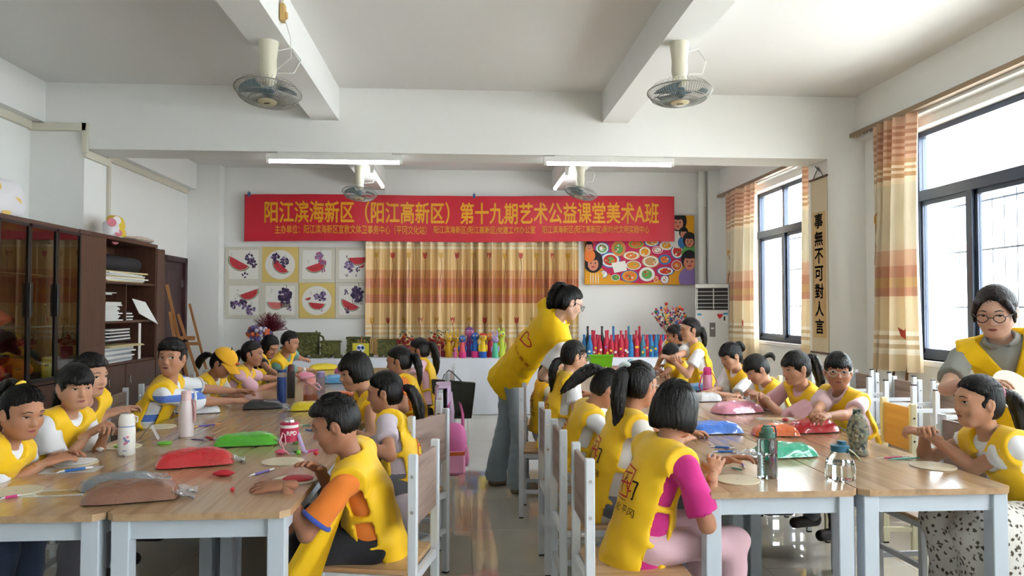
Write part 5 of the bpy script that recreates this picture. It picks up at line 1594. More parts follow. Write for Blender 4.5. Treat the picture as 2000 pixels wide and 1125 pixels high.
fr = [(1152, BB, 0, [(.07, STARW)], 'blue painted bottle leftmost of the front row, behind the green basket'), (1161, BR, 1, [(.06, STARW), (.11, STARY)], 'red bottle with white blossoms at the basket'), (1171, BR, 0, [(.04, STARY), (.09, STARW)], 'short red bottle with yellow star at the basket'), (1184, BR, 1, [(.12, STARP), (.05, STARY)], 'red bottle with one violet star'), (1194, BR, 0, [(.08, STARY), (.03, STARG)], 'red bottle with orange flower right of the basket edge'),
      (1203, BR, 0, [(.06, STARW)], 'plain red bottle with black vine'), (1213, BR, 1, [(.10, STARY)], 'red bottle with a single big yellow star'), (1223, BR, 1, [(.08, STARW), (.06, STARW)], 'stout red bottle with white petals'), (1232, BB, 0, None, 'plain blue bottle between red ones'), (1243, BR, 1, [(.12, STARY), (.12, STARY)], 'red bottle with two yellow flowers on stems'), (1256, BT, 0, [(.06, STARY), (.12, BR)], 'teal bottle with flower garden'),
      (1264, BR, 0, [(.11, STARY)], 'thin red bottle with yellow star high up'), (1272, BB, 0, [(.08, STARY), (.12, STARG)], 'blue bottle with yellow and green flowers'), (1281, BB, 0, [(.10, STARY)], 'blue bottle with one yellow flower'), (1291, BR, 0, None, 'plain red bottle near the bent girl'), (1300, BR, 0, None, 'last red bottle in front beside the bent girl')]
for i, (px, c, t, d_, lb) in enumerate(fr): bottle(px, 10.12 + .02 * (i % 2), c, t, d_, lb, i)
bk_ = [(1141, BB, 0), (1148, BKK, 2), (1157, BR, 1), (1166, BR, 0), (1176, BKK, 2), (1187, BR, 1), (1198, BB, 2), (1207, BR, 0), (1217, BR, 0), (1228, BT, 2), (1238, BR, 0), (1249, BR, 2), (1258, BR, 0), (1268, BB, 0), (1277, BR, 0), (1286, BT, 0), (1295, BB, 0), (1303, BR, 0)]
cn = {id(BB): 'blue', id(BR): 'red', id(BKK): 'black', id(BT): 'teal'}
for i, (px, c, t) in enumerate(bk_):
    nb = fr[min(range(len(fr)), key=lambda j: abs(fr[j][0] - px))][4]
    bottle(px, 10.30, c, t, None, '%s %s bottle in the rear row, behind the %s' % (['short', 'middling', 'tall'][t], cn[id(c)], ' '.join(nb.split()[:7])), i)
# clay figures
def figure(px, Y, hgt, body, head, label, ears=None, beak=None, belt=None, hatc=None):
    r = thing('clay_figure', label, 'figurine', onT(px, Y), group='clay figures on the display table'); k = hgt * 1.32 / .24
    g = G(); g.lathe((0, 0, 0), [(.030 * k, 0), (.034 * k, .01 * k), (.032 * k, .08 * k), (.022 * k, .13 * k), (.018 * k, .155 * k)], 16); g.build('body', body, r)
    g = G(); g.ell((0, 0, .185 * k), (.036 * k, .034 * k, .036 * k), 14, 9); hd = g.build('head', head, r)
    for s_ in (-1, 1):
        g = G(); g.ell((s_ * .014 * k, -.031 * k, .194 * k), (.008 * k, .005 * k, .009 * k), 8, 6); g.ell((s_ * .013 * k, -.036 * k, .193 * k), (.004 * k, .003 * k, .005 * k), 8, 6, 1); g.build('eye', [STARW, BKK], hd)
        g = G(); g.ell((s_ * .034 * k, -.008 * k, .09 * k), (.010 * k, .010 * k, .034 * k), 8, 6); g.build('arm', head, r)
        if ears:
            g = G(); L = ears; g.ell((s_ * .02 * k, 0, (.215 + L * .5) * k), (.010 * k, .006 * k, L * k), 8, 6); g.build('ear', head, hd)
    if beak: g = G(); g.ell((0, -.037 * k, .178 * k), (.013 * k, .012 * k, .006 * k), 10, 6); g.build('beak', beak, hd)
    if belt: g = G(); g.lathe((0, 0, .0), [(.034 * k, 0), (.037 * k, .01 * k), (.036 * k, .055 * k), (.03 * k, .06 * k)], 16); g.build('overalls', belt, r)
    if hatc: g = G(); g.ell((0, .004 * k, .205 * k), (.034 * k, .033 * k, .022 * k), 12, 6); g.build('cap', hatc, hd)
cm = lambda n, c: mat('clay_' + n, c, .6)
figure(876, 10.25, .25, cm('amber', (226, 176, 30)), cm('amber', (226, 176, 30)), 'yellow clay bear with rounded ears', .03); figure(890, 10.32, .24, cm('amber', (226, 176, 30)), cm('amber', (226, 176, 30)), 'yellow clay rabbit with white ears behind the bear', .05)
figure(903, 10.1, .25, cm('coral', (216, 84, 96)), cm('royal', (36, 96, 180)), 'blue headed clay bird on a pink body', None, cm('orange', (226, 130, 30)), cm('hotpink', (220, 60, 130)))
figure(917, 10.3, .33, cm('plum', (110, 60, 130)), cm('rose', (206, 100, 150)), 'tall plum clay figure with pink face and cap', None, None, None, cm('plum', (110, 60, 130)))
figure(928, 10.15, .28, cm('royal', (36, 96, 180)), cm('royal', (36, 96, 180)), 'blue clay bird with magenta box in front', None, None, cm('hotpink', (220, 60, 130)))
figure(943, 10.1, .27, cm('lemon', (236, 200, 40)), cm('lemon', (236, 200, 40)), 'yellow clay duck in blue overalls', None, cm('orange', (226, 130, 30)), cm('royal', (36, 96, 180)), cm('redcap', (200, 50, 50)))
figure(957, 10.22, .27, cm('crimson', (190, 40, 70)), cm('orange', (226, 130, 30)), 'orange headed clay bird behind the rabbit'); figure(967, 10.08, .24, cm('mint', (90, 190, 150)), cm('lilac', (176, 150, 210)), 'lilac clay rabbit in a mint dress', .045)
figure(979, 10.25, .30, cm('lime', (186, 206, 70)), cm('lime', (186, 206, 70)), 'lime green clay figure half behind the volunteer', .02, cm('orange', (226, 130, 30)))
figure(860 + 29, 10.06, .12, cm('rose', (206, 100, 150)), cm('rose', (206, 100, 150)), 'tiny pink clay figure on a dark stand')
# flower pots
ROSE = mat('artificial_rose_red', (150, 16, 30), .6); LEAF = mat('artificial_leaf', (70, 104, 50), .6); POT = mat('red_patterned_pot', (140, 24, 50), .5, var=.1, vscale=40)
def flowers(label, px, Y, pw_, n, seed, pot=True, hz=.16):
    r = thing('flower_pot', label, 'flowers', onT(px, Y)); q = random.Random(seed)
    g = G(); g.lathe((0, 0, 0), [(pw_ * .9, 0), (pw_, .01), (pw_, hz), (pw_ * .95, hz + .004), (pw_ * .9, hz - .02)], 20); po = g.build('pot', POT, r)
    for i in range(9):
        g = G(); a = math.radians(-150 + 15 * i * 1.0 + 0); z = .03 + .1 * q.random(); g.ell((pw_ * math.sin(a * .7 + 1.2), -pw_ * abs(math.cos(a * .7 + 1.2)) - .001, z), (.006, .002, .007), 8, 5); g.build('pot_mark', STARW, po)
    for i in range(n):
        a = q.uniform(0, 6.28); rr = pw_ * 1.9 * math.sqrt(q.random()); z = hz + .03 + q.random() * .12 * (1.3 - rr / (pw_ * 2)); c = (rr * math.cos(a), rr * math.sin(a) * .6, z)
        g = G(); s0 = q.uniform(.016, .024); g.ell(c, (s0, s0, s0 * .8), 9, 6); g.ell((c[0], c[1], c[2] + s0 * .4), (s0 * .6, s0 * .6, s0 * .6), 8, 5); g.build('rose', ROSE if q.random() < .85 else ORNG, r)
    g = G()
    for i in range(n * 3):
        a = q.uniform(0, 6.28); rr = pw_ * 2.2 * math.sqrt(q.random()); z = hz + q.random() * .2; c = V3(rr * math.cos(a), rr * math.sin(a) * .6, z); d = nrm((q.uniform(-1, 1), q.uniform(-1, 1), q.uniform(0, 1))); s_ = nrm(np.cross(d, UP + .1)) * .010
        g.poly([c, c + d * .018 + s_, c + d * .04, c + d * .018 - s_])
    g.build('leaves', LEAF, r, kind='stuff', smooth=False)
flowers('red pot of roses and orange blooms nearest the clay figures', 851, 10.12, .062, 24, 2); flowers('second red pot of roses behind the first', 868, 10.32, .05, 16, 5); flowers('spreading red roses behind the seated girls', 793, 10.3, .075, 30, 3)
# dark green scale-model carriages
MOSS = mat('mossy_model_paint', (84, 86, 44), .7, bump=1.0, bscale=45, var=.5, vscale=40)
def carriage(label, px, Y, w, h_, d_, handle=False):
    r = thing('model_carriage', label, 'model', onT(px, Y), group='mossy models on the display table')
    g = G(); nx, nz = 26, 18
    def fz(u, v): return (-w / 2 + w * u, -d_ / 2 - .006 * math.sin(u * 40) * math.sin(v * 33) - .004 * math.sin(u * 91 + v * 50), .035 + (h_ - .035) * v)
    g.grid(fz, nx, nz); g.box(-w / 2, -d_ / 2 + .004, .035, w / 2, d_ / 2, h_); g.build('box', MOSS, r)
    q = random.Random(int(px)); g = G()
    for i in range(90):
        x_, z_ = q.uniform(-w / 2, w / 2), q.uniform(.05, h_ - .03); s_ = q.uniform(.006, .016); g.ell((x_, -d_ / 2 - .002, z_), (s_ * q.uniform(.6, 1.8), .010, s_), 6, 4)
    g.build('relief', mat('moss_relief', (110, 112, 58), .7, var=.4, vscale=60), r, kind='stuff')
    g = G(); g.cbox(-w / 2 - .012, -d_ / 2 - .014, h_ - .03, w / 2 + .012, d_ / 2 + .01, h_, .004); g.build('lid', MOSS, r)
    for x in (-w * .38, -w * .05, w * .38):
        g = G(); g.cyl((x, -d_ / 2 - .02, .028), (x, d_ / 2, .028), .028, n=14); g.build('wheel', MOSS, r)
    if handle: g = G(); g.tube([(w / 2, 0, h_ - .03), (w / 2 + .06, 0, h_ - .06), (w / 2 + .085, 0, h_ * .6), (w / 2 + .05, 0, h_ * .38), (w / 2 + .0, 0, h_ * .36)], .014, 10); g.build('curved_handle', MOSS, r); g = G(); g.lathe((w * .42, 0, h_), [(.01, 0), (.014, .01), (.004, .03)], 10); g.build('finial', MOSS, r)
    g = G(); g.cbox(w * .3, -d_ / 2 - .09, 0, w * .75, -d_ / 2 - .02, .045, .006); g.build('plinth', MOSS, r)
carriage('largest mossy green model chest with a curved handle', 597, 10.35, .34, .34, .2, True); carriage('small mossy green model next to the large chest', 646, 10.3, .24, .23, .16); carriage('low mossy green model behind the little easel', 700, 10.55, .30, .27, .16); carriage('mossy green model chest beside the roses', 758, 10.4, .26, .24, .18); carriage('mossy green model half hidden by the boy in teal', 562, 10.3, .14, .15, .14)
te = thing('tabletop_easel', 'little easel holding a yellow and blue face picture', 'easel', onT(705, 10.15))
for x in (-.05, .05, 0): g = G(); g.bar((x, .0, 0), (x * .8, .05, .25 if x else .30), .014, .01); g.build('leg', PINE, te)
cv = G().cbox(-.11, -.03, .03, .11, -.018, .20, .002).build('canvas', mat('canvas_yellow', (200, 190, 50), .7), te)
g = G()
for (a, b, rr, m) in ((0, .13, .055, 0), (-.025, .14, .024, 1), (.025, .14, .024, 1), (-.025, .14, .011, 2), (.025, .14, .011, 2), (0, .10, .012, 2)):
    g.lathe((a, -.0305 - .001 * m, b), [(rr, 0), (rr, .0012)], 16, m, ax=((1, 0, 0), (0, 0, 1), (0, -1, 0)))
g.build('painted_face', [mat('mask_white', (216, 222, 230), .7), mat('mask_blue', (50, 90, 170), .7), BKK], cv)
# dried flowers and bead bouquets
def bouquet(label, px, Y, cols, n, R0, hz, seed, stem, ball=.02, vase=True, spread=1.0, name='bouquet'):
    r = thing(name, label, 'bouquet', onT(px, Y)); q = random.Random(seed)
    if vase: g = G(); g.lathe((0, 0, 0), [(.035, 0), (.05, .02), (.055, .08), (.035, .14), (.04, .16)], 16); g.build('vase', stem, r)
    g = G()
    for i in range(28):
        a = q.uniform(0, 6.28); rr = R0 * q.random() * spread; g.tube([(0, 0, .1), (rr * .5 * math.cos(a), rr * .4 * math.sin(a), hz * .6), (rr * math.cos(a), rr * .6 * math.sin(a), hz)], .0035, 4)
    g.build('stems', stem, r, kind='stuff')
    for i in range(n):
        a = q.uniform(0, 6.28); rr = R0 * math.sqrt(q.random()); z = hz + R0 * .7 * math.sqrt(max(0, 1 - (rr / R0) ** 2)) * q.uniform(-.6, 1)
        g = G(); s0 = ball * q.uniform(.8, 1.2); g.ell((rr * math.cos(a), rr * math.sin(a) * .7, z), s0, 8, 6); g.build('blossom', q.choice(cols), r)
bouquet('purple and orange knitted ball bouquet by the wall', 505, 10.45, [cm('violet2', (104, 90, 150)), cm('violet2', (104, 90, 150)), cm('palegrey', (190, 190, 200)), cm('carrot', (206, 100, 60))], 90, .16, .32, 2, cm('violet2', (104, 90, 150)), .026)
r = thing('dried_flowers', 'spiky bunch of dark red dried flowers by the wall', 'flowers', onT(528, 10.62)); q = random.Random(8); g = G(); g2 = G()
for i in range(420):
    a = q.uniform(0, 6.28); el = q.uniform(.15, 1.45); L = q.uniform(.12, .24); d = V3(math.cos(a) * math.cos(el), math.sin(a) * math.cos(el) * .6, math.sin(el)); p0 = V3(0, 0, .34) + d * .03; p1 = p0 + d * L; p2 = p1 + V3(q.uniform(-.03, .03), q.uniform(-.02, .02), q.uniform(-.01, .03))
    g.tube([p0, p1, p2], .0022, 3, caps=False); g.ell(p2, .005, 5, 4)
g.build('twigs', mat('dried_red', (104, 22, 42), .8), r, kind='stuff'); g2.lathe((0, 0, 0), [(.05, 0), (.06, .03), (.05, .2), (.03, .35)], 14); g2.build('vase', mat('vase_dark', (80, 60, 60), .5), r)
r = thing('bead_branches', 'tall vase of branches strung with colourful clay beads', 'bouquet', onT(1308, 10.5)); q = random.Random(3)
g = G(); g.lathe((0, 0, 0), [(.05, 0), (.065, .03), (.05, .22), (.06, .30)], 16); g.build('vase', mat('straw_bundle', (150, 110, 60), .8), r)
BEAD = [cm('bd_red', (190, 40, 50)), cm('bd_pink', (214, 110, 140)), cm('bd_or', (226, 130, 50)), cm('bd_yel', (226, 190, 60)), cm('bd_blu', (60, 90, 170)), cm('bd_grn', (60, 130, 90)), cm('bd_wh', (220, 216, 210)), cm('bd_dark', (90, 30, 50))]
for i in range(16):
    a = -1.15 + 2.3 * i / 15; top = V3(.27 * math.sin(a) * q.uniform(.85, 1.1), q.uniform(-.12, .08), .50 + .22 * math.cos(a) * q.uniform(.5, 1.2)); b0 = V3(.03 * math.sin(a), 0, .28)
    g = G(); g.tube([b0, (b0 + top) / 2 + V3(.01, 0, .01), top], .005, 5); br = g.build('branch', mat('straw_bundle', (150, 110, 60), .8), r)
    for k in range(9):
        t_ = .42 + .58 * k / 8; c = b0 + (top - b0) * t_ + V3(q.uniform(-.008, .008), -.006, 0); g = G(); s0 = q.uniform(.012, .019) * (1.35 if k == 8 else 1); g.ell(c, s0, 8, 6); g.build('bead', q.choice(BEAD), br)

# ---------------------------------------------------------------- air conditioner
ac = thing('air_conditioner', 'tall white floor standing air conditioner in the back corner', 'air conditioner', (3.58, 10.45, 0), math.radians(-22))
ACW = mat('ac_white', (214, 212, 208), .3); ACB = mat('ac_taupe_side', (158, 142, 132), .35)
g = G(); g.cbox(-.25, -.15, .02, .25, .17, 1.77, .012); g.build('case', ACB, ac)
g = G(); g.cbox(-.245, -.175, .06, .215, -.148, 1.40, .008); g.build('front_panel', ACW, ac)
g = G(); g.cbox(-.245, -.175, 1.71, .215, -.148, 1.765, .006); g.box(-.245, -.172, 1.40, -.232, -.15, 1.71); g.box(.202, -.172, 1.40, .215, -.15, 1.71); g.build('outlet_frame', ACW, ac)
G().box(-.232, -.155, 1.40, .202, -.150, 1.71).build('outlet_recess', BLACK, ac)
for i in range(5): G().box(-.232, -.172, 1.435 + i * .055, .202, -.156, 1.442 + i * .055).build('louvre', ACW, ac)
for x in (-.225, 0): G().box(x, -.168, 1.41, x + .012, -.157, 1.70).build('vane', PLASTIC_W, ac)
G().box(-.05, -.178, 1.02, .03, -.174, 1.22).build('control_panel', mat('ac_display', (110, 104, 104), .2), ac)
G().box(-.03, -.1795, 1.13, .01, -.178, 1.15).build('display_digits', mat('ac_digit', (230, 230, 230), .4), ac)
g = G(); hx = [(.09, 1.27), (.06, 1.31), (.055, 1.335), (.075, 1.352), (.092, 1.335), (.112, 1.352), (.132, 1.335), (.125, 1.31)]; g.prism([(x, -.176, z) for x, z in hx][::-1], (0, -.003, 0)); g.build('heart_sticker', mat('sticker_red', (196, 30, 36), .4), ac)
g = G(); g.box(.135, -.178, 1.20, .20, -.1755, 1.36); g.box(.135, -.1785, 1.33, .20, -.178, 1.36, 1); g.box(.142, -.1785, 1.25, .165, -.178, 1.31, 2); g.build('energy_label', [PLASTIC_W, mat('label_blue', (70, 150, 190), .5), BLACK], ac)
g = G(); g.ell((-.19, -.1765, 1.335), (.035, .002, .016), 12, 6); g.build('logo_sticker', mat('label_blue', (70, 150, 190), .5), ac)
# ================================================================ things on the tables
T = lambda x, y: atZ(x, y, .7502)
def film(n, c, **k): return mat('clay_bag_' + n, c, .3, coat=.8, bump=.7, bscale=34, **k)
CLEAR = mat('clear_wrap', (236, 238, 240), .12, trans=.85, ior=1.1, bump=.5, bscale=30)
def pouch(label, px, py, L, W, Hh, deg, m, seed, flap=1, flen=.05):
    p = T(px, py); r = thing('clay_bag', label, 'clay bag', p, math.radians(deg), group='bags of modelling clay on the tables')
    g = G(); q = random.Random(seed); a1, a2, a3 = [q.uniform(0, 6) for _ in range(3)]
    def sheet(u, v, top):
        x, y = 2 * u - 1, 2 * v - 1
        e = max(0, 1 - abs(x) ** 4.5) ** .55 * max(0, 1 - abs(y) ** 3.5) ** .5
        ox = x * L / 2 * (1 - .05 * abs(y) ** 3 + .015 * math.sin(5 * y + a1)); oy = y * W / 2 * (1 - .16 * abs(x) ** 4 + .03 * math.sin(4 * x + a2))
        wr = .05 * math.sin(4 * x + 3 * y + a1) + .03 * math.sin(9 * x - 6 * y + a2) + .022 * math.sin(19 * y + 9 * x + a3) + .03 * math.sin(27 * x + a1) * abs(x) ** 2
        z = Hh * .8 * (.10 + (.82 + wr + .10 * (1 - y * y)) * e) if top else Hh * .08 * (1 - e) + .001
        return (ox, oy, z)
    g.grid(lambda u, v: sheet(u, v, True), 32, 18); g.grid(lambda u, v: sheet(1 - u, v, False), 32, 18)
    g.build('filled_pouch', m, r, angle=75)
    if flap:
        q = random.Random(seed); g = G(); x0 = flap * L * .42
        f = lambda u, v: (x0 + flap * (flen + L * .06) * u, (v - .5) * W * (.80 + .12 * u), Hh * .30 * (1 - u) + .006 + .008 * u * math.sin(v * 11 + seed) + .004 * math.sin(u * 9 + v * 17))
        g.grid(f, 6, 8); g.grid(lambda u, v: tuple(np.array(f(1 - u, v)) - V3(0, 0, .0012)), 6, 8); g.build('film_end', CLEAR, r, angle=80)
    return r
pouch('red clay bag lying in the middle of the left tables', 382, 908, .31, .15, .085, 18, film('red', (206, 30, 40)), 1)
pouch('bright green clay bag beside the red lidded bottle', 482, 868, .30, .15, .07, 10, film('green', (80, 186, 32)), 2)
pouch('brown clay bag open at the end, nearest on the left', 258, 975, .31, .16, .08, 14, film('brown', (128, 86, 66)), 3, 1, .06)
pouch('grey clay bag behind the brown one', 232, 948, .27, .15, .055, 30, film('grey', (122, 128, 134)), 4)
pouch('black clay bag under the hands of the striped boy', 513, 797, .25, .16, .07, 12, film('black', (34, 36, 42)), 5)
pouch('yellow clay bag behind the boy in orange', 612, 800, .30, .15, .07, 12, film('yellow', (232, 206, 10)), 6, -1, .02)
pouch('white clay bag behind the pale pink bottle', 398, 806, .20, .12, .06, 20, film('white', (224, 226, 230)), 7, -1, .07)
pouch('long yellow clay bag at the far end, under the teal boy\'s hand', 632, 722, .32, .16, .08, 22, film('yellow', (232, 206, 10)), 8, 0)
pouch('sky blue clay bag in front of the short haired child', 660, 748, .27, .15, .09, 8, film('sky', (90, 166, 220)), 9, 0)
pouch('magenta clay bag half hidden behind a head', 668, 727, .16, .11, .06, 10, film('magenta', (176, 70, 140)), 10, 0)
pouch('orange clay bag beside the short haired child', 676, 777, .17, .10, .06, 0, film('orange', (232, 106, 30)), 11, 0)
pouch('pale pink clay bag held open by the girl with the pink scrunchie', 1440, 806, .33, .17, .09, 16, film('pink', (232, 150, 178)), 12, 1, .07)
pouch('royal blue clay bag next to the bobbed child', 1396, 845, .29, .15, .075, 4, film('blue', (50, 116, 214)), 13, -1, .03)
pouch('orange clay bag behind the grey water bottle', 1514, 850, .24, .13, .07, -6, film('orange', (232, 106, 30)), 14, 0)
pouch('red clay bag in front of the girl in glasses', 1588, 843, .26, .15, .085, 10, film('red', (206, 30, 40)), 15, 1, .06)
pouch('emerald green clay bag behind the grey water bottle', 1532, 890, .28, .15, .075, 6, film('emerald', (30, 160, 124)), 16, -1, .07)
pouch('white clay bag beside the pink thermos', 1382, 783, .19, .14, .075, 6, film('white', (224, 226, 230)), 17, 1, .06)
pouch('light blue clay bag behind the white one', 1366, 762, .20, .14, .07, 6, film('sky', (90, 166, 220)), 18, 1, .03)
pouch('white clay bag beside the green basket', 1190, 730, .20, .14, .06, -12, film('white', (224, 226, 230)), 19, 1, .03)
# thin wooden discs
DISC = mat('plywood_disc', (216, 204, 176), .6, var=.04, vscale=20); HOLE = mat('disc_hole', (110, 90, 70), .8)
def disc_(label, px, py, r=.088, top=None, tm=None, Z=.7502):
    p = T(px, py); o = thing('wooden_disc', label, 'disc', p, group='round plywood discs on the tables')
    g = G(); g.lathe((0, 0, 0), [(r - .001, 0), (r, .001), (r, .0035), (r - .001, .0045)], 36); g.build('disc', DISC, o)
    g = G(); g.lathe((0, 0, .0045), [(.003, 0), (.003, .0004)], 8); g.build('centre_mark', HOLE, o)
    if tm: g = G(); blob(g, (top[0], top[1], .008), top[2], top[3], .010, int(px), 2.2, .1); g.build('clay_layer', tm, o)
    return o
CLW, CLR, CLG = cm('soft_white', (228, 226, 224)), cm('soft_red', (196, 44, 56)), cm('soft_green', (110, 190, 60))
disc_('bare plywood disc at the lower left edge', 32, 960); disc_('plywood disc covered in white clay by the leftmost girl', 148, 905, top=(0, 0, .08, .08), tm=CLW)
disc_('plywood disc partly green behind the white thermos', 238, 873, top=(.02, -.02, .05, .03), tm=CLG); disc_('plain plywood disc in front of the striped boy', 312, 834)
disc_('plain plywood disc in front of the red lidded bottle', 552, 902, .09); disc_('plywood disc with red clay under the orange boy\'s hand', 577, 938, top=(.01, .0, .06, .05), tm=CLR)
disc_('plain plywood disc by the bobbed child\'s elbow', 1440, 938, .085); disc_('plain plywood disc in front of the near girl in floral skirt', 1822, 911, .09)
disc_('plain plywood disc behind the pale pink bag', 1420, 783); disc_('plywood disc edged in green behind the red bag', 1556, 836, top=(-.05, -.05, .03, .02), tm=cm('soft_teal', (70, 150, 120)))
disc_('plywood disc under the far girl\'s hands', 1296, 737); disc_('plywood disc by the girl in the pink tee', 548, 752)
disc_('plywood disc at the far right tables near the bent girl', 1330, 752)
# pens and modelling tools
def pen(label, px0, py0, px1, py1, mats, r=.0042, name='modelling_tool', cat='tool'):
    a, b = T(px0, py0), T(px1, py1); c = (a + b) / 2; t = nrm(b - a); L = np.linalg.norm(b - a); L = min(L, .19); o = thing(name, label, cat, c, group='modelling tools on the tables')
    P = lambda k, z=r + .0006: t * (L * (k - .5)) + UP * z
    g = G(); g.tube([P(.22), P(.78)], r, 8); g.build('grip', mats[0], o)
    g = G(); g.tube([P(.0, .002), P(.10), P(.22)], [.0012, r * .6, r * .8], 8); g.build('tip', mats[1], o)
    g = G(); g.tube([P(.78), P(.92), P(1.0)], [r * .8, r * .8, r * .5], 8); g.build('end_cap', mats[1], o)
pw_ = lambda n, c: mat('pen_' + n, c, .35)
PB, PP, PM, PW_, PO, PT = pw_('blue', (40, 96, 170)), pw_('purple', (96, 70, 160)), pw_('magenta', (196, 40, 120)), pw_('white', (224, 222, 222)), pw_('orange', (220, 140, 50)), pw_('teal', (80, 170, 150))
pen('blue tool on the picture card by the leftmost girl', 110, 925, 182, 916, (PB, PW_), .006); pen('pink and white tool at the lower left edge', 0, 977, 42, 970, (PM, PW_), .005); pen('red and white tool beside the white thermos', 225, 880, 247, 895, (CLR, PW_), .005)
pen('purple brush with orange tip behind the pale pink bottle', 374, 836, 432, 829, (PP, PO)); pen('slim purple tool in front of the pale pink bottle', 365, 858, 408, 862, (PP, PW_), .003); pen('pink capped tool near the green bag', 398, 855, 424, 861, (CLR, PW_), .006)
pen('purple tool in front of the bare disc by the red lidded bottle', 486, 932, 536, 918, (PP, PW_), .005); pen('magenta stick with green clay ball', 583, 886, 622, 880, (PM, PM)); pen('teal stick behind the red lidded bottle', 585, 831, 612, 831, (PT, PW_), .003); pen('blue tool near the orange boy\'s face', 592, 841, 616, 844, (PB, PW_))
pen('upper blue tool by the bobbed child', 1386, 874, 1436, 878, (PB, PW_), .005); pen('lower blue tool by the bobbed child', 1391, 884, 1442, 884, (PB, PW_), .005); pen('magenta tool by the bobbed child\'s hand', 1408, 896, 1450, 893, (PM, PM)); pen('short purple tool near the grey bottle', 1447, 902, 1455, 916, (PP, PW_)); pen('short green stick behind the disc', 1428, 915, 1450, 920, (PT, PT), .004)
pen('magenta tool beside the far disc of the near girl', 1712, 896, 1775, 893, (PM, PW_), .003); pen('teal tool beside the disc of the near girl', 1735, 899, 1797, 896, (PT, PT), .004); pen('long pink tool in front of the girl with pink scrunchie', 1487, 800, 1533, 809, (mat('pen_rose', (214, 120, 150), .4),) * 2, .006)
# lumps of clay
def lump(label, px, py, r3, m, seed): 
    p = T(px, py); return bundle('clay_lump', label, 'clay', (p[0], p[1], p[2]), r3, seed, m, group='lumps of clay on the tables', p=2.1, wr=.13)
lump('crumpled red clay scraps right of the red bag', 437, 930, (.045, .02, .012), CLR, 1); lump('tiny red clay crumb at the table front', 454, 960, (.008, .008, .008), CLR, 2); lump('white clay ball by the girl with straight fringe', 195, 882, (.018, .018, .013), CLW, 3)
lump('pink clay roll in front of the red lidded bottle', 549, 887, (.03, .012, .011), cm('soft_pink', (236, 110, 140)), 4); lump('small green clay ball by the magenta stick', 583, 888, (.011, .011, .010), CLG, 5); lump('crumpled pale pink clay by the blue thermos', 597, 745 - 2, (.06, .04, .022), cm('soft_rose', (230, 160, 180)), 6)
lump('red clay bits by the orange boy\'s chin', 617, 889, (.012, .01, .010), CLR, 7); lump('red clay dot beside the red bag on the right', 1534, 822, (.02, .015, .008), CLR, 8); lump('blue clay piece by the bobbed child', 1390, 899, (.022, .012, .012), cm('soft_blue', (40, 110, 200)), 9)
lump('blue clay under the hand of the girl with small tuft', 1452, 781, (.03, .02, .01), cm('soft_slate', (90, 130, 170)), 10); lump('blue clay by the pink thermos', 1404, 766, (.03, .02, .012), cm('soft_blue', (40, 110, 200)), 11); lump('big pink clay lump behind the clear pink bottle', 597, 741, (.09, .06, .035), cm('soft_pink2', (236, 150, 176)), 12)
lump('black clay scraps beside the white bag', 416, 793, (.04, .02, .010), cm('soft_black', (36, 36, 38)), 13)
# picture cards, folded card, scissors
CARD = mat('glossy_card', (206, 206, 204), .25); CARDP = mat('card_print', (190, 156, 90), .4, var=.4, vscale=50)
def card(label, px, py, w, h_, deg):
    o = thing('picture_card', label, 'card', T(px, py), math.radians(deg), group='picture cards on the tables'); G().box(-w / 2, -h_ / 2, 0, w / 2, h_ / 2, .0012).build('card', CARD, o); g = G(); blob(g, (0, 0, .0012), w * .36, h_ * .36, .0012, int(px), 2.2, .05); g.build('print', CARDP, o)
card('glossy picture card under the blue tool', 140, 918, .21, .12, 8); card('glossy picture card behind the brown bag', 118, 963, .23, .10, 4); card('pale card behind the grey bottle by the girl in glasses', 1515, 818, .22, .10, -6); card('clear film sheet by the girl in the cap', 470, 770, .2, .14, 10)
fc = thing('folded_card', 'small tent shaped card by the white thermos', 'card', T(294, 858), .3)
g = G(); g.prism([(-.06, -.03, 0), (-.005, -.03, .07), (.0, -.03, .07), (-.055, -.03, 0)], (0, .07, 0)); g.build('printed_side', mat('card_dark_print', (110, 108, 112), .4, var=.5, vscale=60), fc); g = G(); g.prism([(.0, -.03, .07), (.035, -.03, .0), (.04, -.03, 0), (.005, -.03, .07)], (0, .07, 0)); g.build('blank_side', CARD, fc)
scz = thing('scissors', 'scissors with green handles by the folded card', 'scissors', T(305, 868), .1)
for q in (-1, 1):
    g = G(); g.tube([(.04 + .028 * math.cos(a), q * .012 + .012 * math.sin(a), .006) for a in np.linspace(0, 2 * math.pi, 15)], .005, 6, caps=False); g.build('handle', CLG, scz); g = G(); g.prism([(.012, q * .004, .003), (-.09, q * .001 - .001, .003), (-.09, q * .001 + .001, .003), (.012, q * .004 + .006, .003)], (0, 0, .002)); g.build('blade', CHROME, scz)
# bottles
def vessel(name, label, px, py, parts, cat='bottle'):
    o = thing(name, label, cat, T(px, py))
    for pn, prof, m in parts: g = G(); g.lathe((0, 0, 0), prof, 26); g.build(pn, m, o)
    return o
GLS = mat('bottle_clear_plastic', (228, 234, 234), .03, trans=1.0, ior=1.25); GGR = mat('bottle_grey_plastic', (150, 158, 158), .06, trans=.95, ior=1.25); WATER = mat('water', (245, 250, 250), .0, trans=1.0, ior=1.33)
PWH, PKW = mat('thermos_white', (226, 224, 218), .3), mat('bottle_pale_pink', (226, 212, 212), .4)
o = vessel('thermos', 'white thermos with lavender ring and printed pony', 247, 888, [('body', [(.034, 0), (.037, .006), (.037, .115), (.035, .125), (.0345, .128)], PWH), ('ring', [(.0352, .128), (.0352, .134)], mat('lavender', (150, 160, 200), .4)), ('lid', [(.035, .134), (.036, .15), (.034, .172), (.026, .186), (.0, .19)], PWH)])
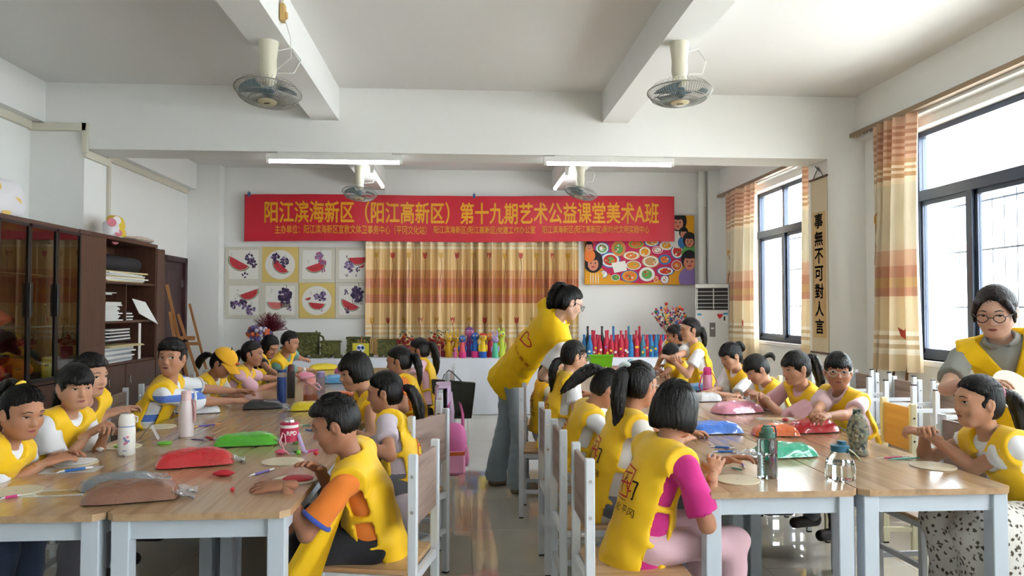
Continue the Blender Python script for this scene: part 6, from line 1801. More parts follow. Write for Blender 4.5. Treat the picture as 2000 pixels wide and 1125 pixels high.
g = G(); g.tube([(.034, 0, .175), (.047, 0, .172), (.047, 0, .150), (.036, 0, .148)], .004, 8); g.build('lid_loop', PWH, o)
g = G(); [g.lathe((.034 * math.sin(a) * 1.1, -.034 * math.cos(a) * 1.1, z), [(.006, 0), (.006, .0008)], 10, k % 2, ax=((math.cos(a), math.sin(a), 0), (0, 0, 1), (math.sin(a), -math.cos(a), 0))) for k, (a, z) in enumerate(((.3, .07), (.5, .085), (.15, .08), (.4, .06), (.6, .066), (.2, .055)))]; g.box(-.002, -.0375, .022, .016, -.0365, .026); g.build('printed_motif', [mat('print_lilac', (130, 140, 180), .5), mat('print_rose', (200, 120, 150), .5)], o)
o = vessel('sports_bottle', 'pale pink ribbed bottle with dusty pink strap', 363, 853, [('body', [(.033, 0), (.037, .005)] + [(.0365 + .0006 * (k % 2), .01 + .004 * k) for k in range(20)] + [(.037, .10), (.037, .15), (.033, .165), (.026, .19)], PKW), ('lid', [(.026, .19), (.0265, .195), (.025, .235), (.02, .24), (.0, .241)], mat('lid_rose', (226, 196, 196), .4))])
g = G(); g.tube([(.026, 0, .195), (.05, -.01, .185), (.052, -.015, .12), (.048, -.012, .075), (.042, -.01, .12), (.03, 0, .19)], .007, 8, flat=.3); g.build('strap', mat('strap_dusty', (190, 140, 140), .7), o)
o = vessel('water_bottle', 'clear bottle with raspberry sleeve and steel button lid', 565, 884, [('glass_base', [(.037, 0), (.040, .004), (.040, .06)], GLS), ('sleeve', [(.0415, .055), (.0415, .118)], mat('raspberry', (176, 36, 74), .5)), ('collar', [(.040, .118), (.040, .132)], PWH), ('lid', [(.043, .132), (.043, .140), (.036, .143)], mat('raspberry', (176, 36, 74), .5)), ('button', [(.026, .142), (.024, .153), (.012, .162), (.0, .163)], CHROME)])
g = G(); put_text(g, 'RPD', (0, 0, 0), (1, 0, 0), (0, 0, 1), h=.018, bold=.03, fn=lambda a, b: V3(.0424 * math.sin(a / .042 - .05), -.0424 * math.cos(a / .042 - .05), .086 + b)); g.build('sleeve_lettering', PWH, o, smooth=False)
g = G(); g.tube([(-.02, -.04, .085), (-.035, -.045, .06), (-.025, -.05, .035), (-.005, -.048, .05), (-.01, -.045, .09), (-.02, -.045, .10), (-.03, -.045, .07), (-.01, -.055, .02), (.02, -.07, .004)], .0028, 6); g.build('cord', mat('strap_pink', (226, 170, 180), .6), o)
g = G(); g.tube([(.04, 0, .09), (.055, -.02, .06), (.075, -.03, .012), (.09, -.03, .006)], .009, 8, flat=.35); g.build('strap', mat('strap_lilac', (180, 160, 200), .6), o)
vessel('thermos', 'slim navy blue thermos with steel rim', 550, 789, [('body', [(.031, 0), (.033, .004), (.033, .19)], mat('navy_enamel', (46, 70, 128), .3, metal=.3)), ('steel_rim', [(.0325, .19), (.0325, .222)], CHROME), ('lid', [(.033, .222), (.033, .240), (.0, .241)], mat('navy_enamel', (46, 70, 128), .3, metal=.3))])
o = vessel('water_bottle', 'dark transparent bottle behind the navy thermos', 568, 777, [('body', [(.028, 0), (.03, .004), (.03, .19), (.026, .2)], mat('smoke_plastic', (70, 74, 80), .1, trans=.8, ior=1.2)), ('lid', [(.026, .2), (.026, .23), (.015, .25), (0, .251)], mat('lid_dark_red', (90, 40, 48), .5))])
o = vessel('water_bottle', 'clear pink bottle with amber drink and loop handle', 606, 784, [('body', [(.046, 0), (.05, .005), (.05, .10), (.044, .12), (.036, .128)], mat('pink_clear_plastic', (240, 206, 206), .05, trans=.95, ior=1.2)), ('drink', [(.044, .006), (.045, .05), (.0, .05)], mat('amber_tea', (200, 120, 30), .05, trans=.6, ior=1.33)), ('lid', [(.037, .128), (.037, .165), (.03, .172), (0, .173)], mat('coral_lid', (226, 150, 146), .4))])
g = G(); g.tube([(.03, -.02, .14), (.06, -.03, .13), (.085, -.03, .10), (.07, -.03, .085), (.03, -.04, .12), (-.02, -.04, .145)], .007, 8, flat=.5); g.build('loop_handle', mat('strap_pink', (226, 170, 180), .6), o)
o = vessel('water_bottle', 'small lilac bottle behind the pink one', 626, 770, [('body', [(.032, 0), (.035, .004), (.035, .12), (.03, .13)], mat('lilac_clear', (200, 196, 220), .06, trans=.9, ior=1.2)), ('lid', [(.03, .13), (.033, .135), (.033, .17), (.02, .18), (0, .181)], mat('lilac_lid', (150, 140, 180), .4))])
g = G(); g.tube([(.03, -.02, .15), (.06, -.03, .13), (.06, -.03, .09), (.03, -.035, .10)], .006, 8, flat=.5); g.build('loop_handle', mat('lilac_lid', (150, 140, 180), .4), o)
p = T(515 + 3, 722 + 18); o = thing('toy_cup', 'small white lidded cup with a figure knob at the far left tables', 'cup', T(594, 735)); 
for pn, pf, m in (('cup', [(.03, 0), (.034, .03), (.032, .035)], PKW), ('lid', [(.033, .035), (.02, .05), (.012, .055)], PWH)): g = G(); g.lathe((0, 0, 0), pf, 18); g.build(pn, m, o)
g = G(); g.ell((0, 0, .07), .018, 10, 8); g.build('knob', PWH, o)
# right tables
o = vessel('water_bottle', 'tall grey clear bottle with dark green cap, half full', 1499, 932, [('body', [(.037, 0), (.039, .004), (.039, .145), (.034, .155), (.028, .158)], GGR), ('water', [(.035, .006), (.0355, .09), (.0, .0905)], WATER), ('cap', [(.031, .158), (.031, .176), (.0, .178)], mat('cap_green', (70, 110, 96), .5)), ('spout', [(.023, .177), (.023, .195), (.016, .2), (.016, .206), (0, .207)], mat('cap_green', (70, 110, 96), .5))])
g = G(); g.tube([(.018, 0, .203), (.032, 0, .20), (.036, 0, .18), (.034, -.004, .162)], .003, 6); g.build('carry_loop', mat('cord_dark', (40, 60, 70), .5), o)
g = G(); [g.box(-.037 + .0, -.0395, .04 + .011 * k, -.029, -.0385, .044 + .011 * k) for k in range(8)]; g.v = [(.0395 * math.sin(-.85 + (a + .037) * 20), -.0395 * math.cos(-.85 + (a + .037) * 20), c) for a, b, c in g.v]; g.build('scale_marks', PWH, o)
o = vessel('water_jug', 'round clear jug of water with blue lid and olive strap', 1641, 936, [('body', [(.050, 0), (.055, .006), (.056, .045), (.050, .075), (.036, .098), (.031, .105), (.031, .112)], GLS), ('water', [(.050, .006), (.052, .045), (.050, .062), (0, .0625)], WATER), ('lid', [(.034, .110), (.035, .133), (.0, .134)], mat('jug_blue', (40, 96, 120), .4))])
g = G(); g.lathe((.018, .018, .13), [(.018, 0), (.018, .016), (0, .0165)], 16); g.build('spout_cap', mat('jug_blue', (40, 96, 120), .4), o)
g = G(); g.tube([(.02, -.03, .122), (.035, -.04, .11), (.058, -.035, .088), (.066, -.03, .078)], .011, 8, flat=.25); g.build('strap', mat('olive_strap', (110, 114, 66), .6), o)
MOSA = mat('stone_mosaic', (128, 126, 106), .6, bump=.8, bscale=60)
nt = MOSA.node_tree; vo_ = nt.nodes.new('ShaderNodeTexVoronoi'); vo_.inputs['Scale'].default_value = 75; rp = nt.nodes.new('ShaderNodeValToRGB'); tcn = nt.nodes.new('ShaderNodeTexCoord'); nt.links.new(tcn.outputs['Object'], vo_.inputs['Vector']); sx_ = nt.nodes.new('ShaderNodeSeparateColor'); nt.links.new(vo_.outputs['Color'], sx_.inputs[0]); nt.links.new(sx_.outputs[0], rp.inputs['Fac'])
for k, (po_, c) in enumerate(((.0, (60, 62, 60)), (.25, (150, 140, 110)), (.5, (108, 124, 116)), (.75, (176, 168, 140)), (.95, (70, 80, 84)))):
    (rp.color_ramp.elements[k] if k < 2 else rp.color_ramp.elements.new(po_)).color = srgb(*c)
    rp.color_ramp.elements[k].position = po_
nt.links.new(rp.outputs[0], nt.nodes['Principled BSDF'].inputs['Base Color'])
o = thing('stone_vase', 'pebble covered bottle vase standing by the blue lidded jug', 'vase', T(1676, 888)); g = G(); g.lathe((0, 0, 0), [(.040, 0), (.044, .005), (.044, .022), (.038, .03), (.040, .06), (.046, .10), (.045, .135), (.034, .165), (.022, .185), (.020, .19), (.020, .208), (.0, .209)], 30)
g.v = [(a * (1 + .05 * math.sin(37 * a * 20 + c * 300) * math.sin(c * 210 + b * 500)), b * (1 + .05 * math.sin(c * 260 + b * 700)), c) for a, b, c in g.v]; g.build('body', MOSA, o)
PNK, PNK2 = mat('thermos_hotpink', (214, 60, 140), .35), mat('thermos_softpink', (226, 160, 190), .35)
o = vessel('thermos', 'pink thermos with magenta straps near the standing girl', 1382, 766, [('body', [(.034, 0), (.037, .006), (.037, .03)], PNK), ('sleeve', [(.037, .03), (.037, .12), (.033, .14)], PNK2), ('lid', [(.031, .14), (.033, .15), (.033, .185), (.024, .20), (0, .202)], PNK)])
for q in (-1, 1): g = G(); g.tube([(q * .03, -.01, .16), (q * .055, -.015, .12), (q * .075, -.02, .05), (q * .06, -.02, .012)], .012, 8, flat=.2); g.build('strap', PNK, o)
o = thing('storage_basket', 'lime green plastic basket at the far right tables', 'basket', T(1173, 716)); LIME = mat('lime_plastic', (120, 200, 24), .4)
w, d_, hh_ = .26, .17, .13; g = G(); bt = lambda k: [(-w / 2 * k, -d_ / 2 * k), (w / 2 * k, -d_ / 2 * k), (w / 2 * k, d_ / 2 * k), (-w / 2 * k, d_ / 2 * k)]
v = [(x, y, 0) for x, y in bt(.88)] + [(x, y, hh_) for x, y in bt(1)] + [(x, y, hh_) for x, y in bt(.97)] + [(x, y, .004) for x, y in bt(.86)]
g.add(v, [(3, 2, 1, 0)] + [(i, (i + 1) % 4, 4 + (i + 1) % 4, 4 + i) for i in range(4)] + [(4 + i, 4 + (i + 1) % 4, 8 + (i + 1) % 4, 8 + i) for i in range(4)] + [(8 + i, 8 + (i + 1) % 4, 12 + (i + 1) % 4, 12 + i) for i in range(4)] + [(12, 13, 14, 15)]); g.build('tub', LIME, o)
g = G()
for x0, y0, x1, y1 in ((-w / 2 - .008, -d_ / 2 - .008, w / 2 + .008, -d_ / 2 + .002), (-w / 2 - .008, d_ / 2 - .002, w / 2 + .008, d_ / 2 + .008), (-w / 2 - .008, -d_ / 2, -w / 2 + .002, d_ / 2), (w / 2 - .002, -d_ / 2, w / 2 + .008, d_ / 2)): g.box(x0, y0, hh_ - .012, x1, y1, hh_ + .004)
g.build('rim', LIME, o)
o = vessel('water_bottle', 'small bottle with light blue lid and purple handle by the green basket', 1232, 731, [('body', [(.032, 0), (.035, .004), (.035, .10), (.03, .11)], mat('rose_clear', (206, 170, 170), .1, trans=.6, ior=1.2)), ('lid', [(.03, .11), (.034, .115), (.034, .14), (.02, .155), (0, .156)], mat('lid_skyblue', (150, 190, 214), .4))])
g = G(); g.tube([(-.03, -.01, .11), (-.06, -.01, .09), (-.065, -.01, .03), (-.06, -.01, .02)], .008, 8, flat=.3); g.build('strap', mat('strap_purple', (90, 70, 130), .6), o)
# bags and clothes on the aisle chairs
TOTE = mat('dark_olive_canvas', (44, 44, 38), .7, bump=.2, bscale=40)
o = thing('tote_bag', 'dark canvas tote bag hanging from the chair back in the aisle', 'bag', (-.085, 6.30, .10))
g = G(); v = []
for z, w, d_ in ((.40, .30, .11), (.44, .31, .12), (.60, .35, .10), (.72, .37, .06), (.725, .35, .045)):
    v += [(-w / 2, -d_ / 2, z), (w / 2, -d_ / 2, z - .03 * (z > .6)), (w / 2, d_ / 2, z - .03 * (z > .6)), (-w / 2, d_ / 2, z)]
g.add(v, [(3, 2, 1, 0)] + [(4 * r_ + i, 4 * r_ + (i + 1) % 4, 4 * r_ + 4 + (i + 1) % 4, 4 * r_ + 4 + i) for r_ in range(4) for i in range(4)] + [(16, 17, 18, 19)]); g.build('bag_body', TOTE, o)
for y in (-.03, .03): g = G(); g.tube([(-.10, y, .70), (-.08, y, .76), (-.04, y, .80), (.0, y, .77), (.08, y, .69)], .010, 8, flat=.35); g.build('handle', BLACK, o)
PKB, PKB2 = mat('pink_backpack', (206, 104, 160), .6, bump=.15, bscale=40), mat('pink_mesh', (226, 150, 186), .6)
o = thing('backpack', 'pink child\'s backpack hanging behind the turned aisle chair', 'bag', (-.055, 4.36, .0), .15)
g = G(); blob(g, (0, 0, 0), .075, .155, .06, 21, 3.0, .03); g.v = [(a, c, b + .60) for a, b, c in g.v]; g.build('bag_body', PKB, o, angle=80)
g = G(); g.cbox(-.055, -.085, .47, .055, -.05, .60, .012); po = g.build('front_pocket', PKB2, o); g = G(); g.box(-.05, -.088, .58, .05, -.084, .60); g.build('zip', ORNG, po)
g = G(); blob(g, (.07, 0, .56), .02, .04, .06, 4, 2.6, .03); g.build('side_pocket', PKB2, o)
for x in (-.06, .06): g = G(); g.tube([(x, .02, .70), (x * .8, .0, .80), (x * .5, -.02, .87), (x * .9, .03, .80), (x, .05, .68)], .011, 8, flat=.4); g.build('strap', PKB, o)
o = thing('jacket', 'lilac jacket draped over an aisle chair back', 'jacket', (-.145, 5.2, 0)); JK = cloth('lilac_cloth', (186, 160, 188))
def jk(u, v):
    a = (u - .5) * 2; th = math.pi * v
    x = .036 * math.cos(th) if .3 < v < .7 else .036 * math.copysign(1, .5 - v); z = .885 - (0 if .3 < v < .7 else (abs(v - .5) - .2) * 1.1)
    return (x + .012 * math.sin(u * 14) * (1 + abs(v - .5) * 2), a * (.19 + .03 * abs(v - .5)), z + .012 * math.sin(u * 9))
g = G(); g.grid(jk, 24, 20); g.build('jacket_cloth', JK, o, angle=80)
g = G(); g.tube([(.045, -.12, .85), (.06, -.15, .72), (.055, -.14, .58)], [.04, .04, .034], 10, flat=.6); g.build('sleeve', JK, o)
# ---------------------------------------------------------------- who sits where
sw_ = cloth('tee_white', (226, 226, 228)); sc_ = cloth('tee_cream', (214, 210, 200)); sp_ = cloth('tee_pale_pink', (226, 180, 192)); sl_ = cloth('tee_lilac_grey', (196, 184, 194)); so_ = cloth('tee_orange', (226, 124, 44)); st_ = cloth('tee_teal', (106, 156, 152), var=.1, vscale=40)
sm_ = cloth('tee_magenta', (198, 44, 128)); sg_ = cloth('polo_grey', (140, 142, 136)); sb_ = cloth('tee_brown', (120, 90, 80)); syl = cloth('tee_yellow', (236, 200, 40))
jean = cloth('pale_denim', (150, 164, 172), var=.12, vscale=5); dkj = cloth('dark_denim', (44, 56, 78)); blk = cloth('black_trousers', (34, 34, 40)); pkt = cloth('pale_pink_trousers', (206, 170, 178)); gry = cloth('grey_trousers', (100, 100, 108)); kh = cloth('brown_trousers', (110, 84, 72)); plum = cloth('plum_trousers', (96, 66, 84))
def stripe_mat():
    m = cloth('tee_blue_white_stripe', (96, 126, 200)); nt = m.node_tree; b = nt.nodes['Principled BSDF']; tc = nt.nodes.new('ShaderNodeTexCoord'); sp = nt.nodes.new('ShaderNodeSeparateXYZ'); nt.links.new(tc.outputs['Object'], sp.inputs[0])
    mu = nt.nodes.new('ShaderNodeMath'); mu.operation = 'MULTIPLY'; mu.inputs[1].default_value = 52; sn = nt.nodes.new('ShaderNodeMath'); sn.operation = 'SINE'; nt.links.new(sp.outputs['Z'], mu.inputs[0]); nt.links.new(mu.outputs[0], sn.inputs[0])
    r = nt.nodes.new('ShaderNodeValToRGB'); r.color_ramp.interpolation = 'CONSTANT'; r.color_ramp.elements[0].color = srgb(224, 226, 230); r.color_ramp.elements[1].position = .45; r.color_ramp.elements[1].color = srgb(88, 122, 200); nt.links.new(sn.outputs[0], r.inputs[0]); nt.links.new(r.outputs[0], b.inputs['Base Color']); return m
def floral_mat():
    m = cloth('floral_skirt', (206, 204, 198)); nt = m.node_tree; b = nt.nodes['Principled BSDF']; tc = nt.nodes.new('ShaderNodeTexCoord'); vo = nt.nodes.new('ShaderNodeTexVoronoi'); vo.inputs['Scale'].default_value = 42; n = nt.nodes.new('ShaderNodeTexNoise'); n.inputs['Scale'].default_value = 120
    nt.links.new(tc.outputs['Object'], vo.inputs['Vector']); nt.links.new(tc.outputs['Object'], n.inputs['Vector']); ad = nt.nodes.new('ShaderNodeMath'); ad.operation = 'ADD'; mu = nt.nodes.new('ShaderNodeMath'); mu.operation = 'MULTIPLY'; mu.inputs[1].default_value = .8
    nt.links.new(n.outputs['Fac'], mu.inputs[0]); nt.links.new(vo.outputs['Distance'], ad.inputs[0]); nt.links.new(mu.outputs[0], ad.inputs[1]); r = nt.nodes.new('ShaderNodeValToRGB'); r.color_ramp.interpolation = 'CONSTANT'; e = r.color_ramp.elements; e[0].color = srgb(74, 66, 56); e[1].position = .66; e[1].color = srgb(120, 112, 96); q = e.new(.72); q.color = srgb(210, 208, 202)
    nt.links.new(ad.outputs[0], r.inputs[0]); nt.links.new(r.outputs[0], b.inputs['Base Color']); return m
STRIPE, FLORAL = stripe_mat(), floral_mat()
tie = lambda n, c: mat('tie_' + n, c, .7)
GLB = mat('glasses_dark', (40, 42, 48), .3); GLC = mat('glasses_clear_frame', (200, 196, 190), .2)
W = lambda x, y, z=.785: atZ(x, y, z)
def HD(x, y, X): return atX(x, y, X)
def PONY(z0=.03, back=.09, away=(0, 0), L=.3, r=1.0, rise=.03): # falls behind the head: away = horizontal drift per unit length
    a = V3(away[0], away[1], 0)
    return dict(pony=[(0, -back, z0), a * .05 + UP * rise, a * .10 - UP * (L * .25), a * .11 - UP * (L * .65), a * .10 - UP * L], pr=[.015 * r, .027 * r, .030 * r, .024 * r, .007 * r])
E_ = {}
def add(key, *a, **k): E_[key] = person(*a, **k); return E_[key]
hp_ = lambda **k: k
SEAT = .525
# ---- left group, cabinet side (facing right)
add('L1', 'leftmost girl in yellow bib, hair tied with a yellow band, looking down', HD(45, 803, -1.73), (-2.03, 3.0, SEAT), -4, look=-28, pitch=16, hands=(W(112, 893), W(86, 905)), skin_i=1, shirt=sw_, pants=dkj, hairp=hp_(line=.055, **PONY(.095, .045, (-.9, .2), .07, .8)), tie=tie('yellow', (226, 190, 50)), eye=.45, emblem='front', curl=30)
add('L2', 'girl with straight black fringe and white sleeves by the white thermos', HD(148, 753, -1.80), (-2.04, 3.62, SEAT), -10, look=-42, pitch=10, hands=(W(205, 846, .84), W(172, 848, .84)), skin_i=0, shirt=sw_, pants=gry, hairp=hp_(bang=.020, cover_ears=False, **PONY(-.03, .09, (-.6, .3), .26)), eye=.55, emblem='front', curl=60)
add('L3', 'plump faced boy with short hair behind the girl with the fringe', HD(176, 732, -1.92), (-2.12, 4.16, SEAT), -6, look=-20, pitch=8, s=1.04, hands=(W(232, 800, .84), W(208, 812, .84)), skin_i=2, shirt=sb_, pants=blk, hair='boy', hairp=hp_(line=.058), eye=.6, emblem='front', curl=45)
add('L4', 'boy in blue striped tee turning to look left, arms stretched out', HD(335, 697, -1.80), (-2.02, 4.78, SEAT), 12, look=-92, pitch=2, s=1.10, hs=1.06, hands=(W(500, 770, .80), W(468, 785, .80)), skin_i=1, shirt=STRIPE, sleeve=.72, trim=sw_, pants=blk, hair='boy', hairp=hp_(line=.050, thick=.004), eye=1.0, mouth=.8, extra={'gaze': -1}, curl=12)
r5 = add('L5', 'girl wearing a yellow duck bill cap, head bowed over the table', HD(437, 708, -1.74), (-2.04, 5.62, SEAT), -4, look=-14, pitch=34, hands=(W(475, 768), W(440, 778)), skin_i=3, shirt=sc_, pants=dkj, hairp=hp_(line=.03, **PONY(-.01, .09, (-1.2, .3), .10, .9)), tie=tie('grey', (120, 120, 120)), eye=.3, emblem='front')
add('L6', 'girl in a pale pink tee with a low ponytail, in profile', HD(494, 690, -1.73), (-2.03, 6.22, SEAT), 0, look=-6, pitch=6, hands=(W(552, 740), W(538, 750)), skin_i=3, shirt=sp_, pants=dkj, hairp=hp_(line=.05, **PONY(-.02, .09, (-.6, .1), .12)), eye=.6, lod=1.1)
add('L7', 'girl whose loose black hair hangs over her face', HD(528, 676, -1.83), (-2.05, 7.02, SEAT), -8, look=-30, pitch=32, hands=(W(565, 734), W(555, 742)), skin_i=1, shirt=cloth('tee_black', (36, 34, 36)), pants=blk, hair='long', hairp=hp_(line=.05, drop=.08, half=.042), eye=.3, emblem='front', lod=1.15)
add('L8', 'boy in a teal tee reaching across the far left table', HD(567, 668, -1.70), (-2.0, 7.72, SEAT), 0, look=-8, pitch=14, s=1.06, hs=1.0, hands=(W(610, 711, .80), W(600, 722, .79)), skin_i=1, shirt=st_, sleeve=.8, pants=blk, hair='crew', hairp=hp_(line=.058), eye=.4, lod=1.15)
# ---- left group, aisle side (facing left)
add('LR9', 'boy in an orange tee and long yellow bib nearest in the aisle', HD(654, 826, -.49), (-.35, 2.98, SEAT), 176, look=182, pitch=20, s=1.02, hands=(W(556, 948, .775), W(622, 915, .80)), skin_i=3, shirt=so_, sleeve=.75, trim=cloth('cuff_blue', (60, 84, 170)), pants=blk, shorts=True, hair='boy', hairp=hp_(line=.060), eye=.4, tabard=.10, lod=.9, curl=25, handdirs=((-1, .05, -.05), None))
add('LR10', 'girl in lilac grey tee with a ponytail in a red tie', HD(750, 764, -.41), (-.30, 3.74, SEAT), 180, look=176, pitch=10, s=1.02, hands=(W(690, 862, .79), W(668, 838, .79)), skin_i=1, shirt=sl_, pants=gry, hairp=hp_(line=.045, **PONY(.0, .095, (.95, 0), .34, 1.05, .01)), tie=tie('red_braid', (170, 40, 60)), eye=.55, emblem='vest', tabard=.06, lod=.95)
add('LR11', 'child with short bobbed hair and bare arms looking back over the table', HD(692, 724, -.62), (-.36, 4.46, SEAT), 188, look=208, pitch=16, s=1.04, hands=(W(660, 835, .80), W(650, 800, .79)), skin_i=0, shirt=None, pants=blk, hair='bob', hairp=hp_(bang=.024, nape=-.065, half=.050), eye=.5)
add('LR12', 'girl with parted hair and ponytail wearing an orange tee', HD(778, 704, -.46), (-.33, 5.18, SEAT), 180, look=172, pitch=14, hands=(W(735, 790), W(720, 775)), skin_i=1, shirt=so_, pants=blk, hairp=hp_(line=.05, **PONY(.0, .09, (.7, -.2), .24)), tie=tie('pink', (206, 150, 160)), eye=.4, lod=1.1)
add('LR13', 'farthest girl on the aisle with a long ponytail in a white tie', HD(818, 683, -.39), (-.28, 6.30, SEAT), 178, look=170, pitch=14, hands=(W(765, 750), W(755, 745)), skin_i=1, shirt=sp_, pants=blk, hairp=hp_(line=.05, **PONY(.02, .092, (.75, -.1), .30, 1.1)), tie=tie('white', (220, 218, 214)), eye=.4, lod=1.15)
# ---- right group, aisle side (facing right)
add('R14', 'long haired child half hidden below the bending volunteer', HD(1080, 716, .70), (.64, 5.86, SEAT), 4, look=0, pitch=22, hands=(W(1130, 765), W(1140, 772)), skin_i=1, shirt=sw_, pants=plum, hair='long', hairp=hp_(line=.05, drop=.06), eye=.4, emblem='vest', lod=1.1)
add('R15', 'girl in glasses with a low ponytail beside the green basket', HD(1122, 694, .75), (.62, 5.02, SEAT), 6, look=14, pitch=14, hands=(W(1168, 778, .80), W(1160, 785, .80)), skin_i=2, shirt=sw_, pants=gry, hairp=hp_(line=.05, **PONY(-.05, .085, (-.7, -.1), .27, 1.0, .0)), eye=.45, glasses=GLB, emblem='vest')
add('R16', 'girl bending low with a loose ponytail over her shoulder', HD(1187, 757, .80), (.60, 4.14, SEAT), 2, look=6, pitch=38, hands=(W(1270, 820), W(1262, 830)), skin_i=1, shirt=sw_, sleeve=.7, pants=sc_, hairp=hp_(line=.05, pony=[(-.01, -.07, .07), (-.06, 0, .03), (-.15, -.02, -.02), (-.23, -.03, -.09), (-.27, -.03, -.13)], pr=[.018, .034, .036, .024, .006]), tie=tie('pinkish', (206, 160, 160)), eye=.3, emblem='vest')
add('R17', 'girl with a high ponytail in a fluffy white scrunchie', HD(1250, 749, .83), (.66, 3.46, SEAT), 8, look=34, pitch=14, s=1.03, hands=(W(1338, 845), W(1330, 860)), skin_i=1, shirt=sc_, sleeve=.7, pants=gry, hairp=hp_(line=.05, tie_r=(.026, .014), pony=[(-.03, -.085, .055), (-.035, -.05, -.01), (-.055, -.075, -.12), (-.06, -.075, -.24), (-.075, -.07, -.34)], pr=[.02, .034, .036, .028, .008]), tie=tie('mint_white', (206, 222, 216)), eye=.4, emblem='vest', glasses=GLC, tabard=.05, lod=.95)
add('R18', 'child with a black bob in magenta tee, back to the camera', HD(1322, 796, .84), (.68, 2.86, SEAT), 14, look=42, pitch=16, s=1.06, hands=(W(1412, 900, .80), W(1392, 925, .79)), skin_i=1, shirt=sm_, sleeve=.8, pants=pkt, hair='bob', hairp=hp_(bang=.024, nape=-.095), eye=.4, emblem='vest', tabard=.10, lod=.9)
# ---- far end of the right group
add('R19', 'girl standing at the window side with a ponytail, hands together', HD(1347, 643, 2.02), (2.16, 6.62, .72), 178, look=186, pitch=6, s=1.03, stand=True, feet=((2.14, 6.54, 0), (2.18, 6.72, 0)), hands=(W(1312, 702, .97), W(1306, 706, .98)), skin_i=2, shirt=sw_, pants=sw_, hairp=hp_(line=.05, **PONY(-.02, .09, (.5, .1), .2)), eye=.55, curl=60, lod=1.1)
add('R20', 'bent girl with a pink hair clip, face down over the far table', HD(1311, 691, 2.0), (2.20, 7.28, SEAT), 185, look=200, pitch=42, hands=(W(1300, 732), W(1292, 738)), skin_i=3, shirt=syl, pants=blk, hairp=hp_(line=.04, **PONY(.0, .09, (.5, .1), .08)), tie=tie('butter', (226, 216, 150)), eye=.3, lod=1.15)
add('R21', 'far girl with tied back hair seen behind the standing girl', HD(1318, 654, 2.14), (2.26, 7.95, SEAT + .04), 190, look=165, pitch=16, s=1.12, hs=1.05, hands=(W(1290, 716), W(1282, 718)), skin_i=1, shirt=sw_, pants=blk, hairp=hp_(line=.05, cover_ears=True, **PONY(-.04, .085, (.5, -.3), .22)), eye=.4, lod=1.2)
# ---- right group, window side (facing left)
add('R22', 'girl with a short fringe working beside the pink thermos', HD(1426, 694, 2.10), (2.34, 5.95, SEAT), 180, look=194, pitch=24, hands=(W(1398, 768), W(1392, 762)), skin_i=2, shirt=sw_, sleeve=.75, pants=gry, hairp=hp_(bang=.026, **PONY(.05, .08, (.5, 0), .05)), tie=tie('white', (220, 218, 214)), eye=.3, emblem='front', lod=1.05)
add('R23', 'girl with a small tufted ponytail bowing her head', HD(1476, 720, 2.10), (2.36, 5.36, SEAT), 180, look=186, pitch=36, hands=(W(1446, 784), W(1442, 776)), skin_i=2, shirt=sw_, sleeve=.75, pants=gry, hairp=hp_(bang=.03, pony=[(0, -.095, .03), (.05, .0, .03), (.08, .0, .02), (.09, -.01, -.04)], pr=[.014, .022, .02, .006]), eye=.25, lod=1.05)
add('R24', 'girl with a pink scrunchie and long ponytail opening the pink clay bag', HD(1553, 717, 2.10), (2.35, 4.78, SEAT), 182, look=190, pitch=14, s=1.02, hands=(W(1490, 775, .86), W(1482, 772, .86)), skin_i=2, shirt=sp_, sleeve=.75, pants=gry, hairp=hp_(bang=.026, tie_r=(.022, .010), **PONY(.03, .095, (.9, .1), .32, 1.15)), tie=tie('dusty_pink', (206, 160, 180)), eye=.5, emblem='front', curl=60)
add('R25', 'girl with clear glasses and pink check collar facing the camera', HD(1637, 722, 2.13), (2.36, 4.26, SEAT), 196, look=244, pitch=8, hands=(W(1618, 812, .86), W(1592, 808, .86)), skin_i=1, shirt=cloth('shirt_pink_check', (226, 196, 200), var=.08, vscale=60), collar=cloth('shirt_pink_check', (226, 196, 200)), pants=gry, hairp=hp_(bang=.024, **PONY(.0, .09, (.3, .3), .2)), eye=.7, glasses=GLC, emblem='front', curl=60)
add('R26', 'near girl at the right in a floral skirt, ponytail in a pink band', HD(1908, 782, 2.16), (2.44, 2.98, SEAT), 182, look=178, pitch=4, s=1.05, hs=1.06, hands=(W(1818, 852, .86), W(1806, 845, .87)), skin_i=0, shirt=sw_, sleeve=.14, pants=FLORAL, skirt=True, hairp=hp_(line=.052, tie_r=(.020, .010), **PONY(.025, .10, (1.0, .05), .27, 1.15, .0)), tie=tie('rose_band', (196, 110, 140)), eye=.6, emblem='front', tabard=.06, lod=.95, curl=75)
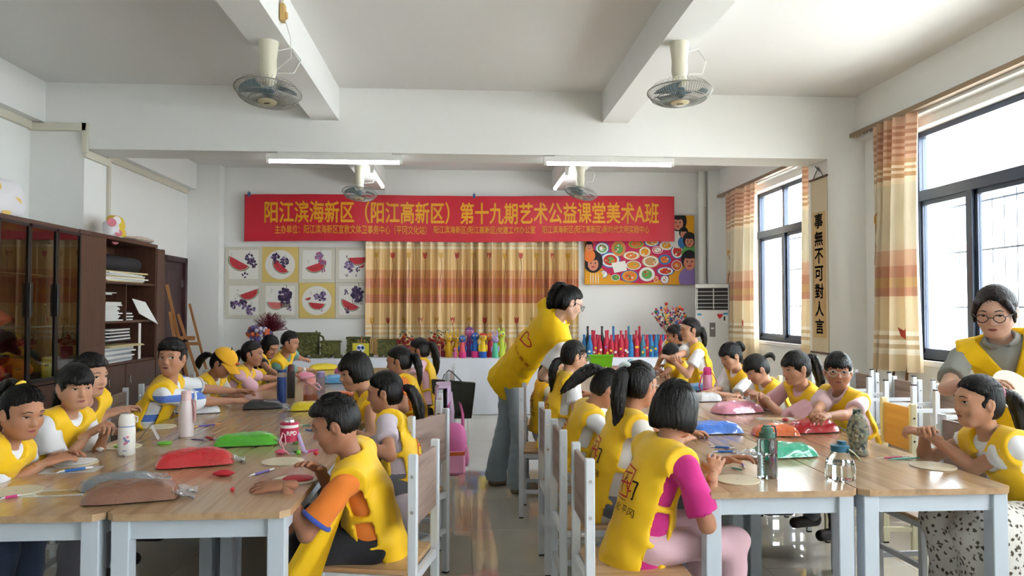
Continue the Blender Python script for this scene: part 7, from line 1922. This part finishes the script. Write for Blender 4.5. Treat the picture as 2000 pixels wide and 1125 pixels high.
# ---- volunteers
add('T27', 'volunteer in yellow vest and pale jeans bending over the right tables', HD(1113, 590, .76), (.38, 5.86, .90), 26, look=12, pitch=26, s=1.18, hs=1.06, adult=True, stand=True, feet=((.26, 6.02, 0), (.42, 5.74, 0)), hands=(V3(.98, 5.9, .86), V3(.72, 5.42, .86)), skin_i=4, shirt=sw_, sleeve=.75, vmat=YELLOW2, pants=jean, hairp=hp_(line=.05, flare=True, pony=[(0, -.06, .085), (-.05, .02, .03), (-.10, .04, -.06), (-.12, .05, -.15), (-.12, .05, -.2)], pr=[.02, .04, .045, .04, .01]), eye=.4, glasses=GLB, emblem='heart', tabard=.04, collar=YELLOW2)
BROWNH = mat('dark_brown_hair', (30, 23, 22), 0.45, bump=0.6, bscale=140, stretch=(1, 1, 0.1), spec=0.35)
add('T28', 'volunteer with dark glasses in yellow vest and grey polo, holding a board', HD(1944, 606, 2.56), (2.76, 3.52, .90), 238, look=222, pitch=20, s=1.20, hs=1.12, adult=True, stand=True, feet=((2.88, 3.48, 0), (2.68, 3.58, 0)), hands=(atY(1992, 772, 3.20), atY(1915, 748, 3.22)), skin_i=4, shirt=sg_, sleeve=.68, vmat=YELLOW2, pants=dkj, collar=sg_, hairp=hp_(mat=BROWNH, line=.060, arch=17, half=.066, cover_ears=True, locks=True, **PONY(-.03, .09, (.3, .4), .34, 1.15)), eye=.45, glasses=GLB, lod=.95, elbow=(.45, 1.0), vneck=.17)
# cap of the girl at the left table
c5 = r5; hpf, og, hs5 = c5['hp'], c5['org'], c5['hs']; CAPY = cloth('cap_yellow', (236, 176, 40)); A5 = c5['hax']
g = SDF(.006, hpf(0, 0, .03) - .16, hpf(0, 0, .03) + .17)
g.ell(hpf(0, -.008, .03), A5, (.091 * hs5, .106 * hs5, .094 * hs5), .01); g.plane(hpf(0, 0, .035), -A5[2] * 1.0 - A5[1] * .12)
V, Q = g.net(); co = ob('cap', mesh_np('cap', V - og, quads=Q), [CAPY], c5['root'])
g = G(); g.grid(lambda u, v: hpf((u - .5) * .15 * (1 - .25 * v), .07 + .10 * v - .10 * (u - .5) ** 2 * 2, .044 - .035 * v - .10 * (u - .5) ** 2) - og, 12, 6); g.grid(lambda u, v: hpf((.5 - u) * .15 * (1 - .25 * v), .07 + .10 * v - .10 * (u - .5) ** 2 * 2, .040 - .035 * v - .10 * (u - .5) ** 2) - og, 12, 6); g.build('brim', CAPY, co, angle=80)
g = G(); g.ell(hpf(0, .108, .062) - og, (.016, .016, .008), 10, 6); g.build('bill_ornament', cm('beak', (226, 96, 40)), co); g = G(); g.tube([hpf(0, -.0, .122) - og, hpf(.008, 0, .140) - og, hpf(.02, 0, .145) - og], .005, 6); g.build('top_tuft', BLACK, co)
# board in the standing volunteer's hands
pb = atY(1985, 768, 3.14); r = thing('plywood_disc_board', 'pale round board held by the standing volunteer', 'board', pb, .2)
g = G(); g.lathe((0, 0, 0), [(.115, -.003), (.115, .003), (.0, .0031)], 32, ax=((1, 0, 0), (0, .55, .83), (0, -.83, .55))); g.build('disc', DISC, r)

# front panel of the near boy's bib hanging over his lap
q = E_['LR9']; og = q['org']
def fl_(u, v):
    x0, x1 = -.49 - .19 * v, -.43 - .11 * v
    return V3(x0 + (x1 - x0) * u, 2.80 + .025 * u + .012 * math.sin(u * 8 + v * 3) - .02 * math.sin(v * 3), .75 - .34 * v - .02 * u) - og
g = G(); g.grid(fl_, 12, 16); g.grid(lambda u, v: fl_(1 - u, v) + V3(.003, 0, -.001), 12, 16); g.build('vest_front_panel', YELLOW, q['root'], angle=80)
